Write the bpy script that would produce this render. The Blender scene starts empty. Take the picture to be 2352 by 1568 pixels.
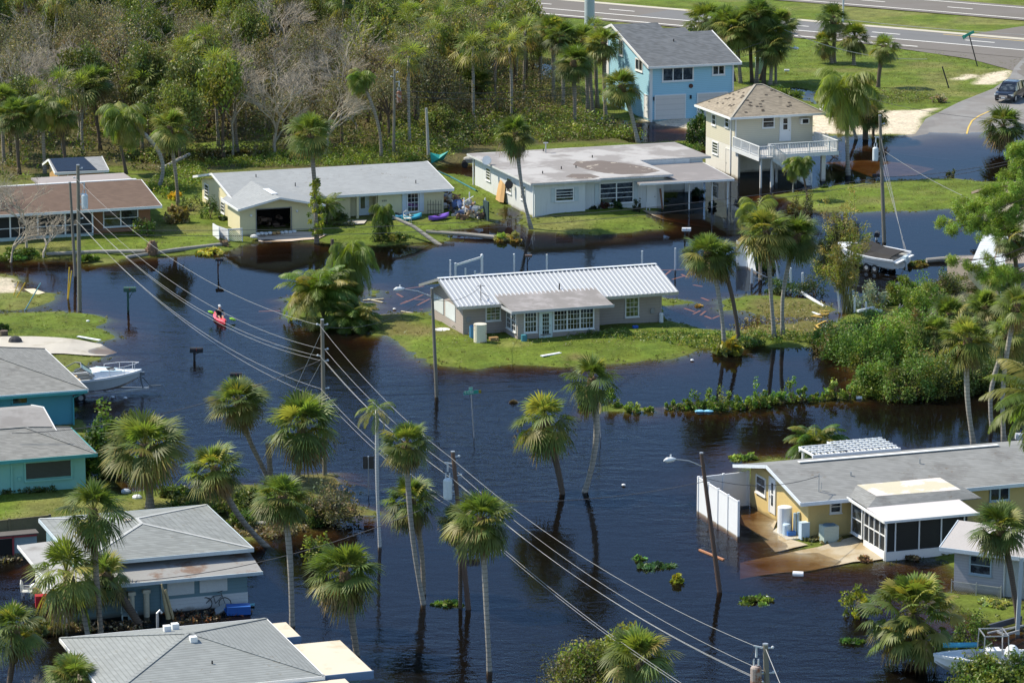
import bpy, bmesh, math, random
import numpy as np
from mathutils import Vector, Matrix
R = math.radians
sc = bpy.context.scene
col = sc.collection
# ------------------------------------------------------------------ camera
CF, CTH, CH, CCX, CCY = 8600., R(12.0), 55., 1176., 784.
cam = bpy.data.cameras.new('camera'); camo = bpy.data.objects.new('camera', cam); col.objects.link(camo)
cam.lens = 36 * CF / 2352.; cam.sensor_width = 36
cam.clip_start = 1; cam.clip_end = 20000
camo.location = (0, 0, CH); camo.rotation_euler = (R(90) - CTH, 0, 0)
sc.camera = camo
# ------------------------------------------------------------------ light
SUN_AZ, SUN_EL = R(160), R(50)            # direction TOWARDS the sun, azimuth measured from +X
sd = Vector((math.cos(SUN_AZ) * math.cos(SUN_EL), math.sin(SUN_AZ) * math.cos(SUN_EL), math.sin(SUN_EL)))
world = bpy.data.worlds.new("World"); sc.world = world; world.use_nodes = True
wn = world.node_tree.nodes; wl = world.node_tree.links
sky = wn.new('ShaderNodeTexSky'); sky.sky_type = 'NISHITA'; sky.sun_disc = False
sky.sun_elevation = SUN_EL
sky.sun_rotation = math.atan2(sd.x, sd.y)
sky.altitude = 50; sky.air_density = 1.0; sky.dust_density = 0.3; sky.ozone_density = 2.0
bg = wn['Background']; bg.inputs[1].default_value = 0.135
wl.new(sky.outputs[0], bg.inputs[0])
sun = bpy.data.lights.new('sun', 'SUN'); sun.energy = 4.1; sun.angle = R(0.53); sun.color = (1.0, 0.91, 0.74)
suno = bpy.data.objects.new('sun', sun); col.objects.link(suno); suno.location = (-100, 100, 200)
suno.rotation_euler = sd.to_track_quat('Z', 'Y').to_euler()
sc.view_settings.view_transform = 'Standard'; sc.view_settings.look = 'None'
sc.view_settings.exposure = 0.67; sc.view_settings.gamma = 1.0
sc.cycles.max_bounces = 6; sc.cycles.diffuse_bounces = 2; sc.cycles.glossy_bounces = 3; sc.cycles.transmission_bounces = 3
sc.cycles.transparent_max_bounces = 12; sc.cycles.volume_bounces = 0
sc.cycles.caustics_reflective = False; sc.cycles.caustics_refractive = False
# ------------------------------------------------------------------ measuring: photograph -> ground plan
ANG = R(19.2); CA, SA = math.cos(ANG), math.sin(ANG)      # the street grid is turned 19.2 degrees
_c, _s = math.cos(CTH), math.sin(CTH)
ZX = [0, 740, 1480, 2210]; ZY = [0, 450, 960, 1467]
def O(c, r, x, y): return (x / 3.7161 + ZX[c] * .7814, y / 3.7161 + ZY[r] * .7814)
def ray(px, py):
    dx = (px - CCX) / CF; dy = -(py - CCY) / CF
    return (dx, _c + dy * _s, -_s + dy * _c)
def P(px, py, z=0.):
    d = ray(px, py); t = (z - CH) / d[2]
    return (d[0] * t, d[1] * t, z)
def hup(px, py, py2, z0=0.):
    "height of image row py2 straight above the ground point (px,py)"
    x, y, _ = P(px, py, z0); d = ray(px, py2)
    return CH + d[2] / d[1] * y
def xat(px, y, z):
    "world x of image column px at distance y, height z"
    depth = y * _c - (z - CH) * _s
    return (px - CCX) / CF * depth
def uw(p): return (p[0] * CA + p[1] * SA, -p[0] * SA + p[1] * CA, p[2])
def xy(p): return (p[0] * CA - p[1] * SA, p[0] * SA + p[1] * CA, p[2] if len(p) > 2 else 0)
def Q(c, r, x, y, z=0.): return P(*O(c, r, x, y), z)
def QU(c, r, x, y, z=0.): return uw(Q(c, r, x, y, z))
def _plane(px, py, k, v):
    d = ray(px, py); du = uw((d[0], d[1], 0))
    t = v / du[k]
    return (du[0] * t, du[1] * t, CH + d[2] * t)
def onW(c, r, x, y, W): a = _plane(*O(c, r, x, y), 1, W); return (a[0], a[2])
def onU(c, r, x, y, U): a = _plane(*O(c, r, x, y), 0, U); return (a[1], a[2])
# ------------------------------------------------------------------ materials
_m = {}
def new_mat(name):
    m = bpy.data.materials.new(name); m.use_nodes = True
    nt = m.node_tree; return m, nt, nt.nodes, nt.links, nt.nodes['Principled BSDF']
def math_n(N, L, op, a, b=None, c=None):
    n = N.new('ShaderNodeMath'); n.operation = op
    for i, v in enumerate((a, b, c)):
        if v is None: continue
        if isinstance(v, (int, float)): n.inputs[i].default_value = v
        else: L.new(v, n.inputs[i])
    return n.outputs[0]
def mixc(N, L, fac, a, b, mode='MIX'):
    n = N.new('ShaderNodeMix'); n.data_type = 'RGBA'; n.blend_type = mode
    for k, v in ((0, fac), (6, a), (7, b)):
        if isinstance(v, (int, float)): n.inputs[k].default_value = v
        elif isinstance(v, tuple): n.inputs[k].default_value = (*v[:3], 1)
        else: L.new(v, n.inputs[k])
    return n.outputs[2]
def noise(N, L, vec, scale, detail=3, rough=.6):
    n = N.new('ShaderNodeTexNoise'); n.inputs['Scale'].default_value = scale
    n.inputs['Detail'].default_value = detail; n.inputs['Roughness'].default_value = rough
    if vec is not None: L.new(vec, n.inputs['Vector'])
    return n.outputs[0]
def ramp(N, L, fac, a, b):
    n = N.new('ShaderNodeMapRange'); n.inputs[1].default_value = a; n.inputs[2].default_value = b
    n.interpolation_type = 'SMOOTHSTEP'
    L.new(fac, n.inputs[0]); return n.outputs[0]
def M(name, c, rough=.75, var=.18, scale=1.2, fine=.12, fscale=14., spec=.3, metal=0., bump=0., band=0., bandk=.25, tab=0., stain=None, st=(.55, .7), sscale=.5, streak=0., tide=0., litter=0.):
    """one procedural surface: base colour c, large and fine mottling, course lines every `band` metres of height, tabs, stains"""
    if name in _m: return _m[name]
    m, nt, N, L, B = new_mat(name)
    tc = N.new('ShaderNodeTexCoord'); v = tc.outputs['Object']
    n1 = noise(N, L, v, scale, 4); n2 = noise(N, L, v, fscale, 2)
    f = math_n(N, L, 'MULTIPLY_ADD', n1, 2 * var, 1 - var)
    f2 = math_n(N, L, 'MULTIPLY_ADD', n2, 2 * fine, 1 - fine)
    f = math_n(N, L, 'MULTIPLY', f, f2)
    sep = N.new('ShaderNodeSeparateXYZ'); L.new(v, sep.inputs[0])
    if band:
        zz = math_n(N, L, 'DIVIDE', sep.outputs[2], band)
        fr = math_n(N, L, 'FRACT', zz)
        ln = math_n(N, L, 'LESS_THAN', fr, .22)
        f = math_n(N, L, 'MULTIPLY', f, math_n(N, L, 'MULTIPLY_ADD', ln, -bandk, 1.))
        if tab:
            row = math_n(N, L, 'FLOOR', zz)
            s = math_n(N, L, 'ADD', sep.outputs[0], sep.outputs[1])
            s = math_n(N, L, 'DIVIDE', s, .32); s = math_n(N, L, 'MULTIPLY_ADD', row, .37, s)
            s = math_n(N, L, 'FLOOR', s)
            cb = N.new('ShaderNodeCombineXYZ'); L.new(s, cb.inputs[0]); L.new(row, cb.inputs[1])
            wnz = N.new('ShaderNodeTexWhiteNoise'); L.new(cb.outputs[0], wnz.inputs[0])
            f = math_n(N, L, 'MULTIPLY', f, math_n(N, L, 'MULTIPLY_ADD', wnz.outputs[0], 2 * tab, 1 - tab))
    colr = mixc(N, L, 1., tuple(c), mixc(N, L, 0., (1, 1, 1), (1, 1, 1)), 'MULTIPLY')
    if stain:
        n3 = noise(N, L, v, sscale, 5, .62)
        colr = mixc(N, L, ramp(N, L, n3, *st), tuple(c), tuple(stain))
    hs = N.new('ShaderNodeHueSaturation'); L.new(colr, hs.inputs['Color']); L.new(f, hs.inputs['Value'])
    out = hs.outputs[0]
    if streak:
        mp = N.new('ShaderNodeMapping'); mp.inputs['Scale'].default_value = (5, 5, .35); L.new(v, mp.inputs[0])
        n4 = noise(N, L, mp.outputs[0], 1.5, 4)
        out = mixc(N, L, math_n(N, L, 'MULTIPLY', ramp(N, L, n4, .5, .75), streak), out, (.12, .10, .08))
    if litter: out = mixc(N, L, math_n(N, L, 'MULTIPLY', math_n(N, L, 'MULTIPLY', ramp(N, L, noise(N, L, v, 4.5, 2, .5), .62, .7), ramp(N, L, noise(N, L, v, .5, 3), .45, .62)), litter), out, (.13, .095, .05))
    if tide:
        zt = math_n(N, L, 'MULTIPLY_ADD', n1, .5, sep.outputs[2])
        out = mixc(N, L, math_n(N, L, 'MULTIPLY', ramp(N, L, zt, tide + .42, tide + .18), .62), out, (.13, .10, .06))
    L.new(out, B.inputs['Base Color'])
    B.inputs['Roughness'].default_value = rough; B.inputs['Metallic'].default_value = metal
    B.inputs['Specular IOR Level'].default_value = spec
    if bump:
        b = N.new('ShaderNodeBump'); b.inputs['Strength'].default_value = 1; b.inputs['Distance'].default_value = bump
        L.new(n2, b.inputs['Height']); L.new(b.outputs[0], B.inputs['Normal'])
    _m[name] = m; return m
def leafmat(name, tint=(1, 1, 1), trans=.3, rough=.5):
    if name in _m: return _m[name]
    m, nt, N, L, B = new_mat(name)
    a = N.new('ShaderNodeAttribute'); a.attribute_name = 'Col'
    oi = N.new('ShaderNodeObjectInfo')
    g = N.new('ShaderNodeHueSaturation'); L.new(a.outputs['Color'], g.inputs['Color'])
    L.new(math_n(N, L, 'MULTIPLY_ADD', oi.outputs['Random'], .45, .72), g.inputs['Value'])
    L.new(math_n(N, L, 'MULTIPLY_ADD', oi.outputs['Random'], -.03, .515), g.inputs['Hue'])
    c = mixc(N, L, 1., g.outputs[0], tuple(tint), 'MULTIPLY')
    L.new(c, B.inputs['Base Color']); B.inputs['Roughness'].default_value = rough; B.inputs['Specular IOR Level'].default_value = .35
    t = N.new('ShaderNodeBsdfTranslucent'); L.new(mixc(N, L, 1., c, (1.3, 1.4, .6), 'MULTIPLY'), t.inputs[0])
    mx = N.new('ShaderNodeMixShader'); mx.inputs[0].default_value = trans
    L.new(B.outputs[0], mx.inputs[1]); L.new(t.outputs[0], mx.inputs[2])
    L.new(mx.outputs[0], N['Material Output'].inputs[0])
    _m[name] = m; return m
# ------------------------------------------------------------------ mesh building
class MB:
    def __init__(s): s.v = []; s.f = []
    def add(s, vs, fs):
        o = len(s.v); s.v += [tuple(map(float, p)) for p in vs]; s.f += [tuple(i + o for i in f) for f in fs]; return s
    def box(s, x0, x1, y0, y1, z0, z1):
        x0, x1 = min(x0, x1), max(x0, x1); y0, y1 = min(y0, y1), max(y0, y1); z0, z1 = min(z0, z1), max(z0, z1)
        return s.add([(x0, y0, z0), (x1, y0, z0), (x1, y1, z0), (x0, y1, z0), (x0, y0, z1), (x1, y0, z1), (x1, y1, z1), (x0, y1, z1)],
                     [(3, 2, 1, 0), (4, 5, 6, 7), (0, 1, 5, 4), (1, 2, 6, 5), (2, 3, 7, 6), (3, 0, 4, 7)])
    def obox(s, c, a, b, n):
        "box round centre c with half vectors a, b, n"
        c, a, b, n = map(Vector, (c, a, b, n))
        vs = [c + i * a + j * b + k * n for k in (-1, 1) for j in (-1, 1) for i in (-1, 1)]
        return s.add(vs, [(0, 2, 3, 1), (4, 5, 7, 6), (0, 1, 5, 4), (1, 3, 7, 5), (3, 2, 6, 7), (2, 0, 4, 6)])
    def bar(s, p, q, w=.05, h=None, up=(0, 0, 1)):
        p, q = Vector(p), Vector(q); d = (q - p); L_ = d.length
        if L_ < 1e-6: return s
        d.normalize(); up = Vector(up)
        if abs(d.dot(up)) > .98: up = Vector((0, 1, 0))
        a = d.cross(up).normalized(); b = a.cross(d)
        return s.obox((p + q) / 2, d * L_ / 2, a * w / 2, b * (h or w) / 2)
    def tube(s, pts, r, n=8, cap=True):
        pts = [Vector(p) for p in pts]; k = len(pts)
        if isinstance(r, (int, float)): r = [r] * k
        o = len(s.v); prev = None
        for i, p in enumerate(pts):
            d = (pts[min(i + 1, k - 1)] - pts[max(i - 1, 0)])
            if d.length < 1e-9: d = Vector((0, 0, 1))
            d.normalize()
            ref = prev if prev is not None else (Vector((1, 0, 0)) if abs(d.x) < .9 else Vector((0, 1, 0)))
            a = (ref - d * ref.dot(d)).normalized(); prev = a; b = d.cross(a)
            for j in range(n):
                t = 2 * math.pi * j / n
                s.v.append(tuple(p + (a * math.cos(t) + b * math.sin(t)) * r[i]))
        for i in range(k - 1):
            for j in range(n):
                j2 = (j + 1) % n
                s.f.append((o + i * n + j, o + i * n + j2, o + (i + 1) * n + j2, o + (i + 1) * n + j))
        if cap:
            s.f.append(tuple(o + j for j in range(n))[::-1]); s.f.append(tuple(o + (k - 1) * n + j for j in range(n)))
        return s
    def cyl(s, x, y, z0, z1, r, n=12, r2=None): return s.tube([(x, y, z0), (x, y, z1)], [r, r if r2 is None else r2], n)
    def lathe(s, x, y, prof, n=14):
        return s.tube([(x, y, z) for _, z in prof], [max(r, 1e-3) for r, _ in prof], n)
    def prism(s, poly, z0, z1):
        n = len(poly)
        ar = sum(poly[i][0] * poly[(i + 1) % n][1] - poly[(i + 1) % n][0] * poly[i][1] for i in range(n))
        if ar < 0: poly = poly[::-1]
        return s.add([(p[0], p[1], z0) for p in poly] + [(p[0], p[1], z1) for p in poly],
                     [tuple(range(n))[::-1], tuple(range(n, 2 * n))] + [(i, (i + 1) % n, n + (i + 1) % n, n + i) for i in range(n)])
    def slab(s, pts, t):
        "top face pts (ccw from above), thickness t straight down"
        n = len(pts)
        return s.add(list(pts) + [(p[0], p[1], p[2] - t) for p in pts],
                     [tuple(range(n)), tuple(range(n, 2 * n))[::-1]] + [(i, n + i, n + (i + 1) % n, (i + 1) % n) for i in range(n)])
    def ball(s, c, rx, ry=None, rz=None, n=10, m=7):
        ry = ry or rx; rz = rz or rx; o = len(s.v)
        for i in range(1, m):
            a = math.pi * i / m
            for j in range(n):
                t = 2 * math.pi * j / n
                s.v.append((c[0] + rx * math.sin(a) * math.cos(t), c[1] + ry * math.sin(a) * math.sin(t), c[2] + rz * math.cos(a)))
        s.v.append((c[0], c[1], c[2] + rz)); s.v.append((c[0], c[1], c[2] - rz)); T = len(s.v) - 2
        for i in range(m - 2):
            for j in range(n):
                j2 = (j + 1) % n; a = o + i * n
                s.f.append((a + j, a + n + j, a + n + j2, a + j2))
        for j in range(n):
            j2 = (j + 1) % n
            s.f.append((T, o + j, o + j2)); s.f.append((T + 1, o + (m - 2) * n + j2, o + (m - 2) * n + j))
        return s
    def mesh(s, name, mat, origin=(0, 0, 0), smooth=False):
        me = bpy.data.meshes.new(name)
        ox, oy, oz = origin
        me.from_pydata([(a - ox, b - oy, c - oz) for a, b, c in s.v], [], s.f)
        if mat: me.materials.append(mat)
        if smooth:
            me.polygons.foreach_set('use_smooth', [True] * len(me.polygons))
        me.update(); return me
def tag(o, label=None, cat=None, group=None, kind=None):
    if label: o['label'] = label
    if cat: o['category'] = cat
    if group: o['group'] = group
    if kind: o['kind'] = kind
    return o
def link(name, me, parent=None):
    o = bpy.data.objects.new(name, me); col.objects.link(o)
    if parent is not None: o.parent = parent
    return o
class Thing:
    """an Empty at the thing's base; parts are given in grid coordinates (grid=True) or world coordinates"""
    def __init__(s, name, label, cat, org, group=None, grid=True):
        s.e = bpy.data.objects.new(name, None); col.objects.link(s.e)
        s.org = (org[0], org[1], org[2] if len(org) > 2 else 0.)
        s.e.location = xy(s.org) if grid else s.org
        s.e.rotation_euler = (0, 0, ANG if grid else 0)
        s.e.empty_display_size = .5
        tag(s.e, label, cat, group)
    def part(s, name, mb, mat, parent=None, label=None, smooth=False):
        o = link(name, mb.mesh(name, mat, s.org, smooth), parent or s.e)
        if label: o['label'] = label
        return o
def solo(name, label, cat, mb, mat, org, group=None, grid=False, smooth=False, kind=None):
    o = link(name, mb.mesh(name, mat, (org[0], org[1], org[2] if len(org) > 2 else 0.), smooth))
    o.location = xy((org[0], org[1], org[2] if len(org) > 2 else 0.)) if grid else (org[0], org[1], org[2] if len(org) > 2 else 0.)
    if grid: o.rotation_euler = (0, 0, ANG)
    return tag(o, label, cat, group, kind)
def fast(name, V, F, C, mat, smooth=False):
    "V (n,3), F (m,k) same k, C (n,3) per-vertex colour"
    me = bpy.data.meshes.new(name); V = np.asarray(V, np.float32); F = np.asarray(F, np.int32)
    k = F.shape[1]
    me.vertices.add(len(V)); me.vertices.foreach_set('co', V.ravel())
    me.loops.add(F.size); me.loops.foreach_set('vertex_index', F.ravel())
    me.polygons.add(len(F)); me.polygons.foreach_set('loop_start', np.arange(0, F.size, k, dtype=np.int32))
    me.polygons.foreach_set('loop_total', np.full(len(F), k, np.int32))
    if smooth: me.polygons.foreach_set('use_smooth', np.ones(len(F), bool))
    me.update(calc_edges=True)
    if C is not None:
        a = me.color_attributes.new('Col', 'FLOAT_COLOR', 'POINT')
        C4 = np.ones((len(V), 4), np.float32); C4[:, :3] = C
        a.data.foreach_set('color', C4.ravel())
    if mat: me.materials.append(mat)
    return me
# ------------------------------------------------------------------ terrain
def zp(c, r, *pts): return [O(c, r, x, y) for x, y in pts]
#  (outline in photograph pixels, height, inner slope, outer slope)
LANDS = [
 # north shore with the two left houses, the forest and the white flat-roofed house
 (zp(0,1,(-900,900),(0,895),(640,900),(830,945),(1040,905),(1540,850),(1930,835),(2060,800),(2210,752)) +
  zp(1,1,(100,738),(560,738),(700,770),(1090,800),(1460,775),(1660,765),(1740,750),(1640,715),(1500,690),(1900,640),(2060,610),(2140,560)) +
  zp(2,1,(0,440),(120,490),(170,560),(140,620),(200,655),(480,690),(900,690),(1300,640),(1240,520),(1350,450),(1650,120),(1700,40)) +
  [(1560,300),(1470,285),(1390,230),(1400,100),(1800,120),(2281,160),(2430,150),(2600,-60),(2600,-420),(-900,-420),(-900,500)], .30, .10, .13),
 # lawn, sand lot and road below the highway
 ([(1290,235),(1390,262),(1500,285),(1590,300),(1620,290),(1660,250),(1720,230),(1900,318)] + zp(3,0,(850,1150),(1100,1150),(1390,1160),(1500,1130),(1900,1130),(2100,1110),(2323,1060)) +
  [(2800,290),(2800,-300),(1000,-300),(1000,8),(1180,90)], .32, .06, .035),
 # lawn in front of the stilt house
 (zp(3,1,(250,360),(520,300),(760,262),(1120,240),(1500,218),(1740,215),(1950,240),(2323,250),(2900,300),(2900,620),(2200,480),(1650,478),(1100,500),(870,508),(560,500),(420,450)), .28, .10, .14),
 # brown concrete pad beside the stilt house
 (zp(3,1,(640,80),(980,60),(1300,85),(1500,130),(1350,170),(1000,185),(760,130)), -.20, .2, .05),
 # island of the central house
 (zp(1,1,(1010,1390),(1200,1360),(1400,1365),(1560,1400),(1620,1200),(1700,1150),(2300,1100)) + zp(2,1,(300,1100),(1000,1080),(1300,1150),(1340,1240),(1370,1420),(1480,1450),(1660,1510),(1900,1520),(2300,1540)) +
  zp(3,2,(200,60),(560,70),(620,140),(380,185),(100,165),(-60,150)) + zp(2,2,(2050,200),(1720,195),(1600,205),(1340,285),(1100,315),(900,330),(480,332),(0,305)) +
  zp(1,2,(1900,340),(1560,290),(1440,260),(1330,190),(1230,70),(1060,50),(960,0)), .30, .11, .12),
 (zp(1,1,(950,1170),(1050,1148),(1150,1185),(1100,1215),(960,1215)), .06, .1, .10),
 (zp(1,1,(940,1280),(1060,1270),(1120,1300),(1000,1330),(900,1320)), .05, .1, .10),
 (zp(1,1,(280,1240),(700,1180),(1010,1300),(1060,1460),(840,1510),(560,1490),(350,1400)), .12, .1, .2),
 (zp(2,1,(1880,1270),(2080,1230),(2300,1220)) + zp(3,1,(500,1260),(700,1330),(560,1380),(200,1390)) + zp(2,1,(1960,1330)), .10, .08, .10),
 (zp(2,1,(1340,1265),(1480,1250),(1600,1275),(1400,1300)), .04, .1, .12),
 (zp(3,1,(150,1470),(500,1440),(640,1480),(640,1568),(0,1568)), .10, .1, .12),
 # left bits
 (zp(0,1,(-300,1020),(60,1030),(230,1085),(60,1105),(-300,1110)), .16, .1, .10),
 (zp(0,1,(-300,1080),(90,1085),(125,1130),(95,1195),(-300,1200)), .2, .1, .10),
 (zp(0,1,(-300,1195),(150,1190),(380,1210),(470,1245),(390,1300),(200,1345),(-300,1350)), .16, .08, .10),
 (zp(0,1,(-300,1362),(120,1355),(430,1348),(640,1362),(800,1415),(890,1500)) + zp(0,2,(935,75),(890,120),(770,145),(745,180),(770,258),(850,262),(700,315),(600,420),(400,560),(-300,600)), .25, .10, .10),
 # plots of the teal houses
 (zp(0,2,(-300,500),(560,560),(640,800),(700,1000),(900,1300),(1060,1400),(1300,1370),(1600,1385),(2000,1340),(2323,1330)) + zp(1,2,(300,1300),(640,1250),(860,1420),(820,1530)) + zp(1,3,(1060,110),(1050,125),(760,130),(560,190),(480,245),(0,240)) +
  zp(0,3,(2120,330),(1900,330),(1000,330),(300,380),(200,470),(0,530),(-300,520)), .22, .08, .16),
 # yellow house
 (zp(3,2,(60,1100),(0,1250)) + zp(3,3,(160,40),(330,120),(420,270),(420,390),(580,430),(830,555),(1100,530),(1500,510),(1720,560),(1760,760),(2323,760),(2900,700),(2900,-500)) + zp(3,2,(2900,1000),(2323,1100),(600,1100)), .12, .05, .10),
 (zp(3,3,(260,490),(560,430),(600,470),(450,570),(240,575)), -.20, .2, .10),
 (zp(3,3,(-110,70),(30,65),(230,150),(300,340),(480,400),(200,440),(100,330),(-60,200)), -.22, .2, .10),
 (zp(3,3,(1650,800),(2323,800),(2900,900),(2900,1150),(2000,1050),(1800,950)), .02, .05, .12),
 # wrack line with young mangroves
 (zp(2,2,(1385,700),(1480,665),(1900,690),(2323,640)) + zp(3,2,(500,600),(900,590),(900,612),(500,635),(0,685)) + zp(2,2,(2300,690),(1900,712),(1600,712),(1430,712)), .07, .1, .25),
 (zp(2,2,(660,730),(740,720),(800,690),(960,680),(1280,690),(1290,715),(900,730)), .05, .1, .25),
 # scrub on the right
 (zp(3,2,(560,80),(900,0),(900,400),(1000,580),(1700,585),(2323,540),(3000,560),(3000,-600)) + zp(3,1,(2900,1000),(1900,1000),(1300,1180),(900,1330),(700,1450)), .20, .07, .2),
]
EXC = [  # hollows that hold water inside the land: outline, depth
 (zp(1,1,(1560,130),(1700,60),(1960,120),(1945,235),(1800,200),(1640,190)), -.15, .5),
 (zp(0,1,(1080,40),(1600,-40),(2300,-30),(2300,60),(2000,100),(1700,120),(1450,120),(1100,80)), -.10, .5),
 (zp(2,0,(500,980),(700,940),(880,1010),(1250,1060),(1600,1110),(1640,1200),(1150,1230),(700,1150)), -.25, .5),
 (zp(2,0,(250,520),(440,560),(430,680),(300,680)), -.25, .5),
 (zp(3,0,(320,740),(560,790),(600,900),(480,880),(380,830)), -.30, .4),
 (zp(1,0,(1700,480),(2050,500),(2080,700),(1900,640),(1760,600)), -.15, .5),
 (zp(2,1,(0,560),(150,470),(190,520),(130,580),(0,640)), -.12, .3),
 (zp(0,3,(-300,420),(230,440),(290,560),(260,1000),(-300,1000)), -.6, .6),
]
def gpoly(px): return np.array([P(a, b)[:2] for a, b in px])
def sdist(X, Y, poly):
    "signed distance, positive inside"
    d = np.full(X.shape, 1e9); ins = np.zeros(X.shape, bool); n = len(poly)
    for i in range(n):
        ax, ay = poly[i]; bx, by = poly[(i + 1) % n]
        ex, ey = bx - ax, by - ay; l2 = ex * ex + ey * ey + 1e-9
        t = np.clip(((X - ax) * ex + (Y - ay) * ey) / l2, 0, 1)
        d = np.minimum(d, (X - ax - t * ex) ** 2 + (Y - ay - t * ey) ** 2)
        if abs(by - ay) > 1e-9:
            c = ((ay > Y) != (by > Y)) & (X < (bx - ax) * (Y - ay) / (by - ay) + ax)
            ins ^= c
    d = np.sqrt(d); return np.where(ins, d, -d)
def vnoise(X, Y, s, seed=0):
    rs = np.random.RandomState(seed); T = rs.rand(256, 256)
    x = X / s; y = Y / s; xi = np.floor(x).astype(int); yi = np.floor(y).astype(int)
    fx = x - xi; fy = y - yi; fx = fx * fx * (3 - 2 * fx); fy = fy * fy * (3 - 2 * fy)
    g = lambda a, b: T[a % 256, b % 256]
    return (g(xi, yi) * (1 - fx) + g(xi + 1, yi) * fx) * (1 - fy) + (g(xi, yi + 1) * (1 - fx) + g(xi + 1, yi + 1) * fx) * fy - .5
FLAT = []      # outlines that carry a paved sheet: no bumps there
def height(X, Y):
    X = np.asarray(X, float); Y = np.asarray(Y, float)
    wob = vnoise(X, Y, 3.1, 1) * 1.5 + vnoise(X, Y, 1.1, 2) * .8 + vnoise(X, Y, .55, 5) * .35
    Z = np.full(X.shape, -1.1) + vnoise(X, Y, 9, 3) * .2
    for px, h, si, so in LANDS_W:
        d = sdist(X, Y, px) + wob
        Z = np.maximum(Z, np.where(d > 0, np.minimum(h, d * si) if h > 0 else h, np.maximum(min(h, 0) + d * so, -3)))
    for px, dep, sl in EXC_W:
        d = sdist(X, Y, px) + wob * .8
        Z = np.where(d > -.6, np.minimum(Z, np.maximum(dep, .12 - (d + .6) * sl * .4)), Z)
    bump = vnoise(X, Y, .9, 7) * .05 + vnoise(X, Y, 2.3, 8) * .06
    fl = np.zeros(X.shape)
    for q, _ in FLAT_W: fl = np.maximum(fl, np.clip(sdist(X, Y, q) + 1., 0, 1))
    Z = Z + bump * (1 - fl)
    for q, dz in FLAT_W: Z = np.where(sdist(X, Y, q) > .45, Z - .08, Z)
    return Z
LANDS_W = [(gpoly(a), b, c, d) for a, b, c, d in LANDS]
EXC_W = [(gpoly(a), b, c) for a, b, c in EXC]
# paved sheets: name, outline(px), material key, lift
SHEETS = [
 ('driveway', zp(0,1,(2190,728)) + zp(1,1,(-20,700),(560,700),(640,716),(560,745),(60,756)), 'concrete_pink', 'pinkish concrete apron of the open garage sliding under brown water'),
 ('driveway', zp(0,2,(-300,118),(310,122),(700,140),(860,150),(1000,205),(900,250),(770,256),(470,268),(-300,300)), 'concrete', 'pale concrete driveway running from the lawn into the flood'),
 ('path', zp(1,1,(820,612),(985,608),(960,640),(820,655)), 'concrete', 'pale concrete walk at the entrance porch of the cream house'),
 ('patio', zp(3,3,(-100,500),(560,420),(900,340),(955,402),(1135,517),(860,545),(450,590),(-100,620)), 'concrete_tan', 'stained concrete patio beside the screened porch'),
 ('path', zp(3,3,(-110,70),(30,65),(230,150),(180,265),(300,340),(480,400),(200,440),(100,330),(-60,200)), 'concrete_tan', 'flooded side path between the yellow house and the vinyl fence'),
 ('driveway', zp(3,1,(600,70),(980,50),(1320,75),(1560,120),(1400,175),(950,195),(740,135)), 'concrete_tan', 'brown flooded concrete pad beside the stilt house'),
 ('driveway', zp(2,1,(1180,500),(1420,505),(1900,490),(2050,330),(2200,350),(2100,560),(1800,600),(1350,560)), 'concrete_tan', 'flooded concrete driveway of the carport seen through orange water'),
]
ROADP = zp(3,0,(2323,520),(2700,560),(2900,900),(2323,1300),(2100,1350),(1600,1330),(1200,1290),(850,1270),(1100,1200),(1395,1150),(1480,1052),(1760,910),(2060,790),(2200,690),(2240,610))
FLAT_W = [(gpoly(p), 0) for _, p, _, _ in SHEETS] + [(gpoly(ROADP), 0)]
def coords(lo, hi, step, ext, k=1.35):
    a = list(np.arange(lo, hi + step / 2, step)); s = step * 2
    l = []; x = lo
    while x > -ext: x -= s; l.append(x); s *= k
    s = step * 2; r = []; x = hi
    while x < ext: x += s; r.append(x); s *= k
    return np.array(l[::-1] + a + r)
xs = coords(-78, 78, .45, 6000); ys = coords(150, 475, .5, 6000)
GX, GY = np.meshgrid(xs, ys); GZ = height(GX, GY)
far = (np.abs(GX) > 90) | (GY > 520) | (GY < 140)
GZ = np.where(far, .25, GZ)
from bisect import bisect_right
def th(x, y):
    i = min(max(bisect_right(xs, x) - 1, 0), len(xs) - 2); j = min(max(bisect_right(ys, y) - 1, 0), len(ys) - 2)
    fx = (x - xs[i]) / (xs[i + 1] - xs[i]); fy = (y - ys[j]) / (ys[j + 1] - ys[j])
    return float((GZ[j, i] * (1 - fx) + GZ[j, i + 1] * fx) * (1 - fy) + (GZ[j + 1, i] * (1 - fx) + GZ[j + 1, i + 1] * fx) * fy)
nx, ny = len(xs), len(ys)
V = np.stack([GX.ravel(), GY.ravel(), GZ.ravel()], 1)
idx = np.arange(nx * ny).reshape(ny, nx)
Fq = np.stack([idx[:-1, :-1].ravel(), idx[:-1, 1:].ravel(), idx[1:, 1:].ravel(), idx[1:, :-1].ravel()], 1)
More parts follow.
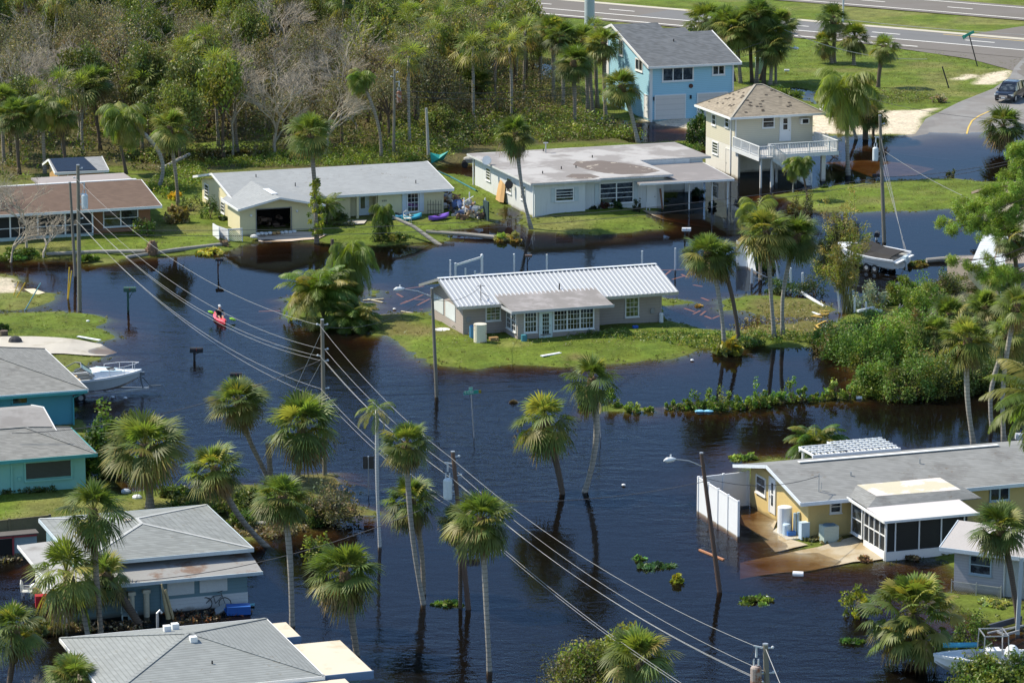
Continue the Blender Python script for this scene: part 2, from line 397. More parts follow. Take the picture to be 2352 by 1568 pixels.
# surface colours: grass, mud, sand, forest litter
grass = np.array([.098, .136, .019]); dry = np.array([.17, .155, .06]); mud = np.array([.10, .070, .035]); sand = np.array([.56, .49, .37]); litter = np.array([.085, .07, .035]); wet = np.array([.10, .12, .025])
n1 = vnoise(GX, GY, 4.5, 11) + .5; n2 = vnoise(GX, GY, 1.3, 12) + .5; n3 = vnoise(GX, GY, 14, 13) + .5
mix = lambda a, b, t: a + (b - a) * t[..., None]
C = mix(np.broadcast_to(grass, GX.shape + (3,)), dry, np.clip((n1 - .55) * 2.2, 0, .55))
C = C * (0.70 + .5 * n2[..., None] + .2 * (vnoise(GX, GY, .6, 21) + .5)[..., None])
C = mix(C, wet, np.clip((.08 - GZ) * 9, 0, 1))
C = mix(C, mud, np.clip((-.02 - GZ) * 7 + (n2 - .5) * 1.2, 0, 1) * (GZ < 0.0))
def inreg(px, soft=1.2, wob=2.2):
    return np.clip((sdist(GX, GY, gpoly(px)) + (n1 - .5) * wob + (n2 - .5) * wob * .8) / soft + .5, 0, 1)
FOREST = [(-900,440),(0,425),(110,400),(280,398),(330,425),(390,440),(480,392),(760,400),(1000,372),(1080,358),(1430,335),(1400,280),(1300,270),(1240,215),(1200,140),(1180,90),(1000,20),(700,-60),(-900,-300)]
C = mix(C, litter, inreg(FOREST, 4, 6) * .85)
# light weeds in forest clearings
C = mix(C, np.array([.13, .19, .03]), inreg(zp(0,0,(1100,1300),(1650,1250),(2300,1230),(2300,1400),(1600,1380),(1100,1400)), 2) * .8)
SANDS = (zp(2,0,(1130,1010),(1290,1020),(1560,1010),(1640,1000),(1660,1120),(1560,1125),(1350,1100),(1190,1060)),
           zp(3,0,(500,960),(1180,975),(1590,950),(1480,1045),(1390,1150),(1100,1150),(860,1150),(500,1140)),
           zp(3,0,(1900,750),(1930,700),(2060,650),(2200,630),(2180,690),(2080,750)),
           zp(3,0,(1740,700),(1850,665),(1930,675),(1800,710)),
           zp(0,1,(-300,1080),(80,1083),(125,1120),(100,1195),(-300,1200)))
for px in SANDS:
    C = mix(C, sand * (0.9 if px[0][0] < 50 else 1.), inreg(px, .8, .8))
C = mix(C, mud * 1.7, inreg(zp(2,2,(480,290),(600,258),(740,275),(760,300),(500,318)), 1.2, 1) * .8)
for px in (zp(3,3,(430,330),(600,290),(940,290),(950,390),(600,420)), zp(0,3,(1900,200),(2323,220),(2323,330),(1950,300)),
           zp(1,1,(1010,1270),(1200,1300),(1500,1560),(1100,1568)) , zp(3,1,(0,1230),(700,1300),(700,1568),(0,1568)), zp(1,3,(0,120),(500,240),(480,300),(0,260)), zp(1,2,(0,1230),(900,1220),(950,1400),(900,1568),(0,1568)), zp(1,3,(0,0),(1060,100),(700,150),(480,240),(0,240)),
           zp(3,2,(600,0),(2323,-100),(2323,560),(950,600)), zp(0,3,(0,430),(200,440),(200,540),(0,540))):
    C = mix(C, mud * 1.3, inreg(px, 1.5, 2) * .6)
C = mix(C, grass * 1.15, inreg(zp(2,0,(1290,430),(1480,500),(1500,650),(1300,640)), 1) * 0)
terrain_me = fast('ground', V, Fq, C.reshape(-1, 3), None, smooth=True)
m, nt, N, L, B = new_mat('ground')
a = N.new('ShaderNodeAttribute'); a.attribute_name = 'Col'
tc = N.new('ShaderNodeTexCoord'); v = tc.outputs['Object']
f = math_n(N, L, 'MULTIPLY_ADD', noise(N, L, v, 4., 5, .75), 1.9, .06)
f = math_n(N, L, 'MULTIPLY', f, math_n(N, L, 'MULTIPLY_ADD', noise(N, L, v, 1.1, 4, .65), .9, .55))
hs = N.new('ShaderNodeHueSaturation'); L.new(a.outputs['Color'], hs.inputs['Color']); L.new(f, hs.inputs['Value'])
L.new(math_n(N, L, 'MULTIPLY_ADD', noise(N, L, v, .35, 3), .06, .47), hs.inputs['Hue'])
spk = math_n(N, L, 'MULTIPLY', ramp(N, L, noise(N, L, v, 5.5, 2, .5), .66, .72), ramp(N, L, noise(N, L, v, .25, 2), .45, .6))
L.new(mixc(N, L, math_n(N, L, 'MULTIPLY', spk, .55), hs.outputs[0], (.38, .34, .17)), B.inputs['Base Color']); B.inputs['Roughness'].default_value = .9; B.inputs['Specular IOR Level'].default_value = .1
b = N.new('ShaderNodeBump'); b.inputs['Strength'].default_value = .6; b.inputs['Distance'].default_value = .08
L.new(noise(N, L, v, 9, 3, .7), b.inputs['Height']); L.new(b.outputs[0], B.inputs['Normal'])
terrain_me.materials.append(m)
tag(link('ground', terrain_me), 'flooded grassy plots and muddy shallows', None, None, 'structure')
# ------------------------------------------------------------------ water
m, nt, N, L, B = new_mat('flood_water')
N.remove(B)
tc = N.new('ShaderNodeTexCoord'); v = tc.outputs['Object']
mp = N.new('ShaderNodeMapping'); mp.inputs['Rotation'].default_value = (0, 0, R(12)); mp.inputs['Scale'].default_value = (1, 1.7, 1); L.new(v, mp.inputs[0])
h1 = noise(N, L, mp.outputs[0], 1.55, 3, .6)
h2 = noise(N, L, mp.outputs[0], .5, 2, .5)
calm = ramp(N, L, noise(N, L, v, .028, 2, .5), .36, .62)       # wind-ruffled and still patches
sepw = N.new('ShaderNodeSeparateXYZ'); L.new(v, sepw.inputs[0])
near = math_n(N, L, 'MULTIPLY_ADD', ramp(N, L, sepw.outputs[1], 290., 190.), 1.1, .25)
amp = math_n(N, L, 'MULTIPLY', math_n(N, L, 'MULTIPLY_ADD', calm, .85, .15), math_n(N, L, 'MULTIPLY', near, math_n(N, L, 'MULTIPLY_ADD', math_n(N, L, 'MULTIPLY', ramp(N, L, sepw.outputs[1], 204., 222.), ramp(N, L, sepw.outputs[0], 2., 14.)), -.8, 1.)))
hh = math_n(N, L, 'ADD', math_n(N, L, 'MULTIPLY', h1, .55), math_n(N, L, 'MULTIPLY', h2, 1.1))
hh = math_n(N, L, 'MULTIPLY', hh, amp)
bw = N.new('ShaderNodeBump'); bw.inputs['Strength'].default_value = 1.; bw.inputs['Distance'].default_value = .075; L.new(hh, bw.inputs['Height'])
gl = N.new('ShaderNodeBsdfGlossy'); gl.inputs['Roughness'].default_value = .03; gl.inputs[0].default_value = (.25, .32, .415, 1); L.new(bw.outputs[0], gl.inputs['Normal'])
tr = N.new('ShaderNodeBsdfTransparent')
fr = N.new('ShaderNodeFresnel'); fr.inputs[0].default_value = 1.33; L.new(bw.outputs[0], fr.inputs['Normal'])
mx = N.new('ShaderNodeMixShader'); L.new(fr.outputs[0], mx.inputs[0])
mk_ = N.new('ShaderNodeBsdfDiffuse'); mk_.inputs[0].default_value = (.062, .052, .038, 1); mm = N.new('ShaderNodeMixShader'); mm.inputs[0].default_value = .09; L.new(tr.outputs[0], mm.inputs[1]); L.new(mk_.outputs[0], mm.inputs[2]); L.new(mm.outputs[0], mx.inputs[1]); L.new(gl.outputs[0], mx.inputs[2])
L.new(mx.outputs[0], N['Material Output'].inputs['Surface'])
va = N.new('ShaderNodeVolumeAbsorption'); va.inputs[0].default_value = (.71, .58, .38, 1); va.inputs[1].default_value = 4.4
L.new(va.outputs[0], N['Material Output'].inputs['Volume'])
wb = MB(); wb.box(-5900, 5900, -5900, 5900, -4, 0)
tag(link('water', wb.mesh('water', m)), 'dark brown flood water covering streets and yards', None, None, 'structure')
# ------------------------------------------------------------------ paved sheets
def drape(px, lift, cell=1.0, extra=.0):
    pts = [P(a, b)[:2] for a, b in px]
    bm = bmesh.new(); vs = [bm.verts.new((x, y, 0)) for x, y in pts]; bm.faces.new(vs)
    x0 = min(p[0] for p in pts); x1 = max(p[0] for p in pts); y0 = min(p[1] for p in pts); y1 = max(p[1] for p in pts)
    for ax, lo, hi in ((0, x0, x1), (1, y0, y1)):
        t = math.ceil(lo / cell) * cell
        while t < hi:
            co = [0, 0, 0]; co[ax] = t; no = [0, 0, 0]; no[ax] = 1
            bmesh.ops.bisect_plane(bm, geom=bm.verts[:] + bm.edges[:] + bm.faces[:], plane_co=co, plane_no=no)
            t += cell
    for v_ in bm.verts: v_.co.z = max(th(v_.co.x, v_.co.y) + .09, -3) + lift
    bm.normal_update()
    for f_ in bm.faces:
        if f_.normal.z < 0: f_.normal_flip()
    me = bpy.data.meshes.new('sheet'); bm.to_mesh(me); bm.free(); return me
CONC = M('concrete', (.46, .43, .37), .9, .12, .8, .08, 12, stain=(.35, .32, .26), st=(.5, .7))
CONCP = M('concrete_pink', (.55, .45, .36), .9, .12, .8)
CONCT = M('concrete_tan', (.42, .36, .26), .9, .18, .8, stain=(.33, .25, .14), st=(.45, .62))
ASPH = M('asphalt', (.23, .225, .215), .9, .10, .3, .10, 18, stain=(.19, .18, .17), st=(.4, .6), sscale=.3)
ASPH2 = M('old_asphalt', (.150, .135, .118), .9, .08, .15, .08, 14, stain=(.16, .145, .13), st=(.4, .65), sscale=.2)
ASPH3 = M('patch_asphalt', (.15, .15, .15), .9, .07, .2, .08, 14)
WPAINT = M('road_paint', (.78, .77, .72), .8, .1, 1.5); YPAINT = M('yellow_paint', (.60, .42, .10), .8, .15, 2)
MK = {'concrete': CONC, 'concrete_pink': CONCP, 'concrete_tan': CONCT}
for nm, px, mk, lab in SHEETS:
    me = drape(px, 0.0); me.materials.append(MK[mk]); tag(link(nm, me), lab, None, None, 'structure')
me = drape(ROADP, 0.0); me.materials.append(ASPH); tag(link('road', me), 'grey side road dipping under the flood', None, None, 'structure')
def strip(px, w, z, mat, parent=None, name='road_marking'):
    mb = MB(); pts = [Vector(P(a, b, z)) for a, b in px]
    for p in pts: p.z = th(p.x, p.y) + .11
    for i in range(len(pts) - 1):
        d = (pts[i + 1] - pts[i]).normalized(); n_ = Vector((-d.y, d.x, 0)) * w / 2
        mb.add([pts[i] - n_, pts[i + 1] - n_, pts[i + 1] + n_, pts[i] + n_], [(0, 1, 2, 3)])
    return mb
# highway: two carriageways in a straight line, median between them
hw = Vector((.809, -.588, 0)).normalized(); hn = Vector((-hw.y, hw.x, 0))
hp = Vector((3.2, 450.5, 0))                      # on the solid lane line
def hwpoly(a0, a1, n0, n1, z):
    mb = MB(); q = [hp + hw * a + hn * n for a, n in ((a0, n0), (a1, n0), (a1, n1), (a0, n1))]
    mb.add([(p.x, p.y, z) for p in q], [(0, 1, 2, 3)]); return mb
ZH = .40
def hoff(px, py): d = Vector(P(px, py, ZH)) - hp; return d.dot(hw), d.dot(hn)
def st(mb, nm, mat, lab=None): return tag(link(nm, mb.mesh(nm, mat)), lab, None, None, 'structure')
st(hwpoly(-900, 900, -5.6, 7.6, ZH), 'road', ASPH2, 'near carriageway of the highway')
st(hwpoly(14, 900, -.3, 7.4, ZH + .006), 'road', ASPH3, 'greyer repaved lanes of the near carriageway')
st(hwpoly(-900, 900, 7.6, 9.0, ZH + .02), 'kerb', M('kerb', (.46, .43, .35), .9, .1, 1), 'pale concrete kerb of the median')
st(hwpoly(-900, 900, 23.5, 36., ZH), 'road', ASPH2, 'far carriageway of the highway')
mk = MB()
def hl(n0, w, a0=-900, a1=900, z=ZH + .012):
    q = hwpoly(a0, a1, n0 - w / 2, n0 + w / 2, z); mk.add(q.v, q.f)
hl(0, .32, -900, 72); hl(-4.3, .34, -900, 55); hl(25.1, .3); hl(34.3, .3)
for k in range(-12, 14):
    hl(3.7, .3, k * 12.2 + 7.8, k * 12.2 + 11.5); hl(29.6, .3, k * 12.2 + 3, k * 12.2 + 6.5)
st(mk, 'road_markings', WPAINT, 'white lane lines and dashes on the highway')
mk = MB(); q = hwpoly(52, 900, 6.6, 6.85, ZH + .012); mk.add(q.v, q.f); st(mk, 'road_markings', YPAINT, 'yellow edge line by the median')
pad = MB(); pad.add([P(a, b, .37) for a, b in [(2040,108),(2225,135),(2330,163),(2420,215),(2700,230),(2900,60),(2352,60)]], [(0,1,2,3,4,5,6)][:1] if 0 else [(6,5,4,3,2,1,0)])
st(pad, 'road', ASPH2, 'turning mouth where the side road meets the highway')
bk = strip(zp(3,0,(2030,947),(1940,985),(1880,1022),(1850,1065),(1835,1112)), .16, .36, YPAINT); st(bk, 'road_marking', YPAINT, 'yellow curved line on the side road')
# grass blades: shore fringe and lawn tufts
HP, HN = hp.copy(), hn.copy()
def tufts(zlo, zhi, n, per, size, cols, label, seed, r=.16):
    rs = np.random.RandomState(seed); X = rs.uniform(-66, 66, n * 4); Y = rs.uniform(160, 440, n * 4)
    Y = 160 + (Y - 160) ** 1.0; Z = height(X, Y); k = (Z > zlo) & (Z < zhi)
    for q, _ in FLAT_W: k &= sdist(X, Y, q) < 0
    k &= sdist(X, Y, gpoly(FOREST)) < 0; k &= ((X - HP.x) * HN.x + (Y - HP.y) * HN.y) < -6.5
    for px in SANDS: k &= sdist(X, Y, gpoly(px)) < .3
    X, Y, Z = X[k][:n], Y[k][:n], Z[k][:n]; c = np.stack([X, Y, Z + size * .5], 1); rr = random.Random(seed); cc = [hsvj(cols[rs.randint(len(cols))], rr, .3, .12) for _ in c]
    return c, r, per, size, cc, seed, label
# ------------------------------------------------------------------ vegetation library
rng = random.Random(7)
def hsvj(c, rs, dv=.25, dh=.12):
    k = 1 + rs.uniform(-dv, dv); h = rs.uniform(-dh, dh)
    return (max(c[0] * k * (1 + h), 0), c[1] * k, max(c[2] * k * (1 - h), 0))
G_FAN = (.130, .175, .042); G_YEL = (.25, .235, .06); G_TAN = (.25, .18, .085)
def fan_crown(seed, nl=40, nb=17, dead=.2, droop=.36, ragged=.0, low=-60, green=G_FAN, yel=.25, bk=1.):
    rs = random.Random(seed); V = []; F = []; C = []
    for i in range(nl):
        t = (i + .5) / nl
        e = R(90 - (90 - low) * t ** .95 + rs.uniform(-17, 17)); az = i * 2.39996 + rs.uniform(-.35, .35)
        if rs.random() < ragged: continue
        isd = t > 1 - dead
        d = Vector((math.cos(az) * math.cos(e), math.sin(az) * math.cos(e), math.sin(e)))
        pl = rs.uniform(.40, .58) * (.85 if isd else 1)
        base = d * pl; base.z -= .05 + .10 * t
        pl *= .55 + .45 * min(t * 3.2, 1); base = d * pl; base.z -= .10 * t; base *= 1 + (1 - bk) * .8; bl = bk * rs.uniform(.46, .60) * (.85 if isd else 1)
        fwd = Vector((d.x, d.y, d.z - (droop + (.15 if isd else 0)) * (.3 + .9 * t) * rs.uniform(.6, 1.5))).normalized()
        side = fwd.cross(Vector((0, 0, 1)));
        if side.length < .1: side = Vector((1, 0, 0))
        side.normalize(); side = (Matrix.Rotation(rs.uniform(-.5, .5), 3, fwd) @ side)
        nrm = side.cross(fwd).normalized()
        r_ = rs.random()
        c0 = G_TAN if isd and r_ < .75 else (G_YEL if r_ < yel * (.5 + t) else green)
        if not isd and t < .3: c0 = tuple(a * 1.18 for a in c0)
        c0 = hsvj(c0, rs, .38)
        # petiole
        w = .011; k = len(V); s2 = side * w
        V += [tuple(-s2), tuple(s2), tuple(base + s2), tuple(base - s2)]; C += [(.16, .17, .05)] * 4; F += [(k, k + 1, k + 2), (k, k + 2, k + 3)]
        n_ = nb if not isd else nb - 5
        for j in range(n_):
            a = R(-98 + 196 * j / (n_ - 1)) + rs.uniform(-.05, .05)
            bd = (fwd * math.cos(a) + side * math.sin(a)); bd.normalize()
            ln = bl * (.78 + .22 * math.cos(a)) * rs.uniform(.85, 1.08)
            wd = rs.uniform(.016, .026); sd_ = bd.cross(nrm).normalized() * wd
            lift = nrm * (-.10 * abs(math.sin(a)) * bl)
            p0 = base; p1 = base + bd * ln * .58 + lift; p2 = base + bd * ln + lift * 2
            dr = .05 + .16 * t + (.12 if isd else 0)
            p1.z -= dr * ln * .35; p2.z -= dr * ln * 2.0
            k = len(V); V += [tuple(p0), tuple(p1 - sd_), tuple(p1 + sd_), tuple(p2)]
            cc = hsvj(c0, rs, .12, .05)
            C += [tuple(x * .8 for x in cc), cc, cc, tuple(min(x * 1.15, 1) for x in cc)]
            F += [(k, k + 2, k + 1), (k + 1, k + 2, k + 3)]
    for i in range(7):       # brown flower stalks hanging out of the crown
        az = rs.uniform(0, 6.28); e = R(rs.uniform(-25, 35)); h = Vector((math.cos(az), math.sin(az), 0)); p = Vector((0, 0, 0)); a = e; ln = rs.uniform(.9, 1.2)
        for k in range(8):
            q = p + (h * math.cos(a) + Vector((0, 0, math.sin(a)))) * ln / 8; a -= .28
            if k > 3:
                for j in range(9):
                    d = Vector((rs.uniform(-1, 1), rs.uniform(-1, 1), rs.uniform(-1.6, .3))) * .10; m_ = len(V); w = Vector((rs.uniform(-1, 1), rs.uniform(-1, 1), 0)) * .009
                    V += [tuple(q - w), tuple(q + w), tuple(q + d)]; C += [hsvj((.33, .24, .12), rs)] * 3; F += [(m_, m_ + 1, m_ + 2)]
            p = q
    return V, F, C
def feather_crown(seed, nl=16, npn=24, e0=75, e1=-25, droop=1.0, green=(.155, .21, .04), yel=.2, hang=.5, wid=.26):
    rs = random.Random(seed); V = []; F = []; C = []
    for i in range(nl):
        t = (i + .5) / nl; az = i * 2.39996 + rs.uniform(-.3, .3); e = R(e0 + (e1 - e0) * t + rs.uniform(-8, 8))
        L_ = rs.uniform(.85, 1.1); h = Vector((math.cos(az), math.sin(az), 0))
        pts = []; p = Vector((0, 0, 0)); a = e; n_ = 9
        for k in range(n_ + 1):
            pts.append(p.copy()); p = p + (h * math.cos(a) + Vector((0, 0, math.sin(a)))) * (L_ / n_); a -= droop * (1.7 / n_) * (.5 + k / n_); a = max(a, R(-88))
        sd_ = Vector((-h.y, h.x, 0)); c0 = hsvj(G_YEL if rs.random() < yel else green, rs)
        for k in range(n_):
            q, q2 = pts[k], pts[k + 1]; m_ = len(V); w = .014 * (1 - k / n_) + .003
            V += [tuple(q - sd_ * w), tuple(q + sd_ * w), tuple(q2 + sd_ * w), tuple(q2 - sd_ * w)]; C += [tuple(x * 1.2 for x in c0)] * 4
            F += [(m_, m_ + 1, m_ + 2), (m_, m_ + 2, m_ + 3)]
        for j in range(npn):
            u = .12 + .88 * (j + .5) / npn; x = u * n_; k = min(int(x), n_ - 1); p = pts[k].lerp(pts[k + 1], x - k); tg = (pts[k + 1] - pts[k]).normalized()
            ln = wid * math.sin(math.pi * min(u * .8 + .18, 1)) * rs.uniform(.85, 1.15) + .04
            for s in (-1, 1):
                d = (sd_ * s * 1. + tg * .75 + Vector((0, 0, -hang * rs.uniform(.6, 1.4)))).normalized()
                e_ = p + d * ln; e_.z -= ln * .3 * hang
                m_ = len(V); w = tg * .016; mid = p + d * ln * .5
                V += [tuple(p), tuple(mid - w), tuple(mid + w), tuple(e_)]; cc = hsvj(c0, rs, .12, .05); C += [cc] * 4
                F += [(m_, m_ + 2, m_ + 1), (m_ + 1, m_ + 2, m_ + 3)]
    return V, F, C
def leafcloud(cent, rad, n, size, cols, seed, flat=.0, asp=.5):
    "n leaves round each centre; cols: list of (r,g,b) per centre"
    rs = np.random.RandomState(seed); cent = np.asarray(cent, float); K = len(cent)
    rad = np.broadcast_to(np.asarray(rad, float).reshape(-1, 1) if np.ndim(rad) == 1 else np.asarray(rad, float), (K, 3)) if np.ndim(rad) else np.full((K, 3), rad)
    c = np.repeat(cent, n, 0); r = np.repeat(rad, n, 0); N_ = len(c)
    d = rs.normal(size=(N_, 3)); d /= np.linalg.norm(d, axis=1)[:, None]
    p = c + d * r * (rs.rand(N_, 1) ** .45)
    a = rs.normal(size=(N_, 3)); a[:, 2] *= (1 - flat); a /= np.linalg.norm(a, axis=1)[:, None]
    b = np.cross(a, rs.normal(size=(N_, 3))); b /= np.linalg.norm(b, axis=1)[:, None]
    s = size * rs.uniform(.6, 1.4, (N_, 1))
    V = np.stack([p - a * s, p - b * s * asp, p + a * s, p + b * s * asp], 1).reshape(-1, 3)
    F = np.arange(N_ * 4).reshape(-1, 4)
    cc = np.repeat(np.asarray(cols, float), n, 0) * rs.uniform(.7, 1.3, (N_, 1)) * (1 + rs.uniform(-.12, .12, (N_, 3)))
    return V, F, np.repeat(np.clip(cc, 0, 1), 4, 0)
def mk_leaf(name, VFC, mat): return fast(name, *VFC, mat)
LEAF = leafmat('palm_leaf', (1, 1, 1), .42, .5)
LEAF2 = leafmat('broad_leaf', (1, 1, 1), .30, .5)
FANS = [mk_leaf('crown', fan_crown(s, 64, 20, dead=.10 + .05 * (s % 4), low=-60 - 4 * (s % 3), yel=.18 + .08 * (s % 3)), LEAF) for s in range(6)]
FANS_TAN = [mk_leaf('crown', fan_crown(20 + s, 66, 20, dead=.34, low=-74, yel=.3), LEAF) for s in range(3)]
FANS_RAG = [mk_leaf('crown', fan_crown(30 + s, 48, 19, dead=.2, low=-78, ragged=.12, droop=.7), LEAF) for s in range(3)]
FANS_UP = [mk_leaf('crown', fan_crown(40 + s, 54, 19, dead=.08, low=-25, droop=.45), LEAF) for s in range(2)]
FANS_BIG = [mk_leaf('crown', fan_crown(47, 150, 16, dead=.16, low=-62, bk=.62), LEAF)]
FANS_FAR = [mk_leaf('crown', fan_crown(50 + s, 30, 12, dead=.12, low=-62, green=(.15, .19, .045)), LEAF) for s in range(5)]
FEATH = [mk_leaf('crown', feather_crown(60 + s, 24, 36, 80, -40, .9), LEAF) for s in range(2)]
FEATH_DROOP = [mk_leaf('crown', feather_crown(70 + s, 30, 40, 75, -65, 1.5, hang=.9, wid=.36), LEAF) for s in range(3)]
FEATH_YEL = [mk_leaf('crown', feather_crown(80, 11, 22, 70, -50, 1.3, yel=.6), LEAF)]
FEATH_BUSH = [mk_leaf('crown', feather_crown(90 + s, 44, 34, 85, 0, 1.15, green=(.10, .165, .03)), LEAF) for s in range(2)]
KINDS = {'fan': FANS, 'tan': FANS_TAN, 'rag': FANS_RAG, 'up': FANS_UP, 'big': FANS_BIG, 'far': FANS_FAR, 'feather': FEATH, 'droop': FEATH_DROOP, 'yellow': FEATH_YEL, 'bush': FEATH_BUSH}
TRK = M('palm_trunk', (.28, .24, .19), .95, .25, 2.5, .35, 12, band=.22, bandk=.4)
TRKG = M('palm_trunk_grey', (.33, .31, .27), .95, .22, 2.5, .3, 12, band=.24, bandk=.35)
TRKD = M('palm_trunk_dark', (.13, .10, .075), .95, .2, 2.5, .3, 16, band=.12, bandk=.3)
BOOT = M('palm_boots', (.16, .11, .065), .95, .3, 3, .4, 14)
BARK = M('bark', (.12, .09, .065), .95, .25, 3, .25, 14)
BARKG = M('pale_bark', (.40, .35, .27), .9, .25, 2, .2, 12)
BARKB = M('brown_twig', (.36, .26, .16), .9, .25, 2, .2, 12)
_pc = [0]
def palm(kind, bx, by, cx, cy, rpx, label, group='sabal palms standing in the flood', r0=.15, name='palm_tree', trunk=None, bend=0., squash=1., lean=0., vari=None):
    _pc[0] += 1; i = _pc[0]; rs = random.Random(1000 + i)
    x, y, _ = P(bx, by, 0.1); z0 = min(th(x, y), .2) - .25
    yc = y + lean
    z = hup(bx, by, cy, .1) if not lean else (CH + ray(cx, cy)[2] / ray(cx, cy)[1] * yc)
    xc = xat(cx, yc, z); dep = yc * _c - (z - CH) * _s; rr = rpx * dep / CF
    t = Thing(name, label, 'palm tree', (x, y, 0), group, grid=False)
    n = 9; pts = []; rad = []
    ph = rs.uniform(0, 6.28)
    for k in range(n):
        u = k / (n - 1); s = u + bend * math.sin(math.pi * u) * .5
        pts.append((x + (xc - x) * (u * u * .35 + u * .65) + bend * math.sin(math.pi * u) * 1.5 + .05 * math.sin(ph + 5 * u), y + lean * u + .05 * math.cos(ph + 4 * u), z0 + (z - z0) * u))
        rad.append(r0 * 1.15 * (1.28 - .5 * min(u * 5, 1) + .22 * math.exp(-((u - .7) / .25) ** 2) * 0.6))
    t.part('trunk', MB().tube(pts, rad, 9), trunk or rs.choice([TRK, TRKG]), smooth=True)
    if kind in ('fan', 'tan', 'rag'):
        d = (Vector(pts[-1]) - Vector(pts[-2])).normalized(); q = Vector(pts[-1])
        mb = MB(); mb.tube([q - d * rr * .55, q - d * rr * .25, q + d * .1], [r0 * 1.0, r0 * 1.9, r0 * 1.3], 8)
        for k in range(26):
            a = k * 2.4; u = k / 26; c_ = q - d * rr * (.5 - .5 * u); o = Vector((math.cos(a), math.sin(a), .9)) * .16
            mb.bar(c_ + o * .6, c_ + o * 1.9, .05, .02)
        t.part('boots', mb, BOOT)
    me = KINDS[kind][(vari if vari is not None else i) % len(KINDS[kind])]
    o = link('crown', me, t.e); o.location = (xc - x, yc - y, z); o.scale = (rr * rs.uniform(1.2, 1.42), rr * rs.uniform(1.2, 1.42), rr * rs.uniform(1.15, 1.32) * squash)
    o.rotation_euler = (rs.uniform(-.2, .2), rs.uniform(-.2, .2), rs.uniform(0, 6.28))
    return t
# broad-leaved crowns (unit radius)
def crown_blobs(seed, k, squash=.8, hollow=.45):
    rs = np.random.RandomState(seed); d = rs.normal(size=(k, 3)); d /= np.linalg.norm(d, axis=1)[:, None]
    d[:, 2] = np.abs(d[:, 2]) * 1.15 - .35
    r = hollow + (1 - hollow) * rs.rand(k, 1)
    return d * r * np.array([.82, .82, squash])
def broad(seed, k=46, n=70, size=.045, br=.26, green=(.10, .15, .03), alt=None, pa=.25, squash=.8, spread=.3):
    rs = random.Random(seed); c = crown_blobs(seed, k, squash)
    cols = []
    for i in range(k):
        q = alt if alt and rs.random() < pa else green
        cols.append(hsvj(q, rs, spread, .15))
    return leafcloud(c, br, n, size, cols, seed)
def limbs(seed, k=9, h=1., r=.035, top=.75, squash=.8, twig=0):
    rs = random.Random(seed); c = crown_blobs(seed, k, squash); mb = MB()
    mb.tube([(0, 0, -1.2), (.03, .02, -.8), (0, 0, -.35)], [r * 1.8, r * 1.4, r * 1.1], 7)
    for i in range(k):
        p = Vector(c[i]) * 1.0; m_ = Vector((p.x * .35, p.y * .35, -.35 + (p.z + .35) * .55))
        mb.tube([(0, 0, -.37), m_, p], [r * .8, r * .5, r * .18], 5, False)
        for q in range(twig):
            d = Vector((rs.uniform(-1, 1), rs.uniform(-1, 1), rs.uniform(-.4, 1))) * .3
            mb.tube([m_.lerp(p, rs.uniform(.2, .9)), p + d], [r * .22, r * .06], 3, False)
    return mb
GR = dict(green=(.095, .14, .028))
BROADS = [mk_leaf('crown', broad(100 + i, 54, 110, .038, .23, (.165, .20, .045), (.24, .24, .07), .3), LEAF2) for i in range(3)]
BROADD = [mk_leaf('crown', broad(110 + i, 52, 100, .038, .23, (.115, .145, .038), (.18, .19, .055), .25), LEAF2) for i in range(3)]
BROADO = [mk_leaf('crown', broad(120 + i, 60, 60, .028, .28, (.17, .165, .08), (.22, .185, .11), .45), LEAF2) for i in range(3)]
BROADY = [mk_leaf('crown', broad(130 + i, 44, 60, .05, .26, (.17, .22, .035), (.24, .25, .05), .3), LEAF2) for i in range(2)]
TRUNKM = [limbs(200 + i, 11, twig=3).mesh('trunk', BARK) for i in range(3)]
def bare_mesh(seed, mat, depth=5, spread=.75, r=.055, lean=(0, 0), L0=.62, nb=3):
    rs = random.Random(seed); mb = MB()
    def grow(p, d, L_, r_, k):
        m_ = p + d * L_ * .5 + Vector((rs.uniform(-1, 1), rs.uniform(-1, 1), rs.uniform(-1, 1))) * L_ * .07
        q = p + d * L_ + Vector((rs.uniform(-1, 1), rs.uniform(-1, 1), 0)) * L_ * .1
        mb.tube([p, m_, q], [r_, r_ * .82, r_ * .62], 5 if k > 2 else 3, False)
        if k == 0: return
        for i in range(nb if k < depth else nb + 1):
            a = rs.uniform(0, 6.28); s = spread * rs.uniform(.6, 1.2)
            u = Vector((math.cos(a) * s, math.sin(a) * s, 0))
            nd = (d + u + Vector((lean[0], lean[1], .05)) * .4).normalized()
            st_ = q if i < 2 else m_.lerp(q, rs.random())
            grow(st_, nd, L_ * rs.uniform(.62, .85), r_ * .60, k - 1)
    grow(Vector((0, 0, -1)), Vector((lean[0] * .3, lean[1] * .3, 1)).normalized(), L0, r, depth)
    return mb.mesh('branches', mat)
BARES = [bare_mesh(300 + i, BARKG, 6, .8, .042, ((i - 1) * .5, 0)) for i in range(4)]
BAREB = [bare_mesh(320 + i, BARKB, 6, 1.1, .026, L0=.4) for i in range(2)]
_bc = [0]
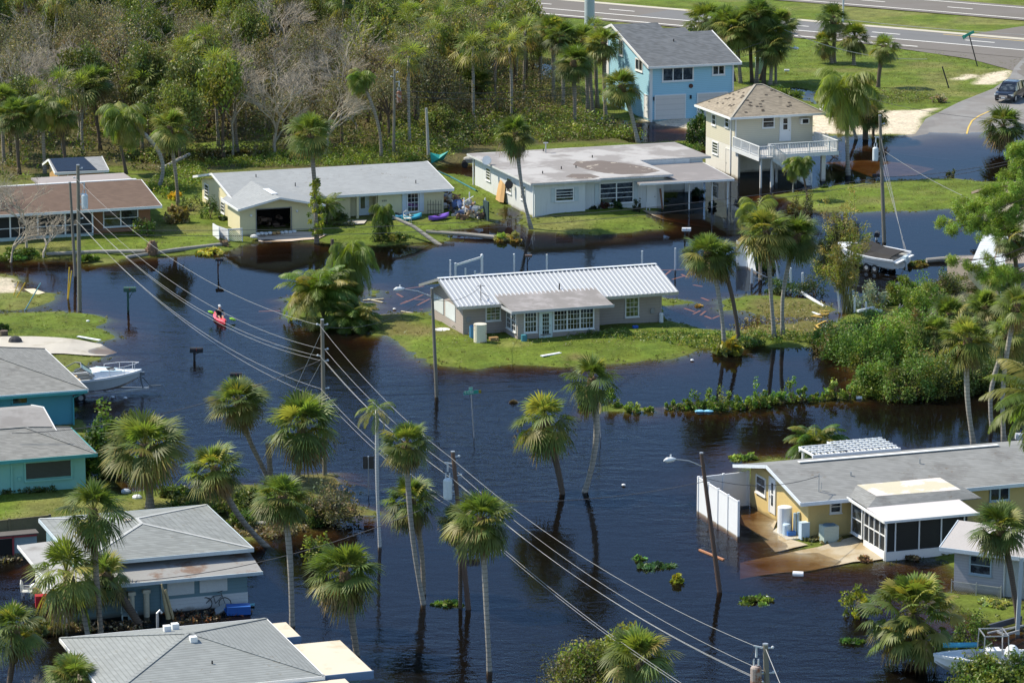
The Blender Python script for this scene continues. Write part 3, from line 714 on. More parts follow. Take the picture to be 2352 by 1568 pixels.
def btree(kind, bx, by, rpx, hpx, label, group, name='tree', cat='tree', trunk=True, seed=None, z=.1, tmat=None, cx=None, wide=1.):
    "broad tree: ground point, crown radius and height of the crown top above ground in photograph pixels"
    _bc[0] += 1; i = _bc[0] if seed is None else seed; rs = random.Random(5000 + i)
    x, y, _ = P(bx, by, z); S = CF / (y * _c + CH * _s); r = rpx / S; H = hpx / (S * .97)
    t = Thing(name, label, cat, (x, y, 0), group, grid=False)
    xo = 0 if cx is None else (cx - bx) / S
    rz = max(min(r * 1.0, H * .55), H * .46)
    if trunk:
        o = link('trunk', TRUNKM[i % 3], t.e); o.location = (xo, 0, H - rz * .85); o.scale = (r, r, max((H - rz * .85) / 1.15, rz)); o.rotation_euler = (0, 0, rs.uniform(0, 6.28))
    o = link('crown', kind[i % len(kind)], t.e); o.location = (xo, 0, H - rz * .85); o.scale = (r * wide, r, rz * 1.05); o.rotation_euler = (0, 0, rs.uniform(0, 6.28))
    return t
def bare(bx, by, rpx, hpx, label, group, kind=None, name='bare_tree', i=None, z=.1, rot=None):
    _bc[0] += 1; i = _bc[0] if i is None else i; rs = random.Random(6000 + i)
    x, y, _ = P(bx, by, z); S = CF / (y * _c + CH * _s); r = rpx / S; H = hpx / (S * .97)
    t = Thing(name, label, 'tree', (x, y, 0), group, grid=False); K = kind or BARES
    o = link('branches', K[i % len(K)], t.e); o.location = (0, 0, H * .42); o.scale = (r * .75, r * .75, H * .42); o.rotation_euler = (0, 0, rs.uniform(0, 6.28) if rot is None else rot)
    return t
def shrub(bx, by, rpx, hpx, label, group=None, green=(.13, .19, .03), alt=None, k=16, n=60, size=.075, seed=0, name='shrub', cat='shrub', asp=.5, stems=True, pa=.3, mat=None):
    "low leafy bush, its own mesh"
    x, y, _ = P(bx, by, 0.05); S = CF / (y * _c + CH * _s); r = rpx / S; H = hpx / (S * .97); z0 = max(th(x, y), -.1)
    rs = random.Random(seed + int(bx)); cs = []; cols = []
    for i in range(k):
        a = rs.uniform(0, 6.28); q = math.sqrt(rs.random()) * .9; zz = rs.uniform(.1, .9) * math.sqrt(max(1 - q * q, .2)) * rs.uniform(.7, 1.15)
        cs.append((math.cos(a) * q * r, math.sin(a) * q * r * .8, H * zz)); cols.append(hsvj(alt if alt and rs.random() < pa else green, rs, .42, .2))
    t = Thing(name, label, cat, (x, y, z0), group, grid=False)
    me = fast('foliage', *leafcloud(cs, np.array([[r * .30 * f, r * .30 * f, H * .22 * f] for f in [rs.uniform(.55, 1.4) for _ in range(k)]]), n, size, cols, seed + int(bx)), mat or LEAF2)
    link('foliage', me, t.e)
    if stems:
        mb = MB()
        for c_ in cs[:10]: mb.tube([(x + rs.uniform(-.1, .1), y, z0 - .1), (x + c_[0] * .5, y + c_[1] * .5, z0 + c_[2] * .6), (x + c_[0], y + c_[1], z0 + c_[2])], [.03, .02, .008], 4, False)
        t.part('stem', mb, BARK)
    return t
# ------------------------------------------------------------------ house kit (grid coordinates U, W, Z)
WHT = M('white_trim', (.74, .75, .74), .5, .06, 1.5, .04)
GLASS, nt, N, L, B = new_mat('window_glass')
tc = N.new('ShaderNodeTexCoord')
L.new(mixc(N, L, ramp(N, L, noise(N, L, tc.outputs['Object'], 1.6, 3), .45, .6), (.012, .016, .02), (.06, .075, .085)), B.inputs['Base Color'])
B.inputs['Roughness'].default_value = .06; B.inputs['Specular IOR Level'].default_value = .8
GLASSG, nt, N, L, B = new_mat('window_glass_green')
tc = N.new('ShaderNodeTexCoord')
L.new(mixc(N, L, ramp(N, L, noise(N, L, tc.outputs['Object'], 2.2, 3), .4, .62), (.05, .07, .03), (.20, .25, .12)), B.inputs['Base Color'])
B.inputs['Roughness'].default_value = .06; B.inputs['Specular IOR Level'].default_value = .8
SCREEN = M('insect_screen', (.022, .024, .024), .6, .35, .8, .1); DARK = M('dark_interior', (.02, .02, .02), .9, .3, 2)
STEEL = M('galvanised', (.45, .46, .47), .4, .15, 3, metal=.6); BLACK = M('black_metal', (.02, .02, .022), .5, .2, 3)
PLY = M('shutter_board', (.62, .66, .66), .6, .08, 1.2)
class House(Thing):
    def bx(s, name, u0, u1, w0, w1, z0, z1, mat, **k): return s.part(name, MB().box(u0, u1, w0, w1, z0, z1), mat, **k)
def pb(mb, ax, pl, a0, a1, z0, z1, d0, d1):
    "box on a wall plane; d0..d1 outward"
    if ax == 'W': mb.box(a0, a1, pl - d1, pl - d0, z0, z1)
    else: mb.box(pl - d1, pl - d0, a0, a1, z0, z1)
def window(H, ax, pl, a0, a1, z0, z1, nx=1, ny=2, fr=None, gl=None, t=.09, mun=(0, 0), sill=True, name='window'):
    a0, a1 = min(a0, a1), max(a0, a1); z0, z1 = min(z0, z1), max(z0, z1)
    f = MB(); fr = fr or WHT
    pb(f, ax, pl, a0 - t, a0, z0 - t, z1 + t, 0, .06); pb(f, ax, pl, a1, a1 + t, z0 - t, z1 + t, 0, .06)
    pb(f, ax, pl, a0, a1, z1, z1 + t, 0, .06); pb(f, ax, pl, a0, a1, z0 - t, z0, 0, .06)
    for i in range(1, nx): x = a0 + (a1 - a0) * i / nx; pb(f, ax, pl, x - .05, x + .05, z0, z1, 0, .05)
    for i in range(1, ny): z = z0 + (z1 - z0) * i / ny; pb(f, ax, pl, a0, a1, z - .025, z + .025, 0, .048)
    mx_, my_ = mun
    for i in range(1, mx_ * nx):
        if i % mx_: x = a0 + (a1 - a0) * i / (mx_ * nx); pb(f, ax, pl, x - .012, x + .012, z0, z1, 0, .035)
    for i in range(1, my_ * ny):
        if i % my_: z = z0 + (z1 - z0) * i / (my_ * ny); pb(f, ax, pl, a0, a1, z - .012, z + .012, 0, .033)
    if sill: pb(f, ax, pl, a0 - t - .04, a1 + t + .04, z0 - t - .05, z0 - t, 0, .11)
    o = H.part(name, f, fr)
    g = MB(); pb(g, ax, pl, a0, a1, z0, z1, 0, .015); H.part('pane', g, gl or GLASS, parent=o)
    return o
def pxwin(H, ax, pl, c, r, x0, y0, x1, y1, **k):
    f = onW if ax == 'W' else onU
    if ax == 'W': a, za = f(c, r, x0, y1, pl); b, zb = f(c, r, x1, y0, pl)
    else: a, za = f(c, r, x0, y0, pl); b, zb = f(c, r, x1, y1, pl)
    return window(H, ax, pl, a, b, za, zb, **k)
def door(H, ax, pl, a0, a1, z0, z1, mat=None, lite=None, nm=(1, 1), frame=True):
    a0, a1 = min(a0, a1), max(a0, a1)
    d = MB(); pb(d, ax, pl, a0, a1, z0, z1, 0, .05)
    if frame:
        pb(d, ax, pl, a0 - .08, a0, z0, z1 + .08, 0, .08); pb(d, ax, pl, a1, a1 + .08, z0, z1 + .08, 0, .08); pb(d, ax, pl, a0, a1, z1, z1 + .08, 0, .08)
    o = H.part('door', d, mat or WHT)
    if lite:
        w = a1 - a0; h = z1 - z0; g = MB(); x0, x1 = a0 + w * lite[0], a1 - w * lite[0]; y0, y1 = z0 + h * lite[1], z0 + h * lite[2]
        for i in range(nm[0]):
            for j in range(nm[1]):
                pb(g, ax, pl, x0 + (x1 - x0) * (i + .08) / nm[0], x0 + (x1 - x0) * (i + .92) / nm[0], y0 + (y1 - y0) * (j + .07) / nm[1], y0 + (y1 - y0) * (j + .93) / nm[1], .05, .06)
        H.part('pane', g, GLASS, parent=o)
    k = MB(); pb(k, ax, pl, a1 - .12, a1 - .06, z0 + .9, z0 + 1.0, .05, .10); H.part('handle', k, STEEL, parent=o)
    return o
def gable_u(H, mat, u0, u1, wf, zf, wr, zr, wb, zb, t=.14, fascia=None, name='roof', rake=True, over=None):
    m_ = MB(); m_.slab([(u0, wf, zf), (u1, wf, zf), (u1, wr, zr), (u0, wr, zr)], t); m_.slab([(u0, wr, zr), (u1, wr, zr), (u1, wb, zb), (u0, wb, zb)], t)
    ro = H.part(name, m_, mat)
    f = MB(); e = .012
    f.box(u0 - .02, u1 + .02, wf - .05, wf - .003, zf - .2, zf + e)
    for u in (u0, u1):
        s_ = -.025 if u == u0 else .025
        f.bar((u + s_, wf, zf - .07), (u + s_, wr, zr - .07), .05, .19); f.bar((u + s_, wb, zb - .07), (u + s_, wr, zr - .07), .05, .19)
    if fascia: H.part('fascia', f, fascia, parent=ro)
    return ro
def gable_wall(H, mat, u0, u1, wf, wb, zt, wr, zr, name='wall'):
    "gable end wall between u0 and u1"
    p = [(wf, .0), (wb, .0), (wb, zt), (wr, zr), (wf, zt)]; p = [(a, b + (-.3 if b == 0 else 0)) for a, b in p]
    v = [(u0, a, b) for a, b in p] + [(u1, a, b) for a, b in p]; n = 5
    m_ = MB().add(v, [tuple(range(n)), tuple(range(n, 2 * n))[::-1]] + [(i, n + i, n + (i + 1) % n, (i + 1) % n) for i in range(n)])
    return H.part(name, m_, mat)
def hip(H, mat, u0, u1, w0, w1, ze, ridge, t=.15, fascia=None, caps=None, name='roof'):
    "ridge = ((u,w,z),(u,w,z))"
    a, b = ridge; c = [(u0, w0, ze), (u1, w0, ze), (u1, w1, ze), (u0, w1, ze)]; m_ = MB()
    if abs(b[0] - a[0]) >= abs(b[1] - a[1]):      # ridge along U
        F4 = [(c[0], c[1], b, a), (c[1], c[2], b), (c[2], c[3], a, b), (c[3], c[0], a)]
    else:
        F4 = [(c[0], c[1], a), (c[1], c[2], b, a), (c[2], c[3], b), (c[3], c[0], a, b)]
    for f4 in F4: m_.slab([p for i, p in enumerate(f4) if i == 0 or p != f4[i - 1]], t * .5)
    ro = H.part(name, m_, mat)
    if fascia:
        f = MB()
        f.box(u0 - .04, u1 + .04, w0 - .05, w0 - .003, ze - .19, ze + .01); f.box(u0 - .04, u1 + .04, w1 + .003, w1 + .05, ze - .19, ze + .01)
        f.box(u0 - .05, u0 - .003, w0, w1, ze - .19, ze + .01); f.box(u1 + .003, u1 + .05, w0, w1, ze - .19, ze + .01)
        f.box(u0, u1, w0, w1, ze - .16, ze - .09)
        H.part('fascia', f, fascia, parent=ro)
    if caps:
        k = MB(); up = Vector((0, 0, .015))
        ends = [(c[0], a), (c[1], b if F4[0][2] == b else a), (c[2], b), (c[3], a if F4[0][2] == b else b)]
        for p, q in ends: k.bar(Vector(p) + up, Vector(q) + up, .2, .03)
        if a != b: k.bar(Vector(a) + up, Vector(b) + up, .2, .03)
        H.part('ridge_cap', k, caps, parent=ro)
    return ro
def vents(H, pts, mat=None, r=.05, h=.35, name='vent_pipe'):
    for p in pts: H.part(name, MB().cyl(p[0], p[1], p[2] - .1, p[2] + h, r, 8), mat or BLACK)
def shingle(name, c, band=.045, k=.16, tab=.10, stain=None, **q): return M(name, c, .9, .12, .45, .10, 22, spec=.15, litter=.45, band=band, bandk=k, tab=tab, stain=stain, **q)
# ---------------- H7 central grey block house with white metal roof
GW = M('grey_block_wall', (.38, .33, .30), .85, .07, 1.2, .06, 12, band=.21, bandk=.10, streak=.12, tide=.1)
MET = M('metal_roof', (.38, .40, .42), .42, .05, .4, .03, metal=.15, spec=.5, streak=.0); METR = M('metal_rib', (.66, .68, .70), .4, .03, .6)
H = House('bungalow', 'small grey block bungalow with a white ribbed metal roof on its own grass island', 'house', (81.8, 246.))
gable_wall(H, GW, 82.1, 82.3, 246.3, 253.3, 2.35, 249.8, 3.45)
H.bx('wall', 82.3, 97.2, 246.3, 246.5, -.3, 2.42, GW); H.bx('wall', 82.3, 97.2, 253.1, 253.3, -.3, 2.42, GW)
gable_wall(H, GW, 97.0, 97.199, 246.5, 253.1, 2.3, 249.8, 3.43)
ro = gable_u(H, MET, 81.4, 98.1, 245.4, 2.52, 249.8, 3.75, 254.2, 2.52, .06, fascia=STEEL)
rib = MB(); sl = (3.75 - 2.52) / 4.4
for k in range(51):
    u = 81.5 + k * .33
    rib.bar((u, 245.38, 2.545), (u, 249.75, 3.77), .07, .05, up=(0, -sl, 1)); rib.bar((u, 254.2, 2.545), (u, 249.85, 3.77), .07, .05)
H.part('rib', rib, METR, parent=ro, label='raised ribs of the metal roof')
H.part('ridge_cap', MB().bar((81.38, 249.8, 3.79), (98.12, 249.8, 3.79), .4, .03), METR, parent=ro)
for q in ((2005,1310,2115,1425),): pxwin(H, 'W', 246.3, 1, 1, *q, nx=1, ny=2, mun=(3, 2), gl=GLASSG)
window(H, 'W', 246.3, 94.45, 95.35, .8, 2.1, 1, 2, mun=(3, 2), gl=GLASSG)
for a in ((250.7, 252.9), (248.0, 250.2)):
    m_ = MB(); pb(m_, 'U', 82.1, a[0], a[1], .9, 2.05, 0, .04)
    H.part('shutter', m_, PLY)
PG = M('porch_roof', (.24, .225, .215), .9, .15, .8, .06, stain=(.32, .30, .295), st=(.45, .65), sscale=.8)
pr = MB().slab([(84.65, 243.05, 2.42), (92.25, 243.05, 2.42), (92.25, 246.9, 2.94), (84.65, 246.9, 2.94)], .12)
pr = H.part('porch_roof', pr, PG)
H.part('fascia', MB().box(84.6, 92.3, 243.0, 243.045, 2.24, 2.44).box(84.59, 84.64, 243.05, 246.0, 2.26, 2.45), M('grey_fascia', (.42, .43, .44), .6), parent=pr)
H.bx('porch_wall', 85.25, 91.4, 243.6, 243.75, -.3, 2.32, GW); H.bx('porch_wall', 85.25, 85.4, 243.75, 246.3, -.3, 2.35, GW); H.bx('porch_wall', 91.25, 91.4, 243.75, 246.3, -.3, 2.35, GW)
H.part('step_course', MB().box(85.2, 91.45, 243.55, 243.6, .45, .55), GW)
window(H, 'W', 243.6, 85.8, 86.62, .8, 2.2, 1, 2, mun=(4, 2)); window(H, 'W', 243.6, 87.98, 90.9, .78, 2.2, 3, 2, mun=(4, 2))
door(H, 'W', 243.6, 86.92, 87.75, .18, 2.18, M('teal_white_door', (.60, .70, .68), .5), (.2, .18, .92), (3, 5))
window(H, 'U', 85.25, 243.95, 244.75, .8, 2.15, 1, 2, mun=(2, 2)); window(H, 'U', 85.25, 245.0, 245.8, .8, 2.15, 1, 2, mun=(2, 2))
H.part('door_step', MB().box(86.8, 87.9, 243.1, 243.6, -.1, .18), WHT)
vents(H, [(89.6, 247.0, 3.0)], h=.4); 
am = MB().bar((83.4, 246.2, 2.7), (83.4, 246.2, 3.9), .04).bar((83.1, 246.2, 3.75), (83.7, 246.2, 3.75), .03).bar((83.4, 246.2, 3.3), (84.2, 246.6, 2.85), .03)
H.part('antenna', am, BLACK)
for a in ((96.3, .9), (82.35, 1.2)):
    H.part('meter_box', MB().box(a[0], a[0] + .3, 246.2, 246.3, a[1], a[1] + .35), M('box_grey', (.3, .3, .3), .6))
# ---------------- H4 white flat-roofed house with carport
WW = M('white_wall', (.62, .64, .64), .8, .06, .9, .05, 12, streak=.15, tide=.1)
FR = M('flat_roof', (.25, .235, .225), .9, .10, .35, .05, 10, stain=(.38, .37, .36), st=(.44, .58), sscale=.28)
FRD = M('flat_roof_dark', (.145, .12, .105), .9, .12, .8, .06, 10, stain=(.36, .32, .27), st=(.60, .64), sscale=.9)
CPR = M('carport_roof', (.22, .205, .20), .9, .10, .3, .05, 10, stain=(.27, .25, .245), st=(.5, .7))
H = House('flat_roof_house', 'white flat-roofed house with a stained grey roof and an attached carport', 'house', (103, 291))
for b_ in ((103.2,107.7,290.6,306.2),(107.7,115.1,291.4,298.5),(107.7,121.5,298.5,306.2)): H.bx('wall', b_[0], b_[1], b_[2], b_[3], -.5, 2.86 + .0, WW)
rp = [(102.7, 290.1), (108.9, 290.1), (108.9, 290.6), (115.6, 290.6), (115.6, 298.4), (122.2, 298.4), (122.2, 306.8), (102.7, 306.8)]
ro = H.part('roof', MB().prism(rp, 2.86, 3.02), FR)
H.part('fascia', MB().prism([(102.66, 290.06), (108.94, 290.06), (108.94, 290.56), (115.64, 290.56), (115.64, 298.36), (122.24, 298.36), (122.24, 306.84), (102.66, 306.84)], 2.84, 2.985), M('worn_trim', (.52, .53, .52), .8, .2, 2, streak=.3), parent=ro)
pp = [(110.3, 293.2), (111.5, 291.9), (113.6, 291.6), (115.2, 292.5), (115.0, 294.6), (113.9, 297.2), (112.4, 299.3), (110.2, 299.6), (109.3, 298.0), (109.6, 295.2)]
H.part('roof_patch', MB().prism(pp, 3.02, 3.026), FRD, parent=ro, label='dark worn patch of roofing')
H.part('roof_patch', MB().prism([(107.2, 291.0), (108.4, 290.8), (109.3, 291.4), (109.0, 293.0), (107.6, 293.6), (106.6, 292.4)], 3.02, 3.024), FRD, parent=ro, label='small dark worn patch of roofing')
cp = H.part('carport_roof', MB().prism([(112.2, 290.5), (120.6, 289.2), (121.3, 297.9), (115.65, 298.35), (115.65, 290.55), (112.2, 290.55)][::-1] if 0 else [(112.25, 289.6), (120.6, 289.2), (121.4, 298.3), (115.66, 298.3), (115.66, 290.54), (112.25, 290.54)], 2.42, 2.56), CPR)
H.part('fascia', MB().bar((112.2, 289.57, 2.49), (120.6, 289.17, 2.49), .05, .17).bar((120.63, 289.2, 2.49), (121.43, 298.3, 2.49), .05, .17), WHT, parent=cp)
for u, w in ((116.9, 290.2), (118.9, 290.0), (120.3, 289.9), (120.9, 297.0)): H.part('carport_post', MB().box(u, u + .1, w, w + .1, -.6, 2.42), WHT)
H.part('leaning_plank', MB().bar((114.85, 290.95, -.3), (114.7, 291.2, 1.75), .16, .05), M('brown_wood', (.2, .1, .06), .8))
window(H, 'W', 290.6, 105.1, 106.6, 1.35, 2.3, 1, 4, gl=GLASS); 
SHG = M('shutter_grey', (.50, .56, .58), .6)
for a in ((104.65, 105.0), (106.72, 107.1)): H.part('shutter', MB().box(a[0], a[1], 290.55, 290.6, 1.22, 2.4), SHG)
window(H, 'W', 291.4, 109.35, 112.25, .75, 2.4, 2, 4); H.part('shutter', MB().box(108.85, 109.22, 291.34, 291.4, .65, 2.45), SHG); H.part('shutter', MB().box(112.38, 112.75, 291.34, 291.4, .65, 2.45), SHG)
door(H, 'W', 291.4, 113.6, 114.35, .1, 2.05, None); H.part('porch_rail', MB().box(113.2, 113.25, 290.6, 290.65, -.2, .75).box(113.5, 113.55, 290.6, 290.65, -.2, .75).box(113.2, 113.55, 290.6, 290.65, .7, .75), WHT)
for a, z0, z1 in ((302.1, 1.35, 2.3), (296.6, 1.15, 2.3), (293.0, 1.15, 2.25)): window(H, 'U', 103.2, a - .1, a + .95, z0, z1, 1, 4, gl=GLASS)
door(H, 'W', 298.5, 119.9, 120.7, 0, 2., None)
window(H, 'W', 298.5, 116.3, 117.6, .9, 1.9, 1, 2)
H.part('parapet', MB().box(115.7, 120.2, 298.25, 298.35, 2.56, 2.85), M('parapet', (.52, .56, .57), .8, .2, 1.5))
H.part('downspout', MB().box(103.02, 103.12, 290.5, 290.6, -.2, 2.8).box(103.05, 103.15, 306.3, 306.4, -.2, 2.8), WHT)
vents(H, [(105.3, 294.5, 3.0), (107.6, 296.2, 3.0), (109.0, 296.4, 3.0), (112.2, 301, 3.0), (109.4, 305.8, 3.0)], BLACK, .05, .25)
H.part('vent_pipe', MB().cyl(109.3, 304.9, 3.0, 3.9, .06, 8).box(109.1, 109.5, 304.8, 305.0, 3.85, 3.93), STEEL)
for (c_, x_, y_) in ((1, 2120, 120),):
    u, w, z = QU(c_, 1, x_, y_, 3.1)
    H.part('satellite_dish', MB().lathe(0, 0, [(.0, .02), (.03, .25), (.12, .42)], 14) if 0 else MB().tube([(102.6, 300.9, 3.0), (102.5, 300.7, 3.35)], .03, 6).tube([(102.45, 300.6, 3.35), (102.3, 300.4, 3.42)], [.36, .40], 16), M('dish', (.55, .6, .65), .5))
H.part('satellite_dish', MB().tube([(103.1, 296.0, 2.1), (102.8, 295.8, 2.0)], .03, 6).tube([(102.8, 295.8, 2.0), (102.68, 295.7, 2.02)], [.34, .38], 16), BLACK)
# ---------------- H3 cream house
CR = M('cream_wall', (.66, .60, .38), .8, .05, 1., .04, 12, streak=.08, tide=.1); SHW = shingle('white_shingle', (.30, .315, .32), .04, .14, .06)
H = House('cream_house', 'cream house with a pale grey roof and an open sandbagged garage', 'house', (78, 290))
gable_wall(H, CR, 78.6, 78.8, 293.8, 306.0, 2.2, 300.4, 3.1)
H.bx('wall', 78.8, 88.1, 293.8, 294.0, -.3, 2.3, CR); H.bx('wall', 85.6, 90.5, 294.9, 295.1, -.3, 2.6, CR); H.bx('wall', 90.5, 96.25, 293.8, 294.0, -.3, 2.25, CR) ; H.bx('wall', 90.4, 90.6, 294.0, 295.1, -.3, 2.3, CR)
gable_wall(H, CR, 96.05, 96.249, 294.0, 306., 2.2, 300.4, 3.1); H.bx('wall', 78.8, 96.05, 305.8, 306., -.3, 2.2, CR)
H.e.children
gable_u(H, SHW, 78.0, 96.95, 293.2, 2.42, 300.4, 3.62, 306.6, 2.42, .12, fascia=WHT)
H.part('porch_post', MB().box(88.55, 88.75, 293.5, 293.7, -.2, 2.35), CR)
# garage wing: walls with a real opening
H.part('wall', MB().box(77.6, 79.0, 290., 290.2, -.3, 2.4).box(81.9, 84.05, 290., 290.2, -.3, 2.4).box(79.0, 81.9, 290., 290.2, 2.2, 2.4), CR)
gw = MB().add([(77.6, 290., 2.4), (84.05, 290., 2.4), (80.8, 290., 3.1), (77.6, 290.2, 2.4), (84.05, 290.2, 2.4), (80.8, 290.2, 3.1)], [(0, 1, 2), (5, 4, 3), (0, 2, 5, 3), (1, 4, 5, 2)])
H.part('wall', gw, CR, label='garage gable')
H.bx('wall', 77.6, 77.8, 290.2, 293.8, -.3, 2.4, CR); H.bx('wall', 83.85, 84.05, 290.2, 293.8, -.3, 2.4, CR)
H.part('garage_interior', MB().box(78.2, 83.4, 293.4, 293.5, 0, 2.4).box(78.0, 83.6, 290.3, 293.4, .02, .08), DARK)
H.part('frame', MB().box(78.93, 79.0, 289.95, 290.0, 0, 2.27).box(81.9, 81.97, 289.95, 290.0, 0, 2.27).box(79.0, 81.9, 289.95, 290., 2.2, 2.27), M('door_track', (.2, .2, .2), .6))
rs = random.Random(5); mb = MB()
for i in range(22):
    u = rs.uniform(79.1, 81.6); z = rs.choice([.1, .1, .5, .9]); mb.box(u, u + rs.uniform(.15, .5), 291.5 + rs.uniform(0, 1.5), 292.9, z, z + rs.uniform(.15, .5))
H.part('stored_boxes', mb, M('stored', (.18, .12, .09), .8, .5, 1.5))
# garage roof: gable ridge along W
gr = MB().slab([(77.3, 289.3, 2.42), (80.8, 289.3, 3.22), (80.8, 298.4, 3.22), (77.3, 294.6, 2.42)], .12).slab([(80.8, 289.3, 3.22), (84.6, 289.3, 2.40), (84.6, 294.8, 2.40), (80.8, 298.4, 3.22)], .12)
gr = H.part('garage_roof', gr, SHW)
H.part('fascia', MB().bar((77.28, 289.27, 2.36), (80.8, 289.27, 3.16), .05, .18).bar((80.8, 289.27, 3.16), (84.62, 289.27, 2.34), .05, .18).bar((77.27, 289.3, 2.36), (77.27, 294.6, 2.36), .05, .18), WHT, parent=gr)
H.part('ridge_cap', MB().bar((80.8, 290.9, 3.25), (80.8, 293.6, 3.25), .5, .05), METR, parent=gr)
window(H, 'W', 293.8, 93.1, 93.98, .62, 2.08, 1, 2, mun=(3, 2))
SHB = M('shutter_blue', (.55, .62, .68), .6)
for a in ((92.6, 92.98), (94.1, 94.5)): H.part('shutter', MB().box(a[0], a[1], 293.74, 293.8, .52, 2.15), SHB)
window(H, 'W', 294.9, 86.7, 88.1, .85, 2.0, 1, 2, mun=(3, 2)); door(H, 'W', 294.9, 89.05, 89.95, .1, 2.15, M('pale_door', (.60, .68, .72), .5), (.25, .35, .9))
for a in ((303.8, 305.0, .9, 1.95), (298.6, 299.6, .5, 1.6)): window(H, 'U', 78.6, *a, nx=1, ny=4)
H.part('wall_light', MB().ball((82.4, 289.9, 1.9), .1).ball((78.5, 289.9, 1.75), .12), WHT)
vents(H, [(84.0, 296.0, 2.9), (94.2, 295.0, 2.72), (81.4, 298.8, 3.3), (92.6, 305, 2.9)], BLACK, .04, .3)
H.part('house_number', MB().box(90.85, 90.95, 293.77, 293.8, 1.55, 1.7).box(91.0, 91.1, 293.77, 293.8, 1.55, 1.7).box(91.15, 91.25, 293.77, 293.8, 1.55, 1.7), M('num', (.3, .28, .2), .6))
# ---------------- H1 brown roof house
BRW = M('brick_brown', (.30, .15, .08), .85, .12, 1.5, .1, 12, band=.09, bandk=.12, tide=.1); TW = M('turquoise_board', (.42, .52, .50), .8, .1, 2, tide=.1)
H = House('brown_roof_house', 'long house with a brown shingle roof and a dark screened porch', 'house', (60, 293))
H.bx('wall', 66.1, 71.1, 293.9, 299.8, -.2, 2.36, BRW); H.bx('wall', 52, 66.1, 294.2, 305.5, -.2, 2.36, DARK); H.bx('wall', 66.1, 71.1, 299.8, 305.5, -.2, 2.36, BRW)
gable_u(H, shingle('brown_shingle', (.14, .098, .075), .04, .12, .10), 52, 71.75, 292.6, 2.52, 299.6, 3.55, 306., 2.5, .12, fascia=WHT)
H.part('ridge_cap', MB().box(52, 71.4, 299.7, 300.0, 3.56, 3.62), WHT)
sc_ = H.bx('screen', 52, 66.1, 293.14, 293.2, .55, 2.4, SCREEN)
fr_ = MB().box(52, 66.15, 293.05, 293.2, -.2, .55)
H.part('porch_knee_wall', fr_, TW)
fr_ = MB()
for k in range(7): fr_.box(66.1 - k * 2.25 - .06, 66.1 - k * 2.25 + .06, 293.06, 293.14, .55, 2.4)
fr_.box(52, 66.1, 293.08, 293.14, 1.25, 1.31)
H.part('frame', fr_, WHT, parent=sc_)
window(H, 'W', 293.9, 67.25, 70.0, .85, 2.1, 2, 2)
H.part('annex_roof', MB().box(64.3, 72.3, 302.5, 308.2, 2.6, 2.75), M('annex_roof', (.30, .27, .26), .9, .1, .5)); H.bx('wall', 64.6, 72., 305.6, 308., -.2, 2.59, BRW)
# ---------------- H2 cottage behind with a blue tarpaulin
H = House('cottage', 'small ochre cottage with a dark blue tarpaulin over its grey roof', 'house', (67.6, 313))
OC = M('ochre_wall', (.42, .25, .10), .85, .1, 2)
H.bx('wall', 67.9, 71.9, 313.9, 317.5, -.2, 2.1, OC)
gable_u(H, shingle('grey_shingle_b', (.30, .31, .32), .05, .1), 67.5, 72.2, 313.35, 2.2, 315.9, 3.0, 318.4, 2.2, .1, fascia=WHT)
H.part('tarpaulin', MB().slab([(67.7, 313.5, 2.30), (71.2, 313.4, 2.28), (70.6, 315.85, 3.04), (67.6, 315.9, 3.05)], .03), M('blue_tarp', (.010, .024, .050), .5, .3, 1.5, bump=.02))
H.part('window', MB().box(70.0, 70.6, 313.84, 313.9, .9, 1.7), WHT)
for u in (67.8, 68.6, 69.4): H.part('porch_post', MB().box(u, u + .08, 313.5, 313.58, -.1, 2.1), WHT)
# ---------------- H5 blue two-storey house
BL = M('blue_siding', (.34, .60, .73), .75, .04, .8, .03, 10, band=.18, bandk=.10, tide=.1)
H = House('blue_house', 'tall light blue two-storey house with a dark grey roof and white garage doors', 'house', (131.6, 337))
DG = shingle('slate_shingle', (.125, .135, .145), .10, .16, .18)
zf, slp = 5.52, (8.42 - 5.52) / 10.2
zz = lambda w: zf + (w - 336.5) * slp
def profwall(H, u0, u1, wl_, mat):
    p = [(337.0, -.2), (wl_[0], -.2), (wl_[0], wl_[2]), (wl_[1], zz(wl_[1]) - .16), (337.0, zz(337.) - .16)]
    v = [(u0, a, b) for a, b in p] + [(u1, a, b) for a, b in p]; n = 5
    H.part('wall', MB().add(v, [tuple(range(n)), tuple(range(n, 2 * n))[::-1]] + [(i, n + i, n + (i + 1) % n, (i + 1) % n) for i in range(n)]), mat)
profwall(H, 131.7, 136.0, (350.4, 346.7, 7.2), BL); profwall(H, 136.0, 138.4, (348.5, 345.2, 7.0), BL); profwall(H, 138.4, 140.35, (347.5, 344.2, 6.8), BL)
ro = MB()
for u0, u1, wr, wb in ((131.2, 136.1, 346.7, 351.0), (136.1, 138.5, 345.2, 349.), (138.5, 140.9, 344.2, 348.)):
    ro.slab([(u0, 336.4, zz(336.4)), (u1, 336.4, zz(336.4)), (u1, wr, zz(wr)), (u0, wr, zz(wr))], .15); ro.slab([(u0, wr, zz(wr)), (u1, wr, zz(wr)), (u1, wb, zz(wr) - (wb - wr) * slp), (u0, wb, zz(wr) - (wb - wr) * slp)], .15)
ro = H.part('roof', ro, DG)
H.part('fascia', MB().box(131.15, 140.95, 336.33, 336.39, zf - .22, zf - .01).bar((131.16, 336.4, zf - .09), (131.16, 346.7, zz(346.7) - .06), .06, .26).bar((131.16, 346.7, zz(346.7) - .06), (131.16, 351., zz(346.7) - 4.3 * slp - .06), .06, .26).bar((140.95, 336.4, zf - .09), (140.95, 344.2, zz(344.2) - .06), .06, .24), WHT, parent=ro)
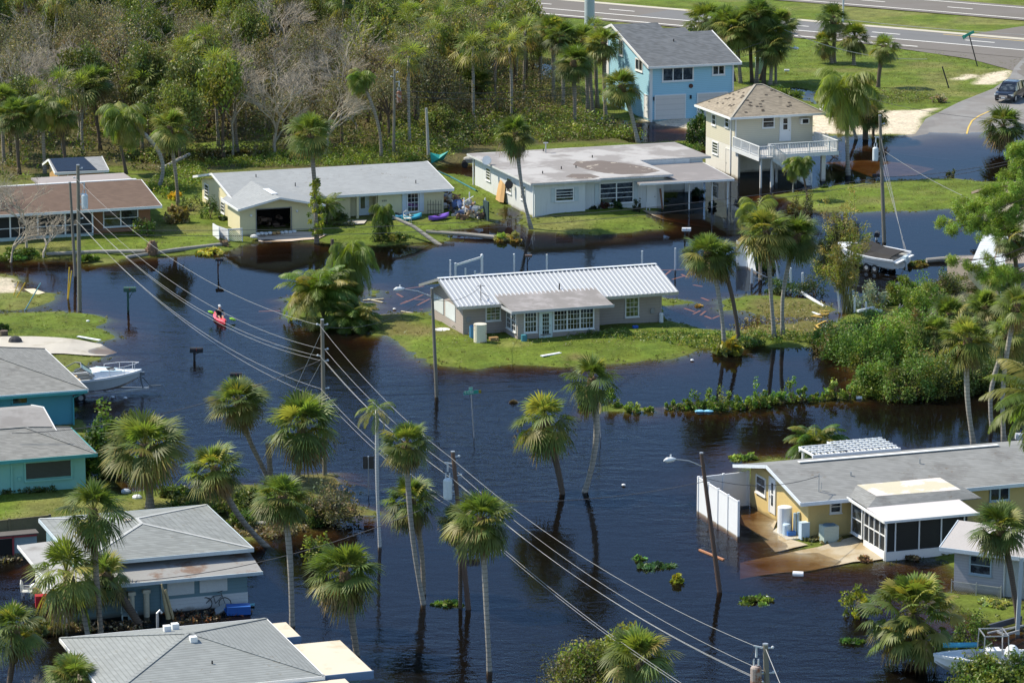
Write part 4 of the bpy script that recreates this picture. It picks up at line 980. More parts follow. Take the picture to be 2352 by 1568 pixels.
H.part('corner_board', MB().box(131.62, 131.82, 336.94, 337.0, 0, 5.4).box(131.64, 131.7, 337., 337.2, 0, 5.4).box(140.2, 140.37, 336.94, 337., 0, 5.4), WHT)
GD = M('garage_door', (.66, .62, .58), .6, .05, 1, band=.53, bandk=.08)
for u0, u1 in ((132.15, 135.2), (136.6, 139.65)):
    g = H.bx('garage_door', u0, u1, 336.93, 337.0, .2, 2.5, GD)
    H.part('frame', MB().box(u0 - .12, u0, 336.9, 337., .2, 2.62).box(u1, u1 + .12, 336.9, 337., .2, 2.62).box(u0, u1, 336.9, 337., 2.5, 2.62), WHT, parent=g)
def sash3(u0, u1, z0, z1, n): window(H, 'W', 337.0, u0, u1, z0, z1, n, 1, t=.14)
sash3(132.95, 136.0, 4.0, 5.15, 3); sash3(138.2, 139.3, 4.4, 5.15, 2)
for a in ((344.8, 345.7, 5.6, 7.0, 2, 1), (339.4, 341.1, 4.7, 5.65, 2, 1), (349.0, 349.9, 6.2, 6.9, 1, 1)): window(H, 'U', 131.7, *a, t=.14)
door(H, 'U', 131.7, 337.6, 338.7, .25, 2.45, None); door(H, 'U', 131.7, 348.6, 349.8, 2.6, 4.6, None)
H.part('wall_lamp', MB().box(131.92, 132.0, 336.85, 337., 2.1, 2.45), BLACK); H.part('wall_lamp', MB().box(135.75, 135.9, 336.85, 337., 2.1, 2.45), BLACK)
H.part('name_plaque', MB().tube([(135.85, 336.99, 3.35), (135.85, 336.93, 3.35)], .22, 12), M('plaque', (.10, .04, .03), .5))
vents(H, [(136.0, 342.0, 7.0)], BLACK, .06, .35)
H.part('downspout', MB().box(131.5, 131.6, 336.9, 337., .2, 5.3), WHT)
# ---------------- H6 stilt house
BE = M('beige_siding', (.58, .54, .42), .8, .04, .8, .04, 10, band=.17, bandk=.09); BE2 = M('white_block', (.66, .63, .56), .85, .06, 1, streak=.1, tide=.1)
H = House('stilt_house', 'raised beige house with a patchy hip roof, white deck and outside stairs', 'house', (127, 304))
H.bx('wall', 126.85, 134.4, 304.2, 310.9, 2.7, 5.42, BE)
H.bx('wall', 126.85, 134.4, 306.3, 310.9, -.4, 2.69, BE2, label='lower storey'); H.bx('wall', 126.85, 127.05, 303.3, 306.3, -.4, 2.69, BE2)
ro = hip(H, shingle('tan_shingle', (.28, .24, .185), .07, .12, .18), 126.1, 135.2, 303.3, 311.8, 5.5, ((130.2, 307.6, 7.7), (130.9, 307.6, 7.7)), fascia=WHT, caps=M('tan_cap', (.36, .33, .27), .9))
rs = random.Random(3); m_ = MB()
for i in range(46):
    u = rs.uniform(127.2, 134.2); w = rs.uniform(303.8, 306.9); ins = min(w - 303.3, u - 126.1, 135.2 - u)
    if rs.random() < .5: u = rs.uniform(126.8, 129.4); w = rs.uniform(304.5, 310.5)
    zf_ = 5.5 + 2.2 * (w - 303.3) / 4.3; zl = 5.5 + 2.2 * (u - 126.1) / 4.1; zr_ = 5.5 + 2.2 * (135.2 - u) / 4.3; zb_ = 5.5 + 2.2 * (311.8 - w) / 4.2
    z = min(zf_, zl, zr_, zb_)
    if z == zf_: m_.add([(u, w, z + .03), (u + .28, w, z + .03), (u + .28, w + .14, z + .03 + .07), (u, w + .14, z + .10)], [(0, 1, 2, 3)])
    elif z == zl: m_.add([(u, w, z + .03), (u + .16, w, z + .11), (u + .16, w + .3, z + .11), (u, w + .3, z + .03)], [(0, 1, 2, 3)])
H.part('missing_shingles', m_, M('tar', (.08, .065, .05), .9), parent=ro)['kind'] = 'stuff'
for q in ((129.6, 130.6, 4.35, 5.3),): window(H, 'W', 304.2, *q, nx=1, ny=2)
door(H, 'W', 304.2, 131.25, 132.2, 3.0, 5.25, None, (.25, .45, .92), (1, 2))
ac = H.bx('air_conditioner', 133.1, 133.9, 303.8, 304.2, 4.5, 5.0, WHT); H.part('grille', MB().box(133.25, 133.8, 303.78, 303.8, 4.57, 4.93), DARK, parent=ac)
for a in ((308.6, 309.4, 4.05, 4.9), (305.5, 306.3, 4.3, 5.1)): window(H, 'U', 126.85, *a, nx=1, ny=2)
window(H, 'U', 126.85, 308.0, 309.2, 1.5, 2.45, 1, 4); door(H, 'U', 126.85, 305.0, 306.0, .1, 2.3, BE2)
H.part('downspout', MB().box(126.75, 126.84, 304.9, 305.0, .3, 5.4).box(126.9, 127.0, 304.1, 304.19, 3.6, 5.3), WHT)
DK = M('deck_white', (.62, .63, .62), .7, .12, 1.5, streak=.1)
dk = H.part('deck', MB().box(126.6, 134.6, 299.0, 304.19, 2.6, 2.72).box(126.6, 127.95, 297.9, 298.995, 2.6, 2.72), M('deck_boards', (.46, .45, .44), .8, .1, 2))
H.part('deck_skirt', MB().box(126.56, 134.64, 298.95, 299.0, 2.4, 2.73).box(134.6, 134.65, 299., 304.1, 2.4, 2.73).box(126.55, 126.6, 297.9, 304.1, 2.4, 2.73), DK, parent=dk)
rl = MB()
def rail(p, q, h=.95, step=.16):
    p, q = Vector(p), Vector(q); n = max(int((q - p).length / step), 1); Z = Vector((0, 0, 1))
    rl.bar(p + Z * h, q + Z * h, .12, .06); rl.bar(p + Z * .12, q + Z * .12, .06, .06)
    for i in range(n + 1):
        t_ = p.lerp(q, i / n); w_ = .10 if i % 12 == 0 or i == n else .04
        rl.bar(t_ + Z * .0, t_ + Z * (h), w_)
rail((126.65, 304.0, 2.72), (126.65, 297.95, 2.72)); rail((126.65, 297.95, 2.72), (127.95, 297.95, 2.72)); rail((127.95, 299.05, 2.72), (134.55, 299.05, 2.72)); rail((134.55, 299.05, 2.72), (134.55, 304.1, 2.72))
rail((128.0, 297.95, 2.72), (131.6, 297.95, .1)); rail((128.0, 298.85, 2.72), (131.6, 298.85, .1))
H.part('railing', rl, DK)
stp = MB().bar((127.95, 297.98, 2.5), (131.6, 297.98, -.1), .06, .3).bar((127.95, 298.82, 2.5), (131.6, 298.82, -.1), .06, .3)
for k in range(14): t_ = k / 13; stp.box(127.95 + 3.6 * t_ - .14, 127.95 + 3.6 * t_ + .14, 298., 298.8, 2.55 - 2.6 * t_, 2.59 - 2.6 * t_)
H.part('stairs', stp, DK)
for u, w in ((126.8, 298.1), (127.8, 298.1), (128.4, 299.2), (129.2, 300.2), (130.6, 299.2), (133.3, 299.6)):
    H.part('deck_post', MB().box(u, u + (.38 if u > 133 else .16), w, w + (.3 if u > 133 else .16), -.8, 2.59), BE2 if u > 133 else DK)
# ---------------- H8, H9 teal houses at the left edge
TE = M('teal_wall', (.09, .32, .42), .75, .06, 1., .04, 12, tide=.1); TQ = M('turquoise_wall', (.25, .55, .50), .75, .06, 1., .04, 12, tide=.1)
GS = shingle('weathered_shingle', (.25, .25, .235), .05, .30, .14, stain=(.20, .20, .19), st=(.5, .72)); TF = M('teal_fascia', (.07, .32, .33), .7)
H = House('teal_house', 'teal house with a large grey hip roof beside the beached motorboat', 'house', (45, 229))
H.bx('wall', 36.5, 50.1, 229.1, 240.6, -.5, 2.35, TE)
hip(H, GS, 35.7, 50.95, 228.4, 241.4, 2.5, ((42.2, 234.9, 4.45), (44.4, 234.9, 4.45)), fascia=WHT, caps=GS)
H.part('gutter', MB().box(36, 50.9, 228.28, 228.35, 2.25, 2.42), TF); H.part('downspout', MB().bar((50.8, 228.4, 2.3), (50.2, 229.0, 1.9), .09).box(50.08, 50.17, 228.98, 229.08, 0, 1.9), M('teal_spout', (.08, .36, .42), .6))
window(H, 'W', 229.1, 46.25, 47.15, 1.75, 2.1, 1, 1, fr=TE)
H = House('turquoise_house', 'turquoise house with a dark louvred window and weathered grey roof', 'house', (44, 212))
H.bx('wall', 34, 47.1, 212.3, 218.6, -.2, 2.3, TQ); H.bx('wall', 34, 45.6, 218.6, 223., -.2, 2.8, TQ)
hip(H, GS, 33, 47.65, 211.6, 218.8, 2.42, ((36.5, 215.2, 3.5), (44.1, 215.2, 3.5)), fascia=TF, caps=GS)
bk_ = H.part('rear_roof', MB().slab([(33, 216.4, 2.75), (46.3, 216.4, 2.75), (46.3, 220.2, 3.45), (33, 220.2, 3.45)], .12).slab([(33, 220.2, 3.45), (46.3, 220.2, 3.45), (46.3, 223.8, 2.8), (33, 223.8, 2.8)], .12), M('grey_roll_roof', (.27, .26, .25), .9, .1, .6, .05, stain=(.22, .21, .20), st=(.45, .6)))
H.part('fascia', MB().bar((46.33, 216.4, 2.7), (46.33, 220.2, 3.4), .05, .18).bar((46.33, 220.2, 3.4), (46.33, 223.8, 2.75), .05, .18), WHT, parent=bk_)
lv = H.bx('window', 43.5, 46.2, 212.22, 212.3, 1.05, 2.0, M('louvre_dark', (.07, .08, .075), .5, .2, 2, band=.075, bandk=.5))
H.part('frame', MB().box(43.4, 43.5, 212.2, 212.3, .95, 2.1).box(46.2, 46.3, 212.2, 212.3, .95, 2.1).box(43.5, 46.2, 212.2, 212.3, 2.0, 2.1).box(43.4, 46.3, 212.15, 212.3, .85, .95), TQ, parent=lv)
H.part('downspout', MB().box(42.6, 42.7, 212.2, 212.3, .1, 2.3), TQ); H.part('meter_box', MB().box(43.0, 43.2, 212.2, 212.3, 1.0, 1.2), TQ)
# ---------------- H10 blue-grey house with boarded windows
BG = M('bluegrey_wall', (.17, .28, .32), .8, .08, 1., .05, 12, band=.2, bandk=.08, tide=.1); SG = shingle('grey_shingle', (.235, .25, .245), .05, .16, .13)
H = House('boarded_house', 'blue-grey house with white storm boards, grey hip roof and rusty lean-to roof', 'house', (40, 185))
H.bx('wall', 41.0, 49.7, 187.6, 195.0, -.5, 2.62, BG); H.bx('wall', 45.0, 49.7, 185.4, 187.6, -.6, 1.95, BG)
H.bx('wall', 40.0, 45.0, 185.5, 187.6, -.5, 1.85, BG); H.bx('wall', 39.95, 41.0, 187.0, 193.2, -.5, 2.0, M('white_side', (.62, .62, .58), .8, .1, 1.2, streak=.2, tide=.0))
hip(H, SG, 40.9, 50.35, 186.5, 196.3, 2.80, ((45.3, 190.7, 3.55), (45.3, 191.8, 3.55)), fascia=M('bluewhite_trim', (.50, .58, .62), .6), caps=M('pale_cap', (.42, .43, .42), .9))
RU = M('rusty_roll_roof', (.28, .28, .275), .9, .12, .8, .06, stain=(.19, .13, .10), st=(.52, .66), sscale=.7)
lr = H.part('lean_to_roof', MB().slab([(42.6, 184.7, 2.0), (50.35, 184.7, 2.0), (50.35, 187.3, 2.42), (42.6, 187.3, 2.42)], .1), RU)
H.part('fascia', MB().box(42.6, 50.38, 184.63, 184.69, 1.83, 2.01), M('bluewhite_trim', (.5, .58, .62), .6), parent=lr)
H.part('side_roof', MB().slab([(39.2, 184.7, 2.0), (42.55, 184.7, 2.0), (42.55, 193.4, 2.35), (39.1, 193.4, 2.2)], .1), M('side_roof', (.34, .34, .335), .9, .1, .6, stain=(.24, .23, .22), st=(.5, .7)))
H.part('fascia', MB().bar((39.17, 184.7, 1.94), (39.07, 193.4, 2.14), .05, .16), WHT)
for a in ((45.35, 46.8, .95, 1.8), (47.1, 48.6, .95, 1.85)): H.part('storm_board', MB().box(a[0], a[1], 185.33, 185.4, a[2], a[3]), PLY)
H.part('storm_board', MB().box(40.95, 42.1, 185.43, 185.5, .75, 1.65), PLY); H.part('white_skirt', MB().box(45.2, 49.72, 185.36, 185.4, .05, .75), M('skirt', (.62, .66, .68), .7, .1, 1.5, band=.2, bandk=.08, tide=.1))
H.part('downspout', MB().box(39.9, 39.98, 185.4, 185.5, -.1, 1.8), WHT)
H.part('roof_vent', MB().box(44.3, 44.7, 192.8, 193.2, 3.0, 3.35), M('vent_tan', (.42, .36, .32), .7)); H.part('roof_vent', MB().box(44.6, 45.0, 191.6, 192.0, 3.2, 3.55), M('vent_tan', (.42, .36, .32), .7))
H.part('skylight', MB().slab([(44.9, 191.9, 3.58), (45.2, 191.9, 3.6), (45.2, 193.9, 3.45), (44.9, 193.9, 3.42)], .05), SG)
# water softener set against the wall
for u, h_ in ((43.35, 1.25), (44.15, 1.3)): H.part('water_tank', MB().cyl(u, 185.1, -.4, h_, .16, 12).box(u - .2, u + .2, 184.95, 185.25, h_, h_ + .18), M('tank_cream', (.55, .52, .40), .5))
H.part('pump_barrel', MB().cyl(43.3, 184.7, -.4, .45, .25, 12), M('barrel_blue', (.35, .50, .58), .5))
# ---------------- H11 hip-roofed house at the bottom edge
H = House('hip_roof_house', 'house with a broad pale grey hip roof and cream flat wings at the bottom edge', 'house', (42, 168))
S11 = shingle('pale_shingle', (.255, .272, .268), .05, .26, .07)
H.bx('wall', 37.8, 47.2, 164.4, 173.4, -.6, 2.45, M('wall_brown', (.30, .24, .18), .8))
hip(H, S11, 37.15, 47.6, 163.8, 174.1, 2.6, ((42.3, 168.9, 3.78), (42.4, 168.9, 3.78)), fascia=WHT, caps=S11)
CF_ = M('cream_membrane', (.60, .53, .42), .85, .06, .5, .04, stain=(.50, .42, .30), st=(.55, .7), sscale=.6)
H.part('flat_roof', MB().box(47.66, 48.5, 171.0, 173.6, 2.3, 2.46), CF_); 
fw = H.part('flat_roof', MB().box(47.66, 50.15, 164.3, 169.7, 2.3, 2.46), CF_); H.part('flat_roof', MB().box(36.8, 48.6, 158.5, 163.7, 2.2, 2.4), CF_)
BF = M('blue_fascia', (.16, .24, .36), .6); H.part('fascia', MB().box(47.66, 48.54, 170.94, 170.99, 2.1, 2.47), BF); H.part('fascia', MB().box(47.66, 50.2, 164.22, 164.29, 2.08, 2.47), BF, parent=fw)
H.bx('wall', 47.2, 48.2, 171.3, 173.4, -.6, 2.29, BG); H.bx('wall', 47.2, 49.7, 164.8, 169.4, -.6, 2.29, BG)
for u, w in ((42.2, 168.0), (41.7, 171.2), (42.35, 172.2)):
    z = 2.6 + 1.18 * (min(w - 163.8, 174.1 - w) / 5.2)
    H.part('roof_vent', MB().box(u, u + .34, w, w + .34, z, z + .28), WHT)
vents(H, [(40.1, 167.9, 3.1), (42.7, 165.9, 3.1)], BLACK, .04, .14)
u, w, z = QU(0, 3, 1345, 1085, 2.3); H.part('vent_pipe', MB().tube([(u, w, 1.9), (u, w, 3.0), (u + .12, w, 3.12), (u + .22, w, 2.98)], .07, 8), STEEL)
# ---------------- H12 yellow house
YW = M('yellow_wall', (.60, .46, .20), .85, .05, 1., .05, 12, streak=.06, tide=.1); S12 = shingle('grey_roof_shingle', (.235, .24, .235), .05, .12, .10, stain=(.185, .185, .18), st=(.5, .7))
H = House('yellow_house', 'yellow house with a long grey roof and a white framed screened porch', 'house', (83, 188))
gable_wall(H, YW, 83.1, 83.3, 187.8, 196.2, 2.25, 192.2, 3.1)
H.bx('wall', 83.3, 112, 187.8, 188.0, -.2, 2.4, YW); H.bx('wall', 83.3, 112, 196., 196.2, -.2, 2.3, YW)
gable_u(H, S12, 82.3, 112, 187.0, 2.45, 192.0, 3.45, 196.9, 2.35, .14, fascia=M('blue_white_fascia', (.62, .68, .74), .6))
H.part('ridge_cap', MB().bar((84.3, 192.0, 3.5), (97.0, 192.0, 3.5), .3, .04), WHT)
S12b = S12
pr = MB()
e = [(85.4, 187.2, 2.52), (85.35, 184.75, 2.44), (92.4, 184.75, 2.44), (92.4, 187.2, 2.52)]; t4 = [(86.3, 188.3, 2.86), (86.3, 185.6, 2.86), (91.4, 185.4, 2.86), (91.5, 188.3, 2.86)]
pr.slab([e[0], e[1], t4[1], t4[0]], .05).slab([e[1], e[2], t4[2], t4[1]], .05).slab([e[2], e[3], t4[3], t4[2]], .05)
pr = H.part('porch_roof', pr, S12)
H.part('roof_top', MB().slab([t4[1], t4[2], t4[3], t4[0]], .04), M('cream_top', (.52, .48, .36), .85, .05, .6, stain=(.62, .57, .53), st=(.45, .5), sscale=.5), parent=pr)
H.part('awning', MB().slab([(85.2, 182.1, 2.36), (90.9, 182.1, 2.36), (91.0, 184.73, 2.48), (85.3, 184.73, 2.48)], .06), M('pink_white_awning', (.58, .55, .545), .6, .04, .8))
H.part('awning_edge', MB().box(85.15, 90.95, 182.03, 182.08, 2.24, 2.38).bar((85.15, 182.1, 2.31), (85.2, 187.2, 2.45), .05, .16), WHT)
H.part('screen', MB().box(85.42, 90.4, 182.42, 182.44, .5, 2.25).box(85.44, 85.46, 182.5, 185.2, .5, 2.28), SCREEN)
fr_ = MB()
for u in (85.4, 85.95, 87.4, 88.75, 90.15): fr_.box(u, u + .07, 182.35, 182.42, 0, 2.3)
for w in (182.42, 183.15, 183.85, 184.55, 185.2): fr_.box(85.37, 85.44, w, w + .06, 0, 2.3)
fr_.box(85.375, 85.43, 182.4, 185.2, 1.35, 1.41).box(85.4, 90.4, 182.36, 182.41, 2.2, 2.3).box(85.38, 85.43, 182.4, 185.2, 2.22, 2.3)
H.part('porch_frame', fr_, WHT); H.part('porch_knee_wall', MB().box(85.4, 90.5, 182.34, 182.46, -.2, .5).box(85.36, 85.46, 182.46, 185.2, -.2, .5), WHT)
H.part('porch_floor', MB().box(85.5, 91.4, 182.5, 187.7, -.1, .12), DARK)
window(H, 'W', 187.8, 84.5, 85.05, 1.55, 2.15, 1, 2); window(H, 'W', 187.8, 94.5, 95.6, 1.4, 2.2, 2, 1, fr=M('bl', (.4, .5, .55), .6))
window(H, 'U', 83.1, 193.95, 195.2, 1.15, 2.05, 1, 2); door(H, 'U', 83.1, 192.45, 193.25, .35, 2.4, None, (.3, .2, .9), (1, 2))
window(H, 'U', 85.44, 185.6, 186.9, .6, 2.2, 1, 2)
vents(H, [(86.6, 189.8, 3.0), (91.3, 190.6, 3.2)], STEEL, .05, .25)
H.part('antenna', MB().bar((83.9, 188.2, 2.7), (83.9, 188.2, 3.75), .05).bar((83.6, 188.2, 3.6), (84.1, 188.2, 3.55), .03).bar((84.1, 188.3, 2.8), (84.1, 188.3, 3.2), .04), STEEL)
# ---------------- H13 lilac shed / cottage at right edge
LG = M('lilac_siding', (.36, .36, .40), .8, .05, .8, .04, 10, band=.15, bandk=.14, tide=.1)
H = House('lilac_cottage', 'lilac-grey clapboard cottage with a grey roof behind a wire fence', 'house', (0, 0), None, False)
QC = q_ = P(*O(3, 3, 1722, 755), .1); H.e.location = (q_[0], q_[1], 0); H.e.rotation_euler = (0, 0, R(-27))
H.bx('wall', 0, 2.85, 0, 4.6, -.4, 2.35, LG); H.bx('wall', 2.85, 7, .02, 4.6, -.4, 2.35, M('pale_grey_wall', (.46, .50, .52), .8))
cr_ = H.part('roof', MB().slab([(-.65, -.5, 2.42), (7.5, -.5, 2.42), (7.5, 2.3, 3.25), (-.65, 2.3, 3.25)], .12).slab([(-.65, 2.3, 3.25), (7.5, 2.3, 3.25), (7.5, 5.1, 2.42), (-.65, 5.1, 2.42)], .12), M('cottage_roof', (.40, .38, .37), .85, .08, .6, litter=.3))
H.part('fascia', MB().box(-.68, 7.5, -.56, -.505, 2.22, 2.43).bar((-.67, -.5, 2.36), (-.67, 2.3, 3.19), .05, .18), M('lblue', (.50, .57, .64), .6), parent=cr_)
window(H, 'W', 0, .95, 2.05, 1.1, 2.02, 1, 2, fr=M('bluegrey_trim', (.30, .38, .45), .6))
H.part('corner_post', MB().box(2.82, 2.92, -.06, .0, -.4, 2.3), WHT)
# ---------------- collapsed shed and tan roof on the right
H = House('collapsed_house', 'wrecked pale building with torn hanging wall panels behind the pine', 'house', (122.5, 248))
H.bx('wall', 123.6, 131, 249.9, 254, -.3, 1.9, M('wreck_wall', (.26, .22, .19), .9, .12, 1)); H.bx('wall', 124.6, 130, 246.2, 249.5, -.3, 2.0, M('wreck_wall2', (.22, .21, .2), .9))
H.part('torn_panel', MB().slab([(122.3, 247.6, 2.4), (123.6, 246.6, 2.3), (126.3, 250.6, 4.1), (125.5, 251.6, 4.2)], .08), M('panel_white', (.56, .60, .62), .6, .1, 2, band=.12, bandk=.2))
H.part('torn_panel', MB().slab([(123.7, 246.6, 2.25), (124.3, 246.2, 2.2), (127.2, 250.2, 3.9), (126.5, 250.7, 4.0)], .08), M('panel_white', (.56, .60, .62), .6))
H.part('torn_awning', MB().add([(122.1, 247.6, 2.5), (124.0, 246.2, 2.45), (124.3, 246.3, 1.4), (123.3, 247.1, .4), (122.4, 247.9, 1.5)], [(0, 1, 2, 3, 4)]), M('awning_cream', (.66, .60, .46), .8, .1, 2))
for u, w in ((124.2, 246.1), (125.4, 246.1), (126.6, 246.1), (125.0, 247)): H.part('bare_post', MB().box(u, u + .07, w, w + .07, 0, 2.6), WHT)
H.part('wall_light', MB().box(126.0, 127.0, 251.2, 251.4, 4.3, 4.38), WHT)
H = House('tan_roof_house', 'house with a tan shingle roof half hidden behind the pine', 'house', (137, 268))
H.bx('wall', 137.5, 148, 267.6, 276, -.3, 2.4, M('tan_wall', (.4, .36, .3), .8))
gable_u(H, shingle('tan_roof', (.26, .18, .13), .05, .12, .12), 136.9, 148, 266.9, 2.5, 272, 4.1, 277, 2.5, .12, fascia=M('tan_fascia', (.3, .24, .18), .8))
# ------------------------------------------------------------------ poles and wires
PW = M('pole_wood', (.20, .185, .15), .9, .12, 1.5, .12, 14, streak=.3); PWB = M('pole_brown', (.13, .085, .065), .9, .15, 1.5, .12, 14, streak=.3)
PST = M('pole_steel', (.42, .47, .48), .6, .06, 1, .04); TRG = M('transformer_grey', (.60, .66, .68), .5, .08, 2, streak=.12); TRR = M('transformer_rusty', (.36, .30, .27), .7, .1, 2, stain=(.24, .09, .045), st=(.42, .55), sscale=2)
CER = M('insulator', (.55, .58, .60), .35, .1, 3); GREEN = M('sign_green', (.03, .30, .22), .5, .08, 3)
POLES = {}
def at_px(px, py, Y):
    d = ray(px, py); t = Y / d[1]; return (d[0] * t, Y, CH + d[2] * t)
def pole(key, b, t, r, label, mat=None, group='utility poles', trans=None, tmat=None, arm=None, lamp=None, name='utility_pole', cat='pole', insul=(), taper=.7):
    x, y, _ = P(b[0], b[1], 0); H_ = hup(b[0], b[1], t[1]); xt = xat(t[0], y, H_); z0 = -.9
    T = Thing(name, label, cat, (x, y, 0), group, grid=False); f = lambda h: Vector((x + (xt - x) * h / H_, y, h))
    T.part('post', MB().tube([f(z0), f(H_ * .5), f(H_)], [r, r * (1 + taper) / 2, r * taper], 10), mat or PW, smooth=False)
    if trans:
        h, side = trans; p = f(h) + Vector((side * (r + .30), -.1, 0))
        o = T.part('transformer', MB().lathe(p.x, p.y, [(.0, p.z - .55), (.22, p.z - .55), (.24, p.z - .45), (.24, p.z + .45), (.20, p.z + .52), (.06, p.z + .58)], 14), tmat or TRG)
        T.part('bushing', MB().cyl(p.x - .1, p.y, p.z + .5, p.z + .85, .035, 6).cyl(p.x + .1, p.y, p.z + .5, p.z + .85, .035, 6), CER, parent=o)
        T.part('bracket', MB().bar(f(h + .2), p + Vector((0, 0, .2)), .06).bar(f(h - .2), p + Vector((0, 0, -.2)), .06), STEEL, parent=o)
        T.part('cutout', MB().bar(f(h + 1.3), f(h + 1.3) + Vector((side * .5, 0, .1)), .06).cyl(f(h).x + side * .45, y, h + .9, h + 1.35, .05, 6), CER)
        w = [f(h + 1.3) + Vector((side * .45, 0, 0)), p + Vector((side * .25, 0, .9)), p + Vector((0, 0, .8))]
        T.part('jumper', MB().tube(w, .012, 4), BLACK)
    if lamp:
        h, lx, ly = lamp; dep = y; q = at_px(lx, ly, y - 1.0); s = f(h); qv = Vector(q)
        a = T.part('lamp_arm', MB().tube([s, s.lerp(qv, .5) + Vector((0, 0, .12)), qv], .035, 6), STEEL)
        d = (qv - s); d.z = 0; d.normalize()
        hd = MB().tube([qv - d * .1, qv + d * .1, qv + d * .45, qv + d * .65], [.05, .13, .15, .04], 10); o = T.part('lamp_head', hd, M('lamp_white', (.72, .74, .74), .4, .04, 2), parent=a)
        T.part('photocell', MB().cyl(qv.x + d.x * .2, qv.y, qv.z + .1, qv.z + .25, .05, 8), CER, parent=a)
    for h, side in insul:
        T.part('insulator', MB().bar(f(h), f(h) + Vector((side * .28, -.05, .03)), .05).ball(f(h) + Vector((side * .3, -.05, .05)), .07, n=6, m=5), CER)
    T.part('pole_cap', MB().cyl(xt, y, H_, H_ + .06, r * taper * 1.05, 10), STEEL)
    POLES[key] = f; return T
pole('A', (183, 715), (179, 380), .17, 'tall grey utility pole with a transformer in front of the brown roof house', trans=(8.2, 1), insul=((10.6, 1), (9.9, -1), (8.7, 1), (7.9, 1), (6.9, 1)))
pole('A2', (173, 634), (160.5, 420), .13, 'slimmer bare pole leaning beside the transformer pole near the brown roof house')
pole('B', (746, 1092), (740, 735), .15, 'utility pole with white insulators at the leafy palm thicket, tied by guy wires', insul=((9.3, -1), (9.3, 1), (7.8, 1), (7.4, -1), (7.1, 1), (5.4, 1)))
pole('C', (1003, 911), (992, 663), .13, 'pole with a long arm street lamp at the left end of the metal roof house', lamp=(6.7, 925, 663), insul=((6.8, -1), (6.6, 1)))
pole('D', (1076, 1399), (1040, 1038), .15, 'leaning brown utility pole with a white transformer in open water among palms', mat=PWB, trans=(6.6, -1), insul=((8.3, 1), (7.3, 1), (5.7, 1)))
pole('E', (1653, 1358), (1611, 1041), .14, 'leaning dark wooden pole with a white street lamp by the white vinyl fence', mat=PWB, lamp=(6.9, 1548, 1054))
pole('G', (1776, 1960), (1758, 1480), .16, 'grey utility pole with a rusty transformer at the bottom edge', trans=(7.9, -1), tmat=TRR, insul=((9.2, 1), (8.1, 1), (7.6, -1)))
pole('H', (2031, 556), (2021, 266), .17, 'stout utility pole with a transformer behind the covered motorboat', trans=(7.2, -1), insul=((9.6, 1), (6.2, 1)))
pole('I', (1782, 200), (1781, 72), .15, 'utility pole with a small street lamp among the palms beside the blue house', lamp=(4.4, 1822, 111), insul=((6.4, 1), (4.9, -1)))
pole('J', (904, 372), (906, 162), .15, 'utility pole with a rust-streaked transformer at the forest edge', mat=PW, trans=(6.0, 1), tmat=TRR, insul=((8.2, 1), (7.8, -1)))
pole('K', (985, 372), (979, 250), .16, 'short broken-topped pole standing in bushes between two roofs', mat=M('pole_pale', (.36, .35, .32), .9, .15, 2))
# steel monopoles by the highway
x, y, _ = P(1354, 58, .3); solo('steel_mast', 'thick pale steel mast rising out of frame beside the highway', 'mast', MB().tube([(x, y, 0), (x, y, 10), (x, y, 20), (x, y, 30)], [.60, .56, .52, .48], 24), M('mast_steel', (.40, .46, .49), .5, .05, 1), (x, y))
x, y, _ = P(1936, 52, .3); solo('steel_mast', 'thin grey steel light mast in the highway median', 'mast', MB().tube([(x, y, 0), (x, y, 12)], [.13, .10], 10), PST, (x, y))
WIRE = M('wire_bright', (.34, .34, .33), .5, .1, 1); WIRED = M('wire_dark', (.07, .07, .075), .6, .1, 1)
def wire(p, q, sag, r, label, mat=None, group='power lines', n=26):
    p, q = Vector(p), Vector(q); pts = [p.lerp(q, i / n) - Vector((0, 0, sag * 4 * (i / n) * (1 - i / n))) for i in range(n + 1)]
    return solo('power_line', label, 'wire', MB().tube(pts, r, 5), mat or WIRE, tuple(p), group)
A, Bp, D, G = POLES['A'], POLES['B'], POLES['D'], POLES['G']
AB = [(9.9, 9.3, 1.6), (8.1, 7.8, 1.7), (7.7, 7.4, 1.8), (7.45, 7.1, 1.9), (6.8, 5.4, 1.7), (6.5, 4.7, 1.6)]
BD = [(9.3, 8.3, .5), (7.8, 7.5, .5), (7.4, 7.15, .5), (7.1, 6.9, .5), (5.4, 5.7, .5), (4.7, 5.2, .5)]
DG = [(8.3, 9.2, .9), (7.5, 8.1, .9), (7.15, 7.8, .9), (6.9, 7.6, .9), (5.7, 5.4, .7), (5.2, 5.1, .7)]
ordn = ['topmost', 'second', 'third', 'fourth', 'fifth', 'lowest']
for i in range(6):
    o_ = Vector((.15, -.1, 0)) if i % 2 else Vector((-.15, -.1, 0))
    wire(A(AB[i][0]) + o_, Bp(AB[i][1]) + o_, AB[i][2], .010, f'{ordn[i]} power line sagging over the kayaker from the left pole to the guyed pole')
    wire(Bp(BD[i][0]) + o_, D(BD[i][1]) + o_, BD[i][2], .010, f'{ordn[i]} power line from the guyed pole to the leaning brown transformer pole')
    wire(D(DG[i][0]) + o_, G(DG[i][1]) + o_, DG[i][2], .010, f'{ordn[i]} power line crossing open water to the rusty transformer pole')
e = P(2100, 2300, 7); wire(G(9.2), (e[0], e[1], 8.5), .5, .018, 'power line leaving the rusty transformer pole towards the bottom right')
e = Vector(xy((43.0, 213.6, 3.55))); wire(Bp(7.2), e, 1.0, .022, 'twisted black and white service drop to the turquoise house', WIRED)
e = Vector(xy((42.9, 184.75, 2.1))); wire(D(6.3), e, .9, .020, 'service drop to the boarded blue-grey house', WIRED)
